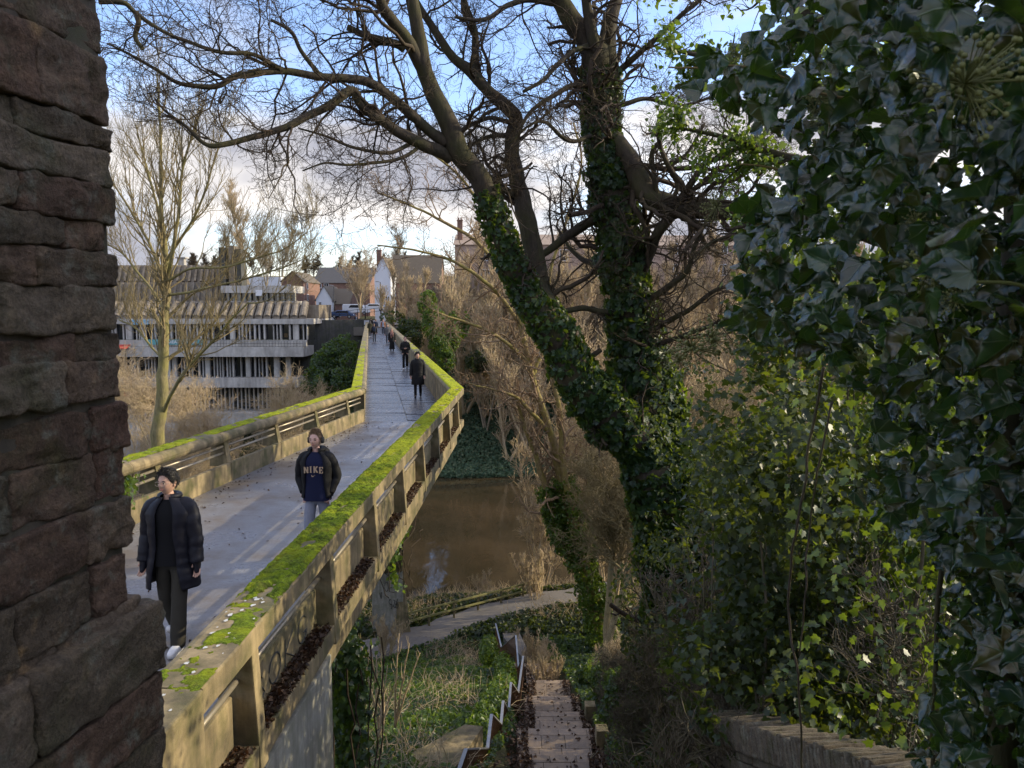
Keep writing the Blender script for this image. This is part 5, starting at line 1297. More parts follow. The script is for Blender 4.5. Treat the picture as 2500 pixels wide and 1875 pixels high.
# ---------------- far trees on the skyline and streets
T1 = bare_tree_mesh(101, 15, 5.2, 1, .30, (22, 7, 6, 3), .22, .45, .3, .022)
T2 = bare_tree_mesh(102, 13, 5.5, 3, .22, (12, 7, 5, 3), .2, .4, .35, .022)
T3 = bare_tree_mesh(103, 12, 6, 1, .26, (20, 8, 6, 3), .15, .25, .5, .024)
far = [('wide bare tree rising behind the concrete stair tower', T1, 600, 690, 150, 1.15, M['twig_tan'], .3), ('bare street tree in front of the white houses', T2, 880, 775, 131, .85, M['twig_tan'], 1.0), ('rounded bare tree on the skyline behind the penthouse', T3, 690, 680, 210, 1.15, M['twig_grey'], 2.0),
       ('bare tree between penthouse and brick house', T2, 650, 700, 160, .85, M['twig_grey'], .5), ('bare tree behind the tall white house', T1, 975, 740, 175, 1.0, M['twig_grey'], 2.5), ('tall thin bare tree at the far end of the concrete roofs', T3, 560, 690, 190, 1.0, M['twig_grey'], 4)]
for lab, mesh, px, py, d, s, mt_, rz in far:
    p = at(px, py, d); make_tree('bare_tree', lab, (p[0], p[1], min(p[2], Z0(py, d))), mesh, mt_, mt_, None, rz, s)
T4 = bare_tree_mesh(104, 10, 4.5, 1, .35, (14, 7, 6, 3), .25, .2, .5, .05, sides=(5, 4, 3, 3, 3))
grp = 'small trees along the far hill skyline'
sk = make_tree('hill_tree', 'small bare tree on the far hill skyline', (0, 0, -100), T4, M['twig'], M['twig'], grp)
first = True
rg = np.random.default_rng(9)
for i in range(26):
    px = rg.uniform(430, 1000); d = rg.uniform(330, 420); p = at(px, 700, d); zz = float(ground_z(p[0], p[1])); s = rg.uniform(.7, 1.25)
    if first: sk.location = (p[0], p[1], zz-.3); sk.scale = (s,)*3; first = False
    else: copy_tree(sk, (p[0], p[1], zz-.3), rg.uniform(0, 6), s)
# ================================================================== SHRUBS, IVY, GROUND COVER
def gz(x, y): return float(ground_z(x, y))
# ---- bare thicket on the far bank: five shrub shapes, copied
rg = np.random.default_rng(77)
BU = [bare_tree_mesh(200+i, h, sp, st, r0, (dn[0], dn[1], max(2, dn[2]-1), 1), .08, .6, .26, .028, forkang=(.2, .55), sides=(5, 4, 3, 3, 3)) for i, (h, sp, st, r0, dn) in enumerate(
    ((6, 2.6, 9, .07, (7, 6, 4, 2)), (8, 3.2, 7, .09, (8, 6, 4, 2)), (5, 2.4, 12, .05, (6, 5, 4, 2)), (10, 3.6, 4, .13, (12, 7, 5, 2)), (12, 4.2, 2, .17, (18, 8, 5, 2))))]
protos = []
G1 = 'bare shrubs and small trees on the far bank'
LB = ['bare brown shrub in the thicket on the far bank', 'tall bare shrub in the thicket on the far bank', 'low bushy bare shrub in the thicket on the far bank', 'bare small tree in the thicket on the far bank', 'taller bare tree in the thicket on the far bank']
for i, b in enumerate(BU):
    protos.append(make_tree('bare_shrub' if i < 3 else 'bare_tree', LB[i], (0, 0, -200), b, M['twig_tan'] if i % 2 == 0 else M['twig_grey'], M['twig_tan'] if i != 1 else M['twig_grey'], G1, 0, 1, 'shrub' if i < 3 else 'tree'))
used = [False]*5
def put(i, x, y, s, rz, dz=-.15):
    loc = (x, y, gz(x, y)+dz)
    if not used[i]:
        o = protos[i]; o.location = loc; o.rotation_euler = (0, 0, rz); o.scale = (s,)*3; used[i] = True
    else: copy_tree(protos[i], loc, rz, s)
n = 0
while n < 135:
    y = rg.uniform(103, 137); x = rg.uniform(-13, 62)
    if y-float(far_edge(np.array(x))) < (9 if x < 6 else 3): continue
    if x < -8+ (126-y)*.12 and y < 128 and x < -21.0+(126-y)*.178+5.5: continue
    i = rg.choice(5, p=[.24, .24, .2, .2, .12]); put(i, x, y, rg.uniform(.7, 1.15), rg.uniform(0, 6)); n += 1
for k in range(26): put([3, 4, 4, 1][k % 4], rg.uniform(-6, 62), rg.uniform(119, 137), rg.uniform(1.15, 1.55), rg.uniform(0, 6))
for px, d, i, s in ((735, 112, 3, 1.1), (765, 108, 1, 1.0), (715, 114, 0, .9), (480, 112, 0, .8), (560, 113, 2, .9), (640, 113, 1, .7), (430, 113, 2, .8)): put(i, W(px, d), d, s, rg.uniform(0, 6))
for px, d, i, s in ((985, 129, 4, 1.15), (1015, 126, 3, 1.3), (1050, 122, 4, 1.2), (1090, 124, 4, 1.3), (960, 140, 4, .9)): put(i, W(px, d), d, s, rg.uniform(0, 6))
for k in range(34):
    d = rg.uniform(104, 124); put([3, 4][k % 2], W(rg.uniform(1090, 1760), d), d, rg.uniform(1.3, 1.9), rg.uniform(0, 6))
# ---- bare trees and shrubs of the near bank
T5 = bare_tree_mesh(301, 20, 6.0, 1, .28, (26, 9, 7, 4), .3, .15, .6, .013)
T6 = bare_tree_mesh(302, 16, 5.0, 2, .2, (20, 8, 7, 4), .3, .2, .55, .013)
for lab, msh, px, d, s, mt_, rz in (('bare tree behind the upright ivy-clad trunk', T6, 1480, 36, 1.1, M['twig_lit'], 2), ('bare tree by the water, right of the multi-stemmed tree', T6, 1560, 50, 1.0, M['twig_grey'], 1)):
    x = W(px, d); make_tree('bare_tree', lab, (x, d, gz(x, d)-.3), msh, mt_, mt_, None, rz, s)
T7 = bare_tree_mesh(303, 17, 5.5, 2, .13, (22, 9, 7, 4), .3, .2, .5, .009)
for lab, px, d, s, rz in (('pale bare tree at the left edge beside the slender young tree', 400, 47, 1.0, 1), ('pale bare tree veiling the left part of the concrete building', 490, 41, 1.0, 0), ('pale bare tree veiling the right part of the concrete building', 655, 44, .95, 2)):
    x = W(px, d); make_tree('bare_tree', lab, (x, d, gz(x, d)-.2), T7, M['twig_tan'], M['twig_tan'], None, rz, s)
T8 = bare_tree_mesh(405, 10, 3.4, 5, .08, (11, 6, 4, 2), .1, .45, .35, .017, sides=(6, 4, 3, 3, 3)); t8 = None
for lab, px, d, s, rz in (('tan bare thicket tree just right of the multi-stemmed tree', 1500, 52, 1.5, 0), ('tan bare thicket tree behind the leaning trunk', 1420, 60, 1.6, 1), ('tan bare thicket tree between the two ivy trunks', 1490, 58, 1.9, 2), ('tan bare thicket tree right of the upright ivy trunk', 1680, 48, 1.7, 3), ('tan bare thicket tree further right behind the shrubs', 1790, 44, 1.7, 4), ('tan bare thicket tree on the water edge behind the path end', 1330, 61, 1.3, 5), ('tan bare thicket tree far right behind the ivy curtain', 1900, 38, 1.6, 2.5), ('low tan thicket tree at the foot of the upright trunk', 1610, 40, 1.2, 1.5)):
    x = W(px, d); loc = (x, d, gz(x, d)-.2)
    if t8 is None: t8 = make_tree('bare_tree', lab, loc, T8, M['twig_tan'], M['twig_tan'], None, rz, s)
    else: copy_tree(t8, loc, rz, s, lab)
NB = [bare_tree_mesh(400+i, h, sp, st, r0, dn, .06, .25, .55, .007, sides=(6, 4, 3, 3, 3)) for i, (h, sp, st, r0, dn) in enumerate(((2.6, 1.3, 14, .022, (7, 6, 5, 2)), (3.6, 1.6, 8, .035, (9, 7, 5, 2)), (4.6, 2.2, 4, .055, (12, 8, 6, 3))))]
NB.append(bare_tree_mesh(403, 2.8, 1.2, 13, .03, (6, 4, 3, 1), .06, .5, .3, .013, forkang=(.2, .5), sides=(5, 3, 3, 3, 3)))
nb = [('tangled tan bare shrub at the path end of the steps', 3, 1345, 38, .9, 'twig_tan'), ('bare shrub behind the tan one beside the multi-stemmed tree', 3, 1310, 43, 1.0, 'twig_tan'), ('grey bare shrub below the ivy-clad trunk', 1, 1600, 17, .75, 'twig_dark'), ('grey bare bush right of the steps', 2, 1760, 13, .5, 'twig_dark'),
      ('thin grey bare shrub above the garden wall', 2, 1830, 8.5, .75, 'twig_dark'), ('pale bare shrub among the evergreens at the right', 2, 2080, 8.0, 1.0, 'twig_dark'), ('tall bare shrub tangled with ivy right of the trunk', 2, 1745, 14, .8, 'twig_dark'), ('sunlit tan bare shrub right of the lowest landing', 0, 1570, 27, .9, 'twig_tan'), ('bare tan scrub at the foot of the bridge pier', 3, 930, 45.5, .9, 'twig_tan'),
      ('bare scrub on the bank beyond the timber fence', 3, 1180, 57, .7, 'twig_tan'), ('bare bush overhanging the path end of the fence', 3, 1305, 54, 1.2, 'twig_tan'), ('leafless thicket in front of the leaning trunk base', 1, 1500, 25, .7, 'twig_dark'), ('grey leafless bush behind the stone planter', 1, 1680, 21, 1.1, 'twig_dark')]
made = {}
for lab, i, px, d, s, mm in nb:
    x = W(px, d); loc = (x, d, gz(x, d)-.1)
    if (i, mm) in made:
        copy_tree(made[(i, mm)], loc, rg.uniform(0, 6), s, lab)
    else: made[(i, mm)] = make_tree('bare_shrub', lab, loc, NB[i], M[mm], M[mm], None, rg.uniform(0, 6), s, 'shrub')
# slim bare saplings on the slope under the bridge
for lab, px, py, d, topx, topy in (('tall slim sapling in front of the scrub under the bridge', 935, 1790, 17.5, 905, 1560), ('pale slim sapling with a bent tip left of the ivy hedge', 965, 1775, 18, 1000, 1545), ('short sapling between the two slim ones', 925, 1800, 17, 945, 1600)):
    b = gr(px, py, gz(W(px, d), d)); t = thing('bare_sapling', lab, 'sapling', b); d = b[1]
    mb = MB(); L0 = []
    for k in range(3):
        P, Rr = limb([(px, py, d, 3), (px+(topx-px)*.4+k*14-14, py+(topy-py)*.4, d, 2.6), (topx+k*26-26, topy+k*25, d, 1.2)], 5, .03); mb.tube(P, Rr, 6); L0.append(resample(P, Rr, 14))
    mb.build('stems', M['twig_tan'], t, smooth=True)
    b2, r2 = spawn(np.array([p for p, r in L0]), np.array([r for p, r in L0]), 7, .3, 1, (.3, .7), (.3, .9), 6, rg, .3, .4, .5, .005)
    V, Fs = tube_parts([(b2, r2, 4)]); np_mesh('twigs', V, Fs, M['twig_tan'], t)
# ---- leafy clumps
def clump(name, label, cat, blobs, n, size, m, seed, tpl=LEAF, stems=0, parent=None, thr=.0, fq=1.3, group=None, shell=.55, jit=.8, stem_m='twig_dark', pname='leaves', down=.8):
    """blobs: (x, y, z, rx, ry, rz) filled with lumpy foliage"""
    rg = np.random.default_rng(seed); B = np.array(blobs, float); vol = B[:, 3]*B[:, 4]*B[:, 5]; pr = vol/vol.sum()
    t = parent or thing(name, label, cat, (B[:, 0].mean(), B[:, 1].mean(), (B[:, 2]-B[:, 5]).min()), 0, group)
    K = int(n*2.2); k = rg.choice(len(B), K, p=pr); v = nrm(rg.normal(size=(K, 3))); r = rg.uniform(0, 1, K)**(1/3)
    r = np.where(rg.random(K) < shell, .75+.3*rg.random(K), r)
    P = B[k, :3]+v*r[:, None]*B[k, 3:]
    dn = fbm(P*fq+seed, 3); P = P[dn > thr][:n]; v = v[dn > thr][:n]
    V, Fq = leaves(P, v*.7+np.array([0, -.2, .5]), rg.uniform(*size, len(P)), tpl, rg, jit, down)
    np_mesh(pname, V, [Fq], m, t)
    if stems:
        ST = []
        for i in range(stems):
            b = B[rg.integers(len(B))]; zb = (B[:, 2]-B[:, 5]).min()
            a = np.array([b[0]+rg.uniform(-.3, .3)*b[3], b[1]+rg.uniform(-.3, .3)*b[4], zb]); e = np.array([b[0]+rg.uniform(-.7, .7)*b[3], b[1]+rg.uniform(-.7, .7)*b[4], b[2]+b[5]*rg.uniform(.2, 1)])
            q = np.linspace(0, 1, 9)[:, None]; P_ = a*(1-q)+e*q+np.stack([fbm(np.concatenate([q*2.3, q*0+i, q*0+j*9+seed], 1), 2) for j in range(3)], 1)*.5*q; ST.append(P_)
        ST = np.array(ST); Rr = np.tile(np.linspace(.035, .008, 9), (stems, 1))*rg.uniform(.5, 1.3, (stems, 1))
        b2, r2 = spawn(ST, Rr, 10, .2, 1, (.4, 1.1), (.4, 1.2), 6, rg, .2, .6, .6, .005)
        V, Fs = tube_parts([(ST, Rr, 6), (b2, r2, 4)]); np_mesh('stems', V, Fs, M[stem_m], t, smooth=True)
    return t
# evergreen shrubs of the right-hand slope
rs2 = np.random.default_rng(5)
sh = [('dark evergreen shrub nearest the garden wall', 1900, 7.6, 2.5, .85, 'holly'), ('tall evergreen shrub behind hanging ivy at centre right', 2010, 8.6, 3.9, 1.1, 'holly'), ('broad evergreen shrub at the far right behind the ivy curtain', 2260, 8.5, 3.4, 1.5, 'ivy'), ('evergreen shrub right of the ivy-clad trunk', 1790, 13.0, 2.2, 1.2, 'holly'), ('pale green sunlit shrub between trunk and ivy curtain', 1900, 15.5, .8, 1.5, 'ivy_lit'),
      ('evergreen shrub high on the slope behind the curtain', 2100, 12.5, 3.8, 1.6, 'holly'), ('dark shrub at the right frame edge', 2480, 11.0, 3.0, 1.5, 'ivy'), ('low leafy shrub at the foot of the ivy-clad trunk', 1690, 17.5, -3.6, 1.2, 'holly'), ('sunlit yellow-green shrub deep behind the ivy curtain', 2050, 19, 1.0, 2.2, 'ivy_lit'), ('yellow-green shrub deep at the right', 2330, 17, 2.5, 2.4, 'ivy_lit')]
for k, (lab, px, d, zt, rr, mm) in enumerate(sh):
    x = W(px, d); zb = gz(x, d); bl = []
    hgt = zt-zb; nb_ = max(4, int(hgt/.9))
    for i in range(nb_):
        f = (i+.4)/nb_; q = rr*(.75+.45*math.sin(f*3.0))*rs2.uniform(.7, 1.1)
        bl.append((x+rs2.uniform(-.5, .5)*rr, d+rs2.uniform(-.5, .5)*rr, zb+f*hgt, q, q, hgt/nb_*.95))
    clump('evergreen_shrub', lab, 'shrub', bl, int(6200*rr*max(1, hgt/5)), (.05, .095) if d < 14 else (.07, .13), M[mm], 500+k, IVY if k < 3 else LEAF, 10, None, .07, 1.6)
# shrubs on the near slope just outside the picture that keep the bridge in shade are part of the same belt
# ivy-loaded evergreen column beyond the bend
x = W(1075, 103); bl = [(W(px, d), d, H-(py-747)/F*d, r, r, rz) for px, py, d, r, rz in ((1060, 790, 103, 1.6, 2.2), (1045, 745, 104, 1.3, 2.0), (1095, 820, 104, 1.6, 2.2), (1075, 850, 102, 1.5, 2.0), (1120, 790, 106, 1.5, 2.0), (1088, 880, 101, 1.3, 1.4))]
clump('ivy_thicket', 'bright yellow-green ivy thicket beyond the parapet bend', 'shrub', bl, 9000, (.2, .36), M['ivy_lit'], 601, LEAF, 5, None, -.06, .9)
bl = [(W(px, d), d, H-(py-747)/F*d, r, r, rz) for px, py, d, r, rz in ((1000, 800, 116, 2, 1.5), (960, 775, 122, 2, 1.0), (1180, 880, 108, 2.5, 1.8), (1010, 830, 112, 1.6, 1.4))]
clump('low_scrub', 'low green scrub between the far parapet and the ivy thicket', 'shrub', bl, 4200, (.2, .36), M['holly'], 602, LEAF, 4, None, -.02, .9)
bl = [(W(px, d), d, H-(py-747)/F*d, r, 2, rz) for px, py, d, r, rz in ((830, 870, 112, 3, 2.6), (800, 890, 110, 2.4, 2.4), (860, 905, 108, 2.2, 2.6), (820, 940, 106, 3, 2.2), (770, 930, 108, 2.2, 2.0), (850, 830, 116, 1.6, 1.2))]
clump('ivy_bank', 'dark ivy covering the slope below the retaining wall', 'shrub', bl, 8000, (.25, .4), M['ivy'], 603, LEAF, 0, None, -.1, .7)
# ---- ivy on the bridge: abutment curtain, hanging spray, clump on the left parapet
def curtain(path, n, w, size, seed, m, name, label, tpl=IVY, fq=1.4, thr=-.08):
    rg = np.random.default_rng(seed); C = catmull(np.array(path)[:, :3], 8); Rr = np.interp(np.linspace(0, 1, len(C)), np.linspace(0, 1, len(path)), np.array(path)[:, 3])
    t = thing(name, label, 'climbing plant', C[-1]); i = rg.integers(0, len(C), int(n*1.6)); u = rg.normal(size=(len(i), 3))*np.array([.55, .8, .5])
    P = C[i]+u*Rr[i][:, None]; dn = fbm(P*fq+seed, 3); P = P[dn > thr][:n]; u = u[dn > thr][:n]
    V, Fq = leaves(P, nrm(u)*.6+np.array([.5, -.4, .3]), rg.uniform(*size, len(P)), tpl, rg, .6); np_mesh('leaves', V, [Fq], m, t)
    ST = np.stack([np.stack([np.interp(np.linspace(0, 1, 12), np.linspace(0, 1, len(C)), C[:, k]) for k in range(3)], -1)+rg.normal(size=3)*.2+rg.normal(size=(12, 3))*.04 for _ in range(6)])
    V, Fs = tube_parts([(ST, np.full((6, 12), .012), 5)]); np_mesh('stems', V, Fs, M['twig'], t); return t
ab = lambda d, u, z: SR.p(d, u, z)
for k, (d, z0, z1, rr, n_) in enumerate(((9.3, -1.1, -5.2, .28, 2600), (11.2, -1.6, -6.0, .32, 2600), (14.5, -1.2, -7.0, .45, 2600), (19, -1.5, -9.0, .7, 2600))):
    path = [(*ab(d+.2*math.sin(q*5+k), [-.15, -.15, -1.2, -2.3][k], z0+(z1-z0)*q), rr*(.45+.8*q)) for q in np.linspace(0, 1, 6)]
    curtain(path, n_, 1, (.07, .13), 700+k, M['ivy'] if k != 1 else M['ivy'], 'climbing_ivy', ['dark ivy climbing the abutment closest to the viewer', 'ivy curtain hanging under the parapet beam next to the abutment', 'third ivy curtain under the beam above the slim saplings', 'ivy mass under the bridge next to the pier'][k])
path = [(*at(px, py, d), r) for px, py, d, r in ((992, 1285, 21, .10), (975, 1330, 20.5, .14), (958, 1375, 20, .22), (962, 1410, 20, .12), (975, 1440, 20, .16))]
curtain(path, 95, 1, (.10, .16), 710, M['ivy_lit'], 'ivy_spray', 'bright yellow-green ivy spray hanging from the beam in front of the pier', IVY, 1, -1)
path = [(*SL.p(a, u, z), r) for a, u, z, r in ((12.6, .18, .72, .16), (12.1, .05, .55, .26), (11.6, .0, .35, .32), (11.0, -.05, .2, .32), (10.3, -.1, .1, .28))]
curtain(path, 900, 1, (.05, .09), 711, M['ivy_lit'], 'parapet_ivy', 'ivy clump spilling through the left parapet rails behind the man with glasses', IVY, 3, -.3)
# ---- ivy hedge on the low wall left of the railing
hb = []
for d, x, z in ((21.5, -1.0, -9.0), (23.5, -.85, -9.6), (25.5, -.7, -10.2), (27.5, -.6, -10.9), (29.5, -.45, -11.6), (31.5, -.35, -12.4), (34, -.3, -13), (37, -.5, -13.9), (40, -1.2, -14.4)): hb.append((x, d, z, .5, 1.2, .75))
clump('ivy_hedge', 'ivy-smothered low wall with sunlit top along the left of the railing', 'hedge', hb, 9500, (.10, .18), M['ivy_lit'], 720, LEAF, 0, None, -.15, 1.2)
ib = []
for px, d, dz_, r in ((1480, 20.5, .3, .5), (1540, 18, .2, .6), (1600, 19, .3, .8), (1500, 23, .4, .7), (1560, 23, .8, 1.0), (1640, 16, .8, .9), (1460, 27, .3, .6), (1520, 28, .8, 1.1), (1450, 32, .4, .8), (1600, 26, 1.2, 1.2), (1560, 15, .2, .6)):
    x = max(W(px, d), 2.75+r*.6)+.15; ib.append((x, d, gz(x, d)+dz_, r, r, r*.8))
clump('ivy_mound', 'mounds of dark ivy crowding the right side of the steps', 'shrub', ib, 15000, (.09, .17), M['ivy'], 730, LEAF, 14, None, -.1, 1.2)
ib = [(W(px, d), d, gz(W(px, d), d)+dz_, r, r, r*.7) for px, d, dz_, r in ((1560, 19.5, .5, .5), (1610, 20.5, .8, .6), (1530, 24, 1.3, .6), (1480, 29, 1.2, .7))]
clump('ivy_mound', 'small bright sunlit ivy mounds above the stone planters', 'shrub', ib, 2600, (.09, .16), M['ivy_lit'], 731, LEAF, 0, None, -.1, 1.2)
# ---- ground ivy, brambles, bank weeds, dead leaves
def on_ground(n, xr, yr, rg, dens=None):
    x = rg.uniform(*xr, n); y = rg.uniform(*yr, n)
    if dens is not None:
        k = dens(x, y) > rg.random(n); x, y = x[k], y[k]
    return np.stack([x, y, ground_z(x, y)], -1)
def step_gap(x, y):
    xl = np.interp(y, [12, 19, 22, 25.5, 29, 34, 42, 47], [-1.6, -.2, .05, .35, .4, .6, .6, 0]); xr = np.interp(y, [12, 19, 22, 25.5, 29, 34, 42, 47], [2.6, 2.35, 2.45, 2.5, 2.45, 2.5, 2.4, 1.4])
    return ((x < xl-.25) | (x > xr+.15)).astype(float)
rg = np.random.default_rng(88)
def not_path(P, r=1.35):
    d = np.min(np.linalg.norm(P[:, None, :2]-Pc[None, ::2, :2], axis=2), axis=1); return d > r
P = on_ground(200000, (-9, 9), (9, 52), rg, lambda x, y: step_gap(x, y)*np.clip(.62+1.3*fbm(np.stack([x*.5, y*.35, x*0], -1), 3)+np.where(x > 2, .25, 0), 0, 1)*np.clip(16/y, 0, 1)**.6)
P = P[not_path(P)]; P[:, 2] += rg.uniform(.0, .22, len(P))
V, Fq = leaves(P, np.tile([0, -.1, 1.], (len(P), 1)), rg.uniform(.09, .16, len(P))*np.clip(P[:, 1]/24, .75, 1.6), LEAF, rg, .5)
tag(np_mesh('ground_ivy', V, [Fq], M['ivy']), 'dark green ivy carpeting the slope beside the steps', 'ground cover', None, 'stuff')
P = on_ground(80000, (-9, 6), (12, 46), rg, lambda x, y: step_gap(x, y)*(fbm(np.stack([x*.45+9, y*.3, x*0], -1), 3) > .12)); P = P[not_path(P)]; P[:, 2] += rg.uniform(.0, .3, len(P))
V, Fq = leaves(P, np.tile([0, -.1, 1.], (len(P), 1)), rg.uniform(.10, .19, len(P)), LEAF, rg, .6)
tag(np_mesh('weeds', V, [Fq], M['ivy_lit']), 'brighter green nettles and weeds in patches on the slope', 'ground cover', None, 'stuff')
def stalks(name, label, P, ln, m, r, rg, lean=.5, npts=5):
    K = len(P); d = nrm(rg.normal(size=(K, 3))*lean+[0, 0, 1]); Q = np.empty((K, npts, 3)); Q[:, 0] = P; L_ = rg.uniform(*ln, K)
    for k in range(1, npts): d = nrm(d+rg.normal(size=(K, 3))*.25+[0, 0, -.12]); Q[:, k] = Q[:, k-1]+d*(L_/(npts-1))[:, None]
    V, Fs = tube_parts([(Q, np.tile(np.linspace(r, r*.4, npts), (K, 1)), 3)]); return tag(np_mesh(name, V, Fs, m), label, 'ground cover', None, 'stuff')
P = on_ground(8000, (-9, 2), (15, 48), rg, lambda x, y: step_gap(x, y)*(fbm(np.stack([x*.3+4, y*.22+2, x*0], -1), 3) > -.02)*(x < .6)); P = P[not_path(P)]
stalks('brambles', 'dry tan bramble stems tangled over the slope under the bridge', P, (.4, 1.3), M['twig_tan'], .011, rg, 1.1, 6)
P = on_ground(9000, (-10, 14), (50, 62), rg); P = P[not_path(P, 1.7) & (P[:, 2] > ZW+.1)]
stalks('dry_grass', 'dry pale grass and dead stalks along the near river edge', P, (.3, 1.5), M['twig_tan'], .018, rg, .5)
P = on_ground(40000, (-12, 14), (48, 62), rg); P = P[not_path(P, 1.6) & (P[:, 2] > ZW+.1)]; P[:, 2] += rg.uniform(0, .5, len(P))
V, Fq = leaves(P, np.tile([0, -.4, 1.], (len(P), 1)), rg.uniform(.16, .32, len(P)), LEAF, rg, .8); tag(np_mesh('bank_weeds', V, [Fq], M['holly']), 'green weeds growing between the timber fence and the river', 'ground cover', None, 'stuff')
x = rg.uniform(-24, 26, 60000); y = far_edge(x)+rg.uniform(0, 1, 60000)**1.4*20+.1; P = np.stack([x, y, ground_z(x, y)+rg.uniform(0, .6, 60000)], -1); P = P[P[:, 2] > ZW]
V, Fq = leaves(P, np.tile([0, -.8, .8], (len(P), 1)), rg.uniform(.25, .5, len(P)), LEAF, rg, .7, .2); tag(np_mesh('reeds', V, [Fq], M['grass_cool']), 'bluish green weeds on the shaded far bank above the water', 'ground cover', None, 'stuff')
# dead leaves: on the bridge ledge, beside the steps, in the planters
L3 = []
for a, u0, u1, n_, zz, hh in ((4.95, .26, .42, 500, .056, .05), (6.1, .26, .42, 1500, .056, .11), (8.4, .26, .42, 900, .056, .07), (10.8, .26, .42, 700, .056, .05), (13.1, .26, .42, 600, .056, .05), (15.5, .26, .42, 600, .056, .05), (17.8, .26, .42, 500, .056, .05), (20.2, .26, .42, 500, .056, .05)):
    for k in range(int(n_*.7)): L3.append(SR.p(a+rg.random()*(2.05 if a > 5 else .9), rg.uniform(u0, u1), zz+rg.random()**2*hh*.6))
L3 = np.array(L3)
V, Fq = leaves(L3, np.tile([0, 0, 1.], (len(L3), 1)), rg.uniform(.03, .06, len(L3)), LEAF, rg, .7); tag(np_mesh('leaf_litter', V, [Fq], M['dead']), 'dark rotting leaves heaped on the outer ledge of the parapet', 'dead leaves', None, 'stuff')
L4 = []
for k in range(1, len(LAND)):
    d, zz, xl, xr = LAND[k]; d0 = LAND[k-1][0]
    for side, n_ in ((0, 420), (1, 420)):
        for _ in range(n_):
            off = rg.exponential(.28); xx = (xl+.3-off) if side == 0 else (xr-.3+off); L4.append((xx, rg.uniform(d0, d), zz+.01+rg.random()*.05 if xl < xx < xr else max(zz-.05, 0*gz(xx, d)+zz-.05)+rg.random()*.1))
    for _ in range(70): L4.append((rg.uniform(xl, xr), rg.uniform(d0+.5, d), zz+.012))
for z_, pa, pb_, n_ in ((LAND[2][1]+.25, (1480, 1795), (1550, 1835), 700), (LAND[3][1]+.27, (1450, 1735), (1505, 1755), 500)):
    for _ in range(n_): L4.append(gr(rg.uniform(pa[0], pb_[0]), rg.uniform(pa[1], pb_[1]), z_-rg.random()*.05))
L4 = np.array(L4); V, Fq = leaves(L4, np.tile([0, 0, 1.], (len(L4), 1)), rg.uniform(.07, .13, len(L4)), LEAF, rg, .5); tag(np_mesh('fallen_leaves', V, [Fq], M['dead']), 'brown fallen leaves along both sides of the steps', 'dead leaves', None, 'stuff')
# ================================================================== the ivy curtain close at the right
rg = np.random.default_rng(2024)
bx = lambda y, lo: np.interp(y, [-400, 0, 100, 180, 215, 260, 330, 420, 520, 600, 690, 780, 840, 900, 960, 1060, 1150, 1230, 1320, 1450, 1600, 1750, 1875, 2300],
                             [1900, 1850, 1800, 1690, 1650, 1760, 1880, 1880, 1800, 1770, 1770, 1745, 1860, 2000, 2120, 2150, 2130, 2080, 2200, 2300, 2260, 2230, 2240, 2300] if not lo else
                             [1780, 1750, 1720, 1680, 1680, 1730, 1800, 1820, 1790, 1800, 1840, 1850, 1860, 1850, 1830, 1850, 1850, 1860, 1880, 1900, 1860, 1900, 1950, 1900])
P, Sz, big = [], [], []
def fill(n, d0, d1, s0, s1, pw, lo, inset, xmax=2750):
    K = n*4; px = rg.uniform(1560, xmax, K); py = rg.uniform(-350, 2200, K); d = rg.uniform(d0, d1, K)
    b = bx(py, lo)+inset+70*fbm(np.stack([px*.004, py*.006, d*2], -1), 3)
    k = px > b+rg.random(K)**2*60
    px, py, d = px[k][:n], py[k][:n], d[k][:n]
    Q = np.stack([np.zeros_like(px)+0, d, d*0], -1); a = (px-CX)/F; e = (CY-py)/F; ry = cp+e*sp
    Q = np.stack([a*d/ry, d, H+(-sp+e*cp)*d/ry], -1); return Q, rg.uniform(s0, s1, len(Q))
ic = thing('ivy_curtain', 'big glossy dark ivy leaves hanging close to the viewer down the right side', 'climbing plant', (1.6, 2.2, 0))
parts = []
for n_, d0, d1, s0, s1, lo, ins in ((60, .95, 1.2, .04, .07, 0, 420), (260, 1.2, 1.7, .04, .075, 0, 150), (900, 1.7, 2.4, .045, .08, 0, 0), (1700, 2.3, 3.2, .045, .08, 0, 10)):
    Q, S_ = fill(n_, d0, d1, s0, s1, 1, lo, ins)
    parts.append(leaves(Q, np.tile([-.45, -.65, .45], (len(Q), 1)), S_, BIG, rg, .8, .7, (.6, 3.6)))
V, Fs = merge(parts); lo_ = np_mesh('leaves', V, Fs, M['ivy_big'], ic, smooth=True)
la = lo_.data.attributes.new('lc', 'FLOAT_VECTOR', 'POINT'); lc = BIG[0]*[1, 1, 0]; la.data.foreach_set('vector', np.tile(lc, (len(V)//len(lc), 1)).astype(np.float32).ravel())
ic2 = thing('ivy_tangle', 'mid-distance tangle of smaller ivy leaves and hanging stems behind the big leaves', 'climbing plant', (2.6, 4, -1))
parts = []
for n_, d0, d1, s0, s1, lo, ins in ((3200, 3.2, 4.6, .038, .07, 0, 30), (2300, 4.4, 5.8, .04, .07, 1, 60)):
    Q, S_ = fill(n_, d0, d1, s0, s1, 1, lo, ins, 3000)
    parts.append(leaves(Q, np.tile([-.4, -.7, .5], (len(Q), 1)), S_, IVY, rg, .7, .7))
V, Fs = merge(parts); np_mesh('leaves', V, Fs, M['ivy'], ic2, smooth=False)
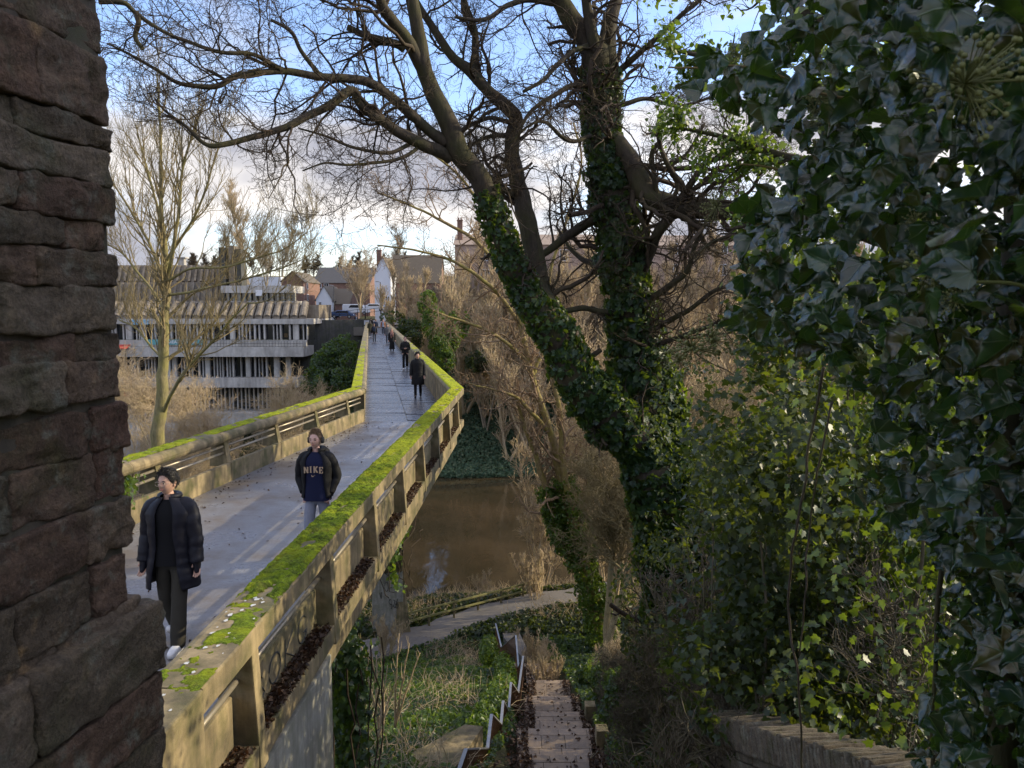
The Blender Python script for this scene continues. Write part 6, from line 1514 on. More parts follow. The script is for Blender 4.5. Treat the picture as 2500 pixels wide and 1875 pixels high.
# the out-of-frame continuation of the same curtain (it keeps the stone wall in shade)
Q, S_ = [], None
K = 20000; Q = np.stack([rg.uniform(1.4, 3.4, K), rg.uniform(.3, 4.2, K), rg.uniform(.5, 6.0, K)], -1); Q = Q[(Q[:, 0]/Q[:, 1] > .72)]
parts = [leaves(Q, np.tile([-.6, -.5, .5], (len(Q), 1)), rg.uniform(.12, .18, len(Q)), LEAF, rg, .6)]
V, Fs = merge(parts); np_mesh('outer_leaves', V, Fs, M['ivy'], ic)
# vines
def vine(pts, r, parent, name='vine', m='bark_warm', n=8):
    C = np.array([at(*p) for p in pts]); C = catmull(C, 6); C = C+np.stack([fbm(C*4+k*7, 3) for k in range(3)], -1)*.03
    mb = MB(); mb.tube(C, np.linspace(r, r*.6, len(C)), n); mb.build(name, M[m], parent, smooth=True)
vine([(2010, 900, 4.2), (1985, 1050, 4.2), (1960, 1200, 4.1), (1935, 1350, 4.1), (1925, 1500, 4.1), (1945, 1650, 4.0), (1960, 1900, 4.0)], .009, ic2, 'vine', 'bark')
vine([(2030, 980, 4.4), (2000, 1150, 4.3), (1975, 1300, 4.3), (1965, 1450, 4.2), (1950, 1600, 4.2)], .007, ic2, 'vine', 'bark')
vine([(2420, 900, 3.6), (2330, 1200, 3.6), (2290, 1500, 3.6), (2270, 1900, 3.6)], .016, ic2, 'vine', 'bark')
vine([(2560, 200, 1.3), (2440, 240, 1.15), (2380, 260, 1.1), (2300, 215, 1.15)], .004, ic, 'vine', 'berry', 6)
vine([(2560, 720, 1.5), (2430, 690, 1.4), (2350, 680, 1.35), (2270, 660, 1.35)], .004, ic, 'vine', 'berry', 6)
vine([(2100, 240, 2.1), (1980, 225, 2.1), (1850, 165, 2.1), (1700, 165, 2.1), (1640, 165, 2.15)], .004, ic, 'vine', 'bark_warm', 6)
vine([(2150, 500, 2.2), (2030, 470, 2.2), (1900, 420, 2.2), (1800, 400, 2.2)], .004, ic, 'vine', 'bark_warm', 6)
vine([(2620, -60, 2.9), (2530, 400, 2.9), (2480, 900, 2.9), (2450, 1500, 3.0), (2440, 2100, 3.0)], .10, ic, 'main_stem', 'bark', 12)
def umbel(px, py, d, r, seed):
    rg = np.random.default_rng(seed); c = at(px, py, d); K = 64; v = nrm(rg.normal(size=(K, 3))+[-.2, -.5, .2]); e = c+v*r*rg.uniform(.5, 1.1, (K, 1))
    Q = np.stack([c+(e-c)*t for t in np.linspace(0, 1, 3)], 1); V1, F1 = tubes(Q, np.full((K, 3), r*.012), 4)
    V0, F0 = _CB[3]; V0 = nrm(V0)*r*.058; V2 = (e[:, None]+V0[None]).reshape(-1, 3); F2 = (F0[None]+np.arange(K)[:, None, None]*len(V0)).reshape(-1, 4)
    V, Fs = merge([(V1, F1), (V2, F2)]); np_mesh('flower_head', V, Fs, M['berry'], ic, smooth=True)
for i, (px, py, d, r) in enumerate(((2355, 205, 1.1, .075), (2380, 190, 1.18, .06), (2275, 655, 1.35, .05), (2235, 545, 1.7, .03), (2370, 590, 1.6, .035), (2335, 730, 1.5, .035), (2000, 240, 2.2, .05), (1990, 270, 2.3, .045), (1800, 135, 2.2, .04), (1690, 850, 3.2, .11), (1740, 830, 3.2, .10), (1660, 880, 3.3, .08), (2100, 870, 2.1, .03), (1750, 505, 2.4, .05))): umbel(px, py, d, r, 900+i)
# ---- a tree behind the curtain whose boughs carry sunlit ivy, upper right
D = 11.5
Il = [[(2330, 1500, D, 60), (2300, 1000, D, 52), (2260, 600, D, 46), (2220, 250, D, 38), (2180, -100, D, 30)], [(2240, 420, D, 24), (2060, 300, D-.3, 16), (1900, 210, D-.5, 12), (1760, 150, D-.7, 8), (1640, 120, D-.9, 4)],
      [(2230, 500, D, 22), (2050, 420, D+.3, 15), (1900, 380, D+.4, 10), (1760, 330, D+.6, 6), (1650, 310, D+.7, 3)], [(2200, 150, D, 20), (2000, 50, D, 14), (1850, -20, D, 9), (1700, -60, D, 5)], [(2250, 620, D, 20), (2050, 560, D, 13), (1900, 540, D+.3, 8), (1780, 560, D+.5, 4)]]
it = thing('ivy_laden_tree', 'tree with sunlit ivy leaves on its boughs at the upper right behind the curtain', 'tree', gr(2330, 1500, -1))
cur = [limb(grow_on(l), 7) for l in Il]; mb = MB()
mb.tube(*cur[0], 12)
mb.build('trunk', M['bark'], it, smooth=True)
PR = [resample(P, Rr, 20) for P, Rr in cur]; b2, r2 = spawn(np.array([p for p, r in PR]), np.array([r for p, r in PR]), 16, .2, 1, (.4, 1.1), (.6, 1.6), 7, rg, .05, .6, .35, .006)
b3, r3 = spawn(b2, r2, 5, .2, 1, (.4, 1.1), (.2, .6), 5, rg, 0, .6, .6, .004)
CP_ = [resample(P, Rr, 24) for P, Rr in cur]; V, Fs = tube_parts([(np.array([p for p, r in CP_]), np.array([r for p, r in CP_])*.97, 9), (b2, r2, 5), (b3, r3, 3)]); np_mesh('branches', V, Fs, M['bark'], it, smooth=True)
E = np.concatenate([b2.reshape(-1, 3), b3.reshape(-1, 3), b3.reshape(-1, 3)]); E = E[fbm(E*1.1, 3) > -.02]; E = E[rg.integers(0, len(E), 9000)]+rg.normal(size=(9000, 3))*.09
V, Fq = leaves(E, np.tile([-.2, -.3, .8], (len(E), 1)), rg.uniform(.055, .10, len(E)), LEAF, rg, .8); np_mesh('ivy', V, [Fq], M['ivy_lit'], it)

LD = []
for _ in range(420):
    d = rg.uniform(7, 23.5); l = LI(d)+.06; r = RO(d)-W_
    u = min(rg.exponential(.10), 1) if rg.random() < .72 else rg.random(); LD.append((l+(r-l)*u, d, .014))
LD = np.array(LD); V, Fq = leaves(LD, np.tile([0, 0, 1.], (len(LD), 1)), rg.uniform(.025, .06, len(LD)), LEAF, rg, .35); tag(np_mesh('deck_leaves', V, [Fq], M['dead']), 'small dead leaves and grit scattered along the left kerb of the deck', 'dead leaves', None, 'stuff')
# ================================================================== PEOPLE
def cloth(name, col, rough=.75, var=.2, sheen=0):
    m = simple(name, tuple(c*.75 for c in col), rough, 0, var, 9, .2, .2)
    if sheen: m.node_tree.nodes['Principled BSDF'].inputs['Sheen Weight'].default_value = sheen
    return m
M['skin'] = simple('skin', (.50, .30, .22), .55, 0, .08, 12, .05)
M['skin_pale'] = simple('pale_skin', (.52, .31, .25), .55, 0, .08, 12, .05)
M['lip'] = simple('lips', (.34, .13, .11), .5, 0, .05, 12, 0)
M['hair_black'] = simple('black_hair', (.012, .010, .009), .5, 0, .3, 60, .3)
M['hair_brown'] = simple('brown_hair', (.10, .055, .03), .55, 0, .35, 60, .4)
M['hair_fair'] = simple('fair_hair', (.20, .12, .06), .55, 0, .3, 60, .4)
M['eye'] = simple('eye', (.03, .025, .02), .2, 0, .05, 3, 0)
M['coat_navy'] = cloth('navy_padded_coat', (.016, .016, .024), .5)
M['coat_black'] = cloth('black_cloth', (.012, .012, .014), .7)
M['hoodie'] = cloth('black_hoodie', (.010, .010, .012), .85)
M['sweat_navy'] = cloth('navy_sweatshirt', (.014, .018, .055), .85)
M['tr_olive'] = cloth('olive_trousers', (.055, .05, .04), .85)
M['tr_grey'] = cloth('grey_joggers', (.30, .32, .40), .85)
M['tr_black'] = cloth('black_trousers', (.012, .012, .014), .8)
M['denim'] = cloth('dark_denim', (.03, .04, .07), .85)
M['coat_olive'] = cloth('olive_parka', (.055, .05, .03), .8)
M['coat_orange'] = cloth('rust_jacket', (.35, .14, .07), .8)
M['scarf'] = cloth('pink_scarf', (.38, .20, .17), .85)
M['grey_cloth'] = cloth('grey_cloth', (.13, .13, .14), .85)
M['shoe_white'] = simple('white_shoe', (.65, .65, .66), .6, 0, .1, 9, 0)
M['shoe_black'] = simple('black_shoe', (.015, .015, .016), .5, 0, .1, 9, 0)
M['letter'] = simple('tan_lettering', (.42, .30, .20), .7, 0, .1, 20, 0)
M['lens'] = simple('wire_frame', (.45, .36, .28), .3, .8, .1, 9, 0)
def skin_mesh(nodes, edges, sub=2):
    """nodes: (x,y,z,r) or (x,y,z,rx,ry)"""
    me = bpy.data.meshes.new('s'); me.from_pydata([n[:3] for n in nodes], edges, []); o = bpy.data.objects.new('s', me); COL.objects.link(o)
    md = o.modifiers.new('k', 'SKIN'); md.use_smooth_shade = True
    for i, n in enumerate(nodes):
        v = me.skin_vertices[0].data[i]; v.radius = (n[3], n[4] if len(n) > 4 else n[3]); v.use_root = (i == 0)
    if sub: s = o.modifiers.new('d', 'SUBSURF'); s.levels = s.render_levels = sub
    dg = bpy.context.evaluated_depsgraph_get(); m2 = bpy.data.meshes.new_from_object(o.evaluated_get(dg))
    n = len(m2.vertices); V = np.empty(n*3); m2.vertices.foreach_get('co', V); Fc = [tuple(p.vertices) for p in m2.polygons]
    bpy.data.objects.remove(o); bpy.data.meshes.remove(m2); bpy.data.meshes.remove(me); return V.reshape(-1, 3), Fc
def head_grid(nu=44, nv=30):
    u = np.linspace(0, 2*np.pi, nu, endpoint=False); v = np.linspace(.02, np.pi-.02, nv)
    Uu, Vv = np.meshgrid(u, v, indexing='ij'); x = np.sin(Uu)*np.sin(Vv); y = -np.cos(Uu)*np.sin(Vv); z = np.cos(Vv)
    return x, y, z
def head_shape(x, y, z):
    X, Y, Zz = x*.075, y*.096, z*.118; front = np.clip(-y, 0, 1)
    lo = np.clip(-z, 0, 1); X = X*(1-.30*lo**1.4); Y = np.where(y > 0, Y*(1-.55*lo), Y*(1-.04*lo)); X = X*(1-.05*np.clip(z-.3, 0, 1))
    g = lambda cx, cz, sx, sz: np.exp(-((x-cx)/sx)**2-((z-cz)/sz)**2)*(front > 0)
    Y = Y-.024*g(0, -.16, .15, .15)-.010*g(0, .06, .11, .2)+.007*(g(.40, .06, .2, .13)+g(-.40, .06, .2, .13))-.005*(g(.35, .26, .3, .07)+g(-.35, .26, .3, .07))
    Y = Y-.007*g(0, -.47, .26, .10)-.009*g(0, -.86, .3, .16)-.004*(g(.55, -.15, .2, .25)+g(-.55, -.15, .2, .25))+.004*g(0, -.62, .3, .07)
    return np.stack([X, Y, Zz], -1)
def grid_faces(nu, nv, keep=None):
    i, j = np.meshgrid(np.arange(nu), np.arange(nv-1), indexing='ij'); i2 = (i+1) % nu
    Fq = np.stack([i*nv+j, i2*nv+j, i2*nv+j+1, i*nv+j+1], -1)[..., ::-1]
    Fq = Fq.reshape(-1, 4)
    if keep is not None: Fq = Fq[keep.ravel()]
    return Fq
def torso_ring(z, rx, ry, cx=0, cy=0, gap=0, n=28, pw=2.4):
    a = np.linspace(-np.pi/2+gap, 3*np.pi/2-gap, n, endpoint=(gap > 0)); c, s = np.cos(a), np.sin(a)
    k = (np.abs(c)**pw+np.abs(s)**pw)**(-1/pw)
    return np.stack([cx+rx*c*k, cy+ry*s*k, np.full(n, z)], -1)
def shell(rings, closed):
    Rn = np.array(rings); m, n, _ = Rn.shape; Fc = []
    for i in range(m-1):
        for j in range(n if closed else n-1): Fc.append((i*n+j, i*n+(j+1) % n, (i+1)*n+(j+1) % n, (i+1)*n+j))
    return Rn.reshape(-1, 3), Fc
def person(label, loc, yaw, h=1.76, coat='coat_black', hem=.80, gap=0.0, inner=None, trous='tr_black', hair='hair_black', hairstyle='short', legs=(.12, -.12), arms='down', shoes='shoe_black', puff=0, extras=(), skirt=None, skin='skin', headyaw=0.0, wide=0.0, tilt=0.0, gloves=False):
    h_detail = loc[1] < 35
    t = thing('person', label, 'person', loc, yaw); s = h/1.78
    pm = Matrix.Translation(V3(loc)) @ Matrix.Rotation(yaw, 4, 'Z') @ Matrix.Scale(s, 4)
    A = np.array(pm); tw = lambda V: np.asarray(V, float) @ A[:3, :3].T+A[:3, 3]
    def put(name, V, Fc, m, smooth=True, parent=t, mods=()):
        V = tw(V); Fc = [tuple(map(int, f)) for f in Fc]; mi = parent_matrix(parent).inverted()
        me = bpy.data.meshes.new(name); me.from_pydata([tuple(mi @ Vector(v)) for v in V], [], Fc); me.materials.append(m)
        if smooth: me.polygons.foreach_set('use_smooth', [True]*len(me.polygons))
        o = bpy.data.objects.new(name, me); link(o, parent)
        for k, v in mods:
            md = o.modifiers.new(k, k)
            if k == 'SOLIDIFY': md.thickness = v; md.offset = 0
            if k == 'SUBSURF': md.levels = md.render_levels = v
        return o
    # joints
    sh = .165; hipw = .09
    leg = {}
    for sd, sw in ((-1, legs[0]), (1, legs[1])):
        hip = np.array([sd*hipw, 0, .93]); knee = hip+[sd*.005, -math.sin(sw)*.44-(.02 if sw < 0 else 0), -math.cos(sw)*.44]
        bend = sw-(.35 if sw < 0 else .05); ank = knee+[0, -math.sin(bend)*.41, -math.cos(bend)*.41]; leg[sd] = (hip, knee, ank)
    lowest = min(leg[k][2][2] for k in leg)-.085
    for k in leg:       # plant the lower foot on the ground
        leg[k] = tuple(p-[0, 0, 0] for p in leg[k])
    dz = -lowest
    arm = {}
    for sd in (-1, 1):
        S0 = np.array([sd*sh, .01, 1.425])
        if arms == 'down': el = S0+[sd*.075, .015+.05*(sd*legs[0] > 0)-.03, -.285]; wr = el+[sd*.02, -.05-.12*(legs[0] if sd < 0 else legs[1])*-1, -.25]
        elif arms == 'pocket': el = S0+[sd*.085, .06, -.27]; wr = el+[-sd*.07, -.075, -.19]
        elif arms == 'phone': el = S0+[sd*.06, -.02, -.28]; wr = el+[-sd*.155, -.20, .02]
        elif arms == 'strap': el = S0+[sd*.07, -.03, -.28]; wr = el+[-sd*.09, -.13, .20]
        arm[sd] = (S0, el, wr)
    off = np.array([0, 0, dz])
    # body: one skinned surface with the head shape joined on the neck
    nodes = [(0, 0, .95, .11, .085), (0, 0, 1.12, .105, .075), (0, 0, 1.32, .12, .085), (0, .01, 1.47, .06, .055), (0, .0, 1.53, .05, .052), (0, -.008, 1.60, .05, .055)]
    edges = [(0, 1), (1, 2), (2, 3), (3, 4), (4, 5)]
    for sd in (-1, 1):
        b = len(nodes); S0, el, wr = arm[sd]; d = nrm(wr-el)
        nodes += [(*S0, .05), (*el, .038), (*wr, .026), (*(wr+d*.075), .030, .014)]; edges += [(2, b), (b, b+1), (b+1, b+2), (b+2, b+3)]
        pal = wr+d*.085; sv = nrm(np.cross(d, [0, 1, .2])); fw = nrm(np.cross(sv, d))
        for k, (o_, L_) in enumerate(((-.026, .068), (-.009, .078), (.009, .073), (.026, .058))):
            p1 = pal+sv*o_; p2 = p1+d*L_*.55-fw*.012; p3 = p2+d*L_*.4-fw*.028; c = len(nodes)
            nodes += [(*p1, .0095), (*p2, .0088), (*p3, .0075)]; edges += [(b+3, c), (c, c+1), (c+1, c+2)]
        c = len(nodes); q1 = wr+d*.03-sv*.03*1+fw*-.01; q2 = q1+d*.035-sv*.012-fw*.012
        nodes += [(*q1, .011), (*q2, .009)]; edges += [(b+2, c), (c, c+1)]
        hp, kn, an = leg[sd]; b = len(nodes); nodes += [(*hp, .08), (*kn, .052), (*an, .038), (*(an+[0, -.10, -.045]), .032)]; edges += [(0, b), (b, b+1), (b+1, b+2), (b+2, b+3)]
    Vb, Fb = skin_mesh(nodes, edges, 2)
    x, y, z = head_grid(); Hh = head_shape(x, y, z)
    cy_, sy_ = math.cos(headyaw), math.sin(headyaw); ct, st_ = math.cos(tilt), math.sin(tilt)
    def hd(P):
        P = np.asarray(P, float); P = np.stack([P[..., 0], P[..., 1]*ct+P[..., 2]*st_, -P[..., 1]*st_+P[..., 2]*ct], -1)
        return np.stack([P[..., 0]*cy_-P[..., 1]*sy_, P[..., 0]*sy_+P[..., 1]*cy_, P[..., 2]], -1)+np.array([0, -.018, 1.662])
    nu, nv = x.shape; Fh = grid_faces(nu, nv)
    Vh = hd(Hh).reshape(-1, 3); ears = []
    for sd in (-1, 1):
        V0, F0 = _CB[5]; V0 = nrm(V0)*np.array([.012, .020, .032])+np.array([sd*.076, .008, -.005]); V0[:, 1] += .15*(V0[:, 2]+.005); ears.append((hd(V0), F0))
    nb = len(Vb); allV = [Vb+off, Vh+off]; allF = list(Fb)+[tuple(f+nb) for f in Fh]; b = nb+len(Vh)
    for v, f in ears: allV.append(v+off); allF += [tuple(q+b) for q in f]; b += len(v)
    body = put('body', np.concatenate(allV), allF, M[skin])
    # face details
    E = []; 
    for sd in (-1, 1):
        V0, F0 = _CB[3]; E.append((hd(nrm(V0)*np.array([.0135, .007, .0065])+np.array([sd*.030, -.0835, .008])), F0))
    V, Fs = merge(E); put('eyes', V+off, Fs[0], M['eye'])
    E = []
    for sd in (-1, 1):
        V0, F0 = _CB[3]; V1 = nrm(V0)*np.array([.020, .006, .0045])+np.array([sd*.031, -.090, .030]); V1[:, 2] -= .12*np.abs(np.abs(V1[:, 0])-.03); E.append((hd(V1), F0))
    V, Fs = merge(E); put('eyebrows', V+off, Fs[0], M[hair])
    V0, F0 = _CB[3]; V1 = nrm(V0)*np.array([.021, .006, .0075])+np.array([0, -.0955, -.055]); put('lips', hd(V1)+off, F0, M['lip'])
    # hair
    az = np.arctan2(np.abs(x), -y)          # 0 front .. pi back
    line = np.interp(az, [0, .5, .85, 1.1, 1.35, 1.75, 2.4, 3.15], [.70, .66, .52, .20, -.05, .02, -.5, -.62])
    if hairstyle == 'long': line = np.interp(az, [0, .6, .95, 1.3, 3.15], [.62, .5, -.2, -.9, -1.0])
    vol = {'short': .016, 'long': .020, 'curly': .034, 'quiff': .011}[hairstyle]
    nn = nrm(np.stack([x/.075, y/.096, z/.118], -1)); bumpy = fbm(np.stack([x*3, y*3, z*3], -1), 4)
    hf = vol*(1+.7*bumpy)+(.014*np.clip(z, 0, 1)**2+.010*np.clip(-y, 0, 1)*np.clip(z-.5, 0, 1) if hairstyle in ('quiff', 'short') else 0)
    if hairstyle == 'curly': hf = hf+.012*fbm(np.stack([x*9, y*9, z*9], -1), 3)
    inside = np.clip((z-line)/.35, 0, 1)**.7; Pv = Hh+nn*(hf*inside-.004*(inside <= 0))[..., None]
    if hairstyle == 'long':
        dn = np.clip(-z-.1, 0, 1)*np.clip(y+.6, 0, 1); Pv = Pv+np.stack([np.sign(x)*.02*dn, .02*dn, -.16*dn], -1)
    kp = z > line-.05; k4 = kp[:, :-1] & kp[:, 1:]; k4 = k4 | np.roll(k4, -1, axis=0)
    HV = [hd(Pv).reshape(-1, 3)+off]; HF = [grid_faces(nu, nv, k4)]
    if h_detail:
        rgh = np.random.default_rng(len(label)); ii, jj = np.where((z > line+.02) & (z < .985)); q = rgh.integers(0, len(ii), 1500); B0 = Pv[ii[q], jj[q]]; Nq = nn[ii[q], jj[q]]
        comb = np.array([0, .6, -.5]) if hairstyle != 'quiff' else np.array([.35, -.35, .5]); comb = np.where((B0[:, 2:3] > .06) & (B0[:, 1:2] < 0), comb*np.array([1, -.6, .6]), np.array([0, .3, -.8]))
        dd = nrm(comb+Nq*.45+rgh.normal(size=B0.shape)*.35); Ls = rgh.uniform(.014, .034, (len(q), 1)); B0 = B0-Nq*.003+rgh.normal(size=B0.shape)*.002
        Q = np.stack([B0, B0+dd*Ls*.5+Nq*.004, B0+dd*Ls+Nq*.001], 1); V, Fq = tubes(Q, np.tile([.0024, .002, .0008], (len(q), 1)), 3); HF.append(Fq+len(HV[0])); HV.append(hd(V)+off)
    put('hair', np.concatenate(HV), [tuple(f) for F_ in HF for f in F_], M[hair])
    if gloves:
        for sd in (-1, 1):
            wr = arm[sd][2]; d_ = nrm(wr-arm[sd][1]); V0, F0 = _CB[5]; V1, F1 = skin_mesh([(*(wr-d_*.02), .046), (*(wr+d_*.035), .044), (*(wr+d_*.085), .034, .028), (*(wr+d_*.12+[0, -.02, 0]), .022)], [(0, 1), (1, 2), (2, 3)], 2); put('cuff', V1+off, F1, M[coat])
    # trousers
    n_ = [(0, .0, .97, .135, .10), (0, 0, .90, .13, .10)]; e_ = [(0, 1)]
    for sd in (-1, 1):
        hp, kn, an = leg[sd]; b = len(n_); q = hp*.5+kn*.5; r_ = kn*.45+an*.55
        n_ += [(*(hp-[0, 0, .06]), .088), (*q, .080+wide*.3), (*kn, .066+wide*.6), (*r_, .064+wide), (*(an+[0, .005, -.0]), .056+wide), (*(an+[0, .005, -.045]), .050+wide)]
        e_ += [(1, b)]+[(b+i, b+i+1) for i in range(5)]
    V, Fc = skin_mesh(n_, e_, 2); V = V+np.stack([fbm(V*np.array([9, 9, 14])+k*5, 3) for k in range(3)], -1)*.010; put('trousers', V+off, Fc, M[trous])
    for sd in (-1, 1):
        hp, kn, an = leg[sd]; pitch_ = -.5 if (legs[0] if sd < 0 else legs[1]) < 0 else .0
        V0, F0 = _CB[5]; P = V0/((np.abs(V0)**4).sum(1, keepdims=True)**.25)*np.array([.047, .135, .045]); P[:, 2] *= np.where(P[:, 2] > 0, np.interp(P[:, 1], [-.14, 0, .14], [.45, 1.1, 1.3]), 1)
        P[:, 0] *= np.interp(P[:, 1], [-.14, -.05, .14], [.8, 1, .78]); ca, sa = math.cos(pitch_), math.sin(pitch_)
        P = np.stack([P[:, 0], P[:, 1]*ca-P[:, 2]*sa, P[:, 1]*sa+P[:, 2]*ca], 1)+an+[0, -.055, -.040]
        put('shoe', P+off, F0, M[shoes])
    if skirt:
        zz = [.95, .75, .5, .3, .16]; V, Fc = shell([torso_ring(q, .15+.10*(1-q)*.8, .12+.10*(1-q)*.8, 0, -.0) for q in zz], True); V[:, :2] *= (1+.06*np.sin(np.arctan2(V[:, 1], V[:, 0])*7))[:, None]; put('skirt', V+off, Fc, M[skirt], mods=(('SOLIDIFY', .008), ('SUBSURF', 1)))
    # inner garment and coat
    def torso(zs, grow, gp):
        rings = []
        zt = np.array([.60, .72, .85, .97, 1.10, 1.25, 1.36, 1.43, 1.475, 1.505, 1.535]); rx = np.array([.205, .20, .19, .18, .172, .186, .200, .178, .128, .085, .072]); ry = np.array([.155, .15, .14, .132, .122, .128, .125, .105, .088, .075, .070])
        for q in zs: rings.append(torso_ring(q, np.interp(q, zt, rx)+grow, np.interp(q, zt, ry)+grow, 0, .004, gp*np.interp(q, [.6, 1.2, 1.5], [1.5, 1.0, .9])))
        return rings
    if inner:
        V, Fc = shell(torso(np.concatenate([np.linspace(.86, 1.40, 14), [1.43, 1.46, 1.485, 1.505]]), .0, 0), True); V += np.stack([fbm(V*8+k*3, 3) for k in range(3)], -1)*.008
        inn = put('sweatshirt', V+off, Fc, M[inner], mods=(('SUBSURF', 1),))
    zs = np.concatenate([np.linspace(hem, 1.40, max(10, int((1.4-hem)/.022))), [1.425, 1.45, 1.472, 1.49, 1.51, 1.535]])
    V, Fc = shell(torso(zs, .018 if puff else .012, gap), gap == 0); ctr = V*np.array([0, 0, 1])
    rad = nrm((V-ctr)*np.array([1, 1, 0]))
    if puff: V = V+rad*(puff*np.abs(np.sin(V[:, 2]*np.pi/.095))**.6)[:, None]*np.clip((1.47-V[:, 2])/.05, 0, 1)[:, None]
    V = V+np.stack([fbm(V*7+k*3, 3) for k in range(3)], -1)*.017+np.stack([fbm(V*19+k*3, 2) for k in range(3)], -1)*.008
    sway = np.clip((1.0-V[:, 2])/.4, 0, 1); V[:, 1] += .02*sway; V[:, :2] *= (1+.10*sway)[:, None]
    nV = [V]; nF = list(Fc); b = len(V)
    for sd in (-1, 1):
        S0, el, wr = arm[sd]; C = catmull([S0+[-sd*.06, 0, .015], S0+[sd*.005, 0, -.01], S0*.5+el*.5+[sd*.012, 0, 0], el, el*.5+wr*.5, wr+nrm(wr-el)*.01], 9); m_ = len(C); q = np.linspace(0, 1, m_)
        r_ = np.interp(q, [0, .2, .55, .8, 1], [.062, .066, .056, .050, .044])+(.010 if puff else .003)
        if puff: r_ = r_+puff*np.abs(np.sin(q*np.pi*6.5))**.6*np.clip((q-.12)/.1, 0, 1)
        Vt, Ft = tubes(C[None], r_[None], 14); Vt = Vt+np.stack([fbm(Vt*11+k*3, 3) for k in range(3)], -1)*.018; nV.append(Vt); nF += [tuple(f+b) for f in Ft]; b += len(Vt)
        nF.append(tuple(range(b-14, b)))
    put('coat', np.concatenate(nV)+off, nF, M[coat], mods=(('SOLIDIFY', .012),))
    if 'collar' in extras or 'hood' in extras:
        a = np.linspace(-np.pi/2+.45, 3*np.pi/2-.45, 22); P = np.stack([.088*np.cos(a), .02+.085*np.sin(a), 1.525+.03*np.sin(a)*0+.0*a], -1); V, Fq = tubes(P[None], np.full((1, 22), .032), 9); put('collar', V+off, Fq, M[coat])
    if 'hood' in extras:
        V0, F0 = _CB[5]; P = nrm(V0)*np.array([.14, .075, .10])+np.array([0, .12, 1.47]); P += fbm(P*9, 3)[:, None]*.02; put('hood', P+off, F0, M[coat])
    if 'glasses' in extras:
        mb = MB()
        for sd in (-1, 1):
            a = np.linspace(0, 2*np.pi, 19); P = np.stack([sd*.032+.025*np.cos(a), np.full(19, -.104)+.010*np.abs(np.cos(a))*0, .003+.022*np.sin(a)], -1); mb.tube(tw(hd(P)+off), .0017*s, 6)
            mb.tube(tw(hd(np.array([[sd*.057, -.103, .008], [sd*.076, -.06, .010], [sd*.079, .0, .006]]))+off), .0015*s, 5)
        mb.tube(tw(hd(np.array([[-.008, -.105, .006], [.008, -.105, .006]]))+off), .0016*s, 5); mb.build('glasses', M['lens'], t, smooth=True, fix=False)
    if 'headphones' in extras:
        a = np.linspace(-.1, np.pi+.1, 20); P = np.stack([.099*np.cos(a), .012+0*a, -.0+.140*np.sin(a)], -1); V, Fq = tubes(hd(P)[None], np.full((1, 20), .0065), 8); hb = put('headphones', V+off, Fq, M['shoe_black'])
        for sd in (-1, 1):
            V0, F0 = _CB[5]; P = V0/((np.abs(V0)**4).sum(1, keepdims=True)**.25)*np.array([.018, .034, .042])+np.array([sd*.093, .012, -.005]); put('ear_cup', hd(P)+off, F0, M['shoe_black'], parent=hb)
    if 'backpack' in extras:
        V0, F0 = _CB[5]; P = V0/((np.abs(V0)**5).sum(1, keepdims=True)**.2)*np.array([.15, .085, .22])+np.array([0, .22, 1.24]); put('backpack', P+off, F0, M['denim'])
    if 'phone' in extras:
        mb = MB(); p = tw((arm[-1][2]*.5+arm[1][2]*.5+[0, -.07, .03]+off)[None])[0]; mb.box(p, (.08, .02, .15)); mb.build('phone', M['shoe_black'], t)
    if 'hat' in extras:
        x2 = Hh+nn*.026; k4 = (z > .18)[:, :-1] & (z > .18)[:, 1:]; put('hat', hd(x2).reshape(-1, 3)+off, grid_faces(nu, nv, k4), M['coat_black'])
    if 'scarf' in extras:
        a = np.linspace(0, 2*np.pi, 22); P = np.stack([.085*np.cos(a), .0+.08*np.sin(a)-.01, 1.52+.012*np.sin(a*3)], -1); V, Fq = tubes(P[None], np.full((1, 22), .038), 9); put('scarf', V+off, Fq, M['scarf'])
        mb = MB(); q = tw(np.array([[-.05, -.12, 1.5], [-.07, -.165, 1.3], [-.06, -.17, 1.05]])+off); mb.tube(q, [.035, .04, .035], 8); q = tw(np.array([[.05, -.12, 1.5], [.07, -.165, 1.35], [.07, -.17, 1.15]])+off); mb.tube(q, [.035, .04, .035], 8); mb.build('scarf_ends', M['scarf'], t, smooth=True, fix=False)
    if 'fur' in extras:
        a = np.linspace(-.3, np.pi+.3, 18); P = np.stack([.15*np.cos(a), .04+.04*np.sin(a)*0, 1.52+.09*np.sin(a)-.04], -1); V, Fq = tubes(P[None], np.full((1, 18), .035), 8); V += fbm(V*30, 2)[:, None]*.02; put('fur_trim', V+off, Fq, M['grey_cloth'])
    if 'bag' in extras:
        mb = MB(); c = tw(np.array([[.30, -.05, .62]])+off)[0]; mb.box(c, (.26*s, .1*s, .32*s), None, .9); mb.build('bag', M['white_paint'], t, bevel=.01)
    t['_dz'] = dz; return t, tw, off
p = gr(428, 1577, 0)
person('young man with wire glasses in an open dark padded coat and olive trousers', (p[0], p[1], 0), -.02, 1.83, 'coat_navy', .63, .40, 'hoodie', 'tr_olive', 'hair_black', 'short', (-.16, .20), 'down', 'shoe_white', .0075, ('glasses', 'collar'), None, 'skin', -.28, .018, 0, True)
x2 = -2.62; d2 = 10.55
t2, tw2, off2 = person('fair-haired man in headphones, navy sweatshirt, black jacket and pale grey joggers, hands in pockets', (x2, d2, 0), -.05, 1.80, 'coat_black', .90, .62, 'sweat_navy', 'tr_grey', 'hair_fair', 'quiff', (.18, -.16), 'pocket', 'shoe_white', 0, ('headphones', 'hood'), None, 'skin_pale', -.12, .012, 0, True)
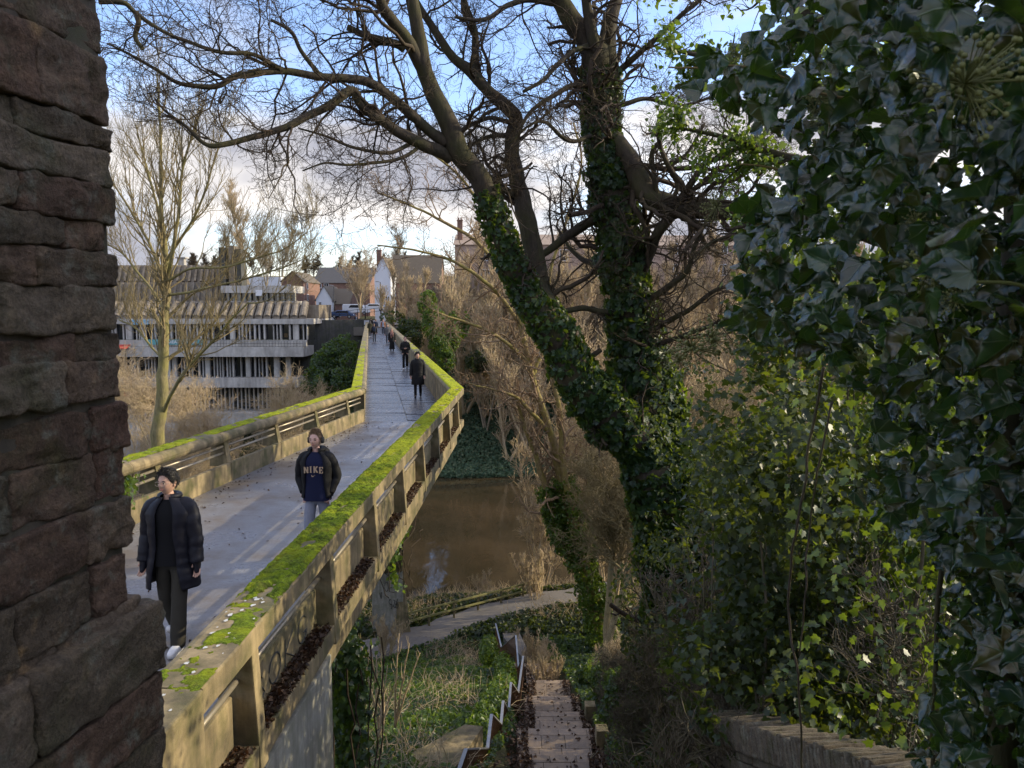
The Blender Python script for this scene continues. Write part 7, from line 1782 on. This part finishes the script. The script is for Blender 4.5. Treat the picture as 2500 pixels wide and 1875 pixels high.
o = tw2(np.array([[0, -.146, 1.285]])+off2)[0]; xd = tw2(np.array([[1., 0, 0]]))[0]-tw2(np.array([[0., 0, 0]]))[0]
GL = {'N': [((-.5, 0), (-.5, 1)), ((.5, 0), (.5, 1)), ((-.5, 1), (.5, 0)), ((-.72, 0), (-.28, 0)), ((-.72, 1), (-.4, 1)), ((.28, 1), (.72, 1))],
      'I': [((0, 0), (0, 1)), ((-.28, 0), (.28, 0)), ((-.28, 1), (.28, 1))],
      'K': [((-.4, 0), (-.4, 1)), ((-.3, .45), (.45, 1)), ((-.1, .55), (.5, 0)), ((-.65, 0), (-.15, 0)), ((-.65, 1), (-.15, 1)), ((.25, 1), (.68, 1)), ((.3, 0), (.72, 0))],
      'E': [((-.35, 0), (-.35, 1)), ((-.6, 1), (.5, 1)), ((-.6, 0), (.5, 0)), ((-.35, .5), (.2, .5)), ((.5, 1), (.5, .75)), ((.5, 0), (.5, .25)), ((.2, .36), (.2, .64))]}
for i, (ch, cx, dz_) in enumerate((('N', -.098, -.004), ('I', -.036, .005), ('K', .028, .005), ('E', .100, -.004))):
    mb = MB(); fp = lambda a, b: tw2(np.array([[cx+a*.042, -.1455+abs(cx+a*.042)*.055, 1.245+dz_+b*.075]])+off2)[0]
    for (a, b) in GL[ch]: v = (abs(b[0]-a[0]) > .45 and abs(b[1]-a[1]) < .01) or abs(b[0]-a[0]) < .45 and abs(b[1]-a[1]) < .3; mb.bar(fp(*a), fp(*b), .006, .009 if v else .017, (0, 0, 1) if abs(b[1]-a[1]) < .01 else (1, 0, 0))
    mb.build('letter', M['letter'], t2)
sw = [(-.045, .0), (-.032, -.018), (-.012, -.020), (.055, .022), (-.008, -.006), (-.022, -.006), (-.03, .006), (-.036, .020)]
mb = MB(); P = [tw2(np.array([[a*.62, -.150, 1.205+b*.8]])+off2)[0] for a, b in sw]; mb.quad(*P); mb.build('swoosh', M['letter'], t2, fix=False)
yw = .18
def on_deck(px, d): return (W(px, d*1.0)*(1+.0), d, .006)
person('woman with dark curly hair in a long black padded coat walking past the bend', on_deck(1019, 30), yw-.1, 1.70, 'coat_black', .52, 0, None, 'tr_black', 'hair_black', 'curly', (.14, -.14), 'down', 'shoe_black', .007, ('hood',), None, 'skin', .2)
person('man in black looking down at a phone, wearing white trainers', on_deck(989, 43.4), yw, 1.76, 'coat_black', .92, 0, None, 'tr_black', 'hair_brown', 'short', (.08, -.10), 'phone', 'shoe_white', 0, ('phone', 'hood'), None, 'skin_pale', 0, .01, .3)
person('woman with a pink scarf and long black skirt', on_deck(957, 61), yw, 1.72, 'coat_black', .75, 0, None, 'tr_black', 'hair_fair', 'long', (.06, -.06), 'down', 'shoe_black', 0, ('scarf',), 'coat_black', 'skin_pale')
person('person in a dark grey coat walking just behind the scarfed woman', on_deck(947, 74), yw, 1.75, 'grey_cloth', .72, 0, None, 'tr_black', 'hair_brown', 'short', (.12, -.12), 'down', 'shoe_black', 0, (), None, 'skin_pale')
person('person in an open rust jacket over a pale top near the far end', on_deck(936, 99), yw, 1.78, 'coat_orange', .85, .75, 'tr_grey', 'denim', 'hair_brown', 'short', (.1, -.1), 'down', 'shoe_black', 0, (), None, 'skin_pale')
person('person with a dark blue backpack walking away along the left side', on_deck(914, 77.5), yw+math.pi, 1.74, 'coat_black', .88, 0, None, 'tr_black', 'hair_brown', 'short', (.14, -.14), 'down', 'shoe_black', 0, ('backpack',), None, 'skin_pale')
person('person in an olive parka with fur-trimmed hood by the left parapet', on_deck(904, 89), yw+math.pi, 1.80, 'coat_olive', .62, 0, None, 'tr_black', 'hair_black', 'short', (.1, -.1), 'down', 'shoe_white', 0, ('fur', 'hood'), None, 'skin')
person('person in dark denim jacket walking away ahead of the backpacker', on_deck(918, 100), yw+math.pi, 1.78, 'denim', .88, 0, None, 'tr_black', 'hair_fair', 'short', (.1, -.1), 'down', 'shoe_black', 0, ('backpack',), None, 'skin_pale')
person('person in a black hat at the far end of the bridge', on_deck(907, 110), yw+math.pi, 1.80, 'coat_black', .7, 0, None, 'tr_black', 'hair_black', 'short', (.1, -.1), 'down', 'shoe_black', 0, ('hat',), None, 'skin')
person('person carrying a white bag beside the foot of the street tree', (W(871, 128.5), 128.5, .32), .3, 1.7, 'coat_black', .8, .5, 'tr_grey', 'denim', 'hair_brown', 'long', (.1, -.1), 'down', 'shoe_black', 0, ('bag',), None, 'skin_pale')
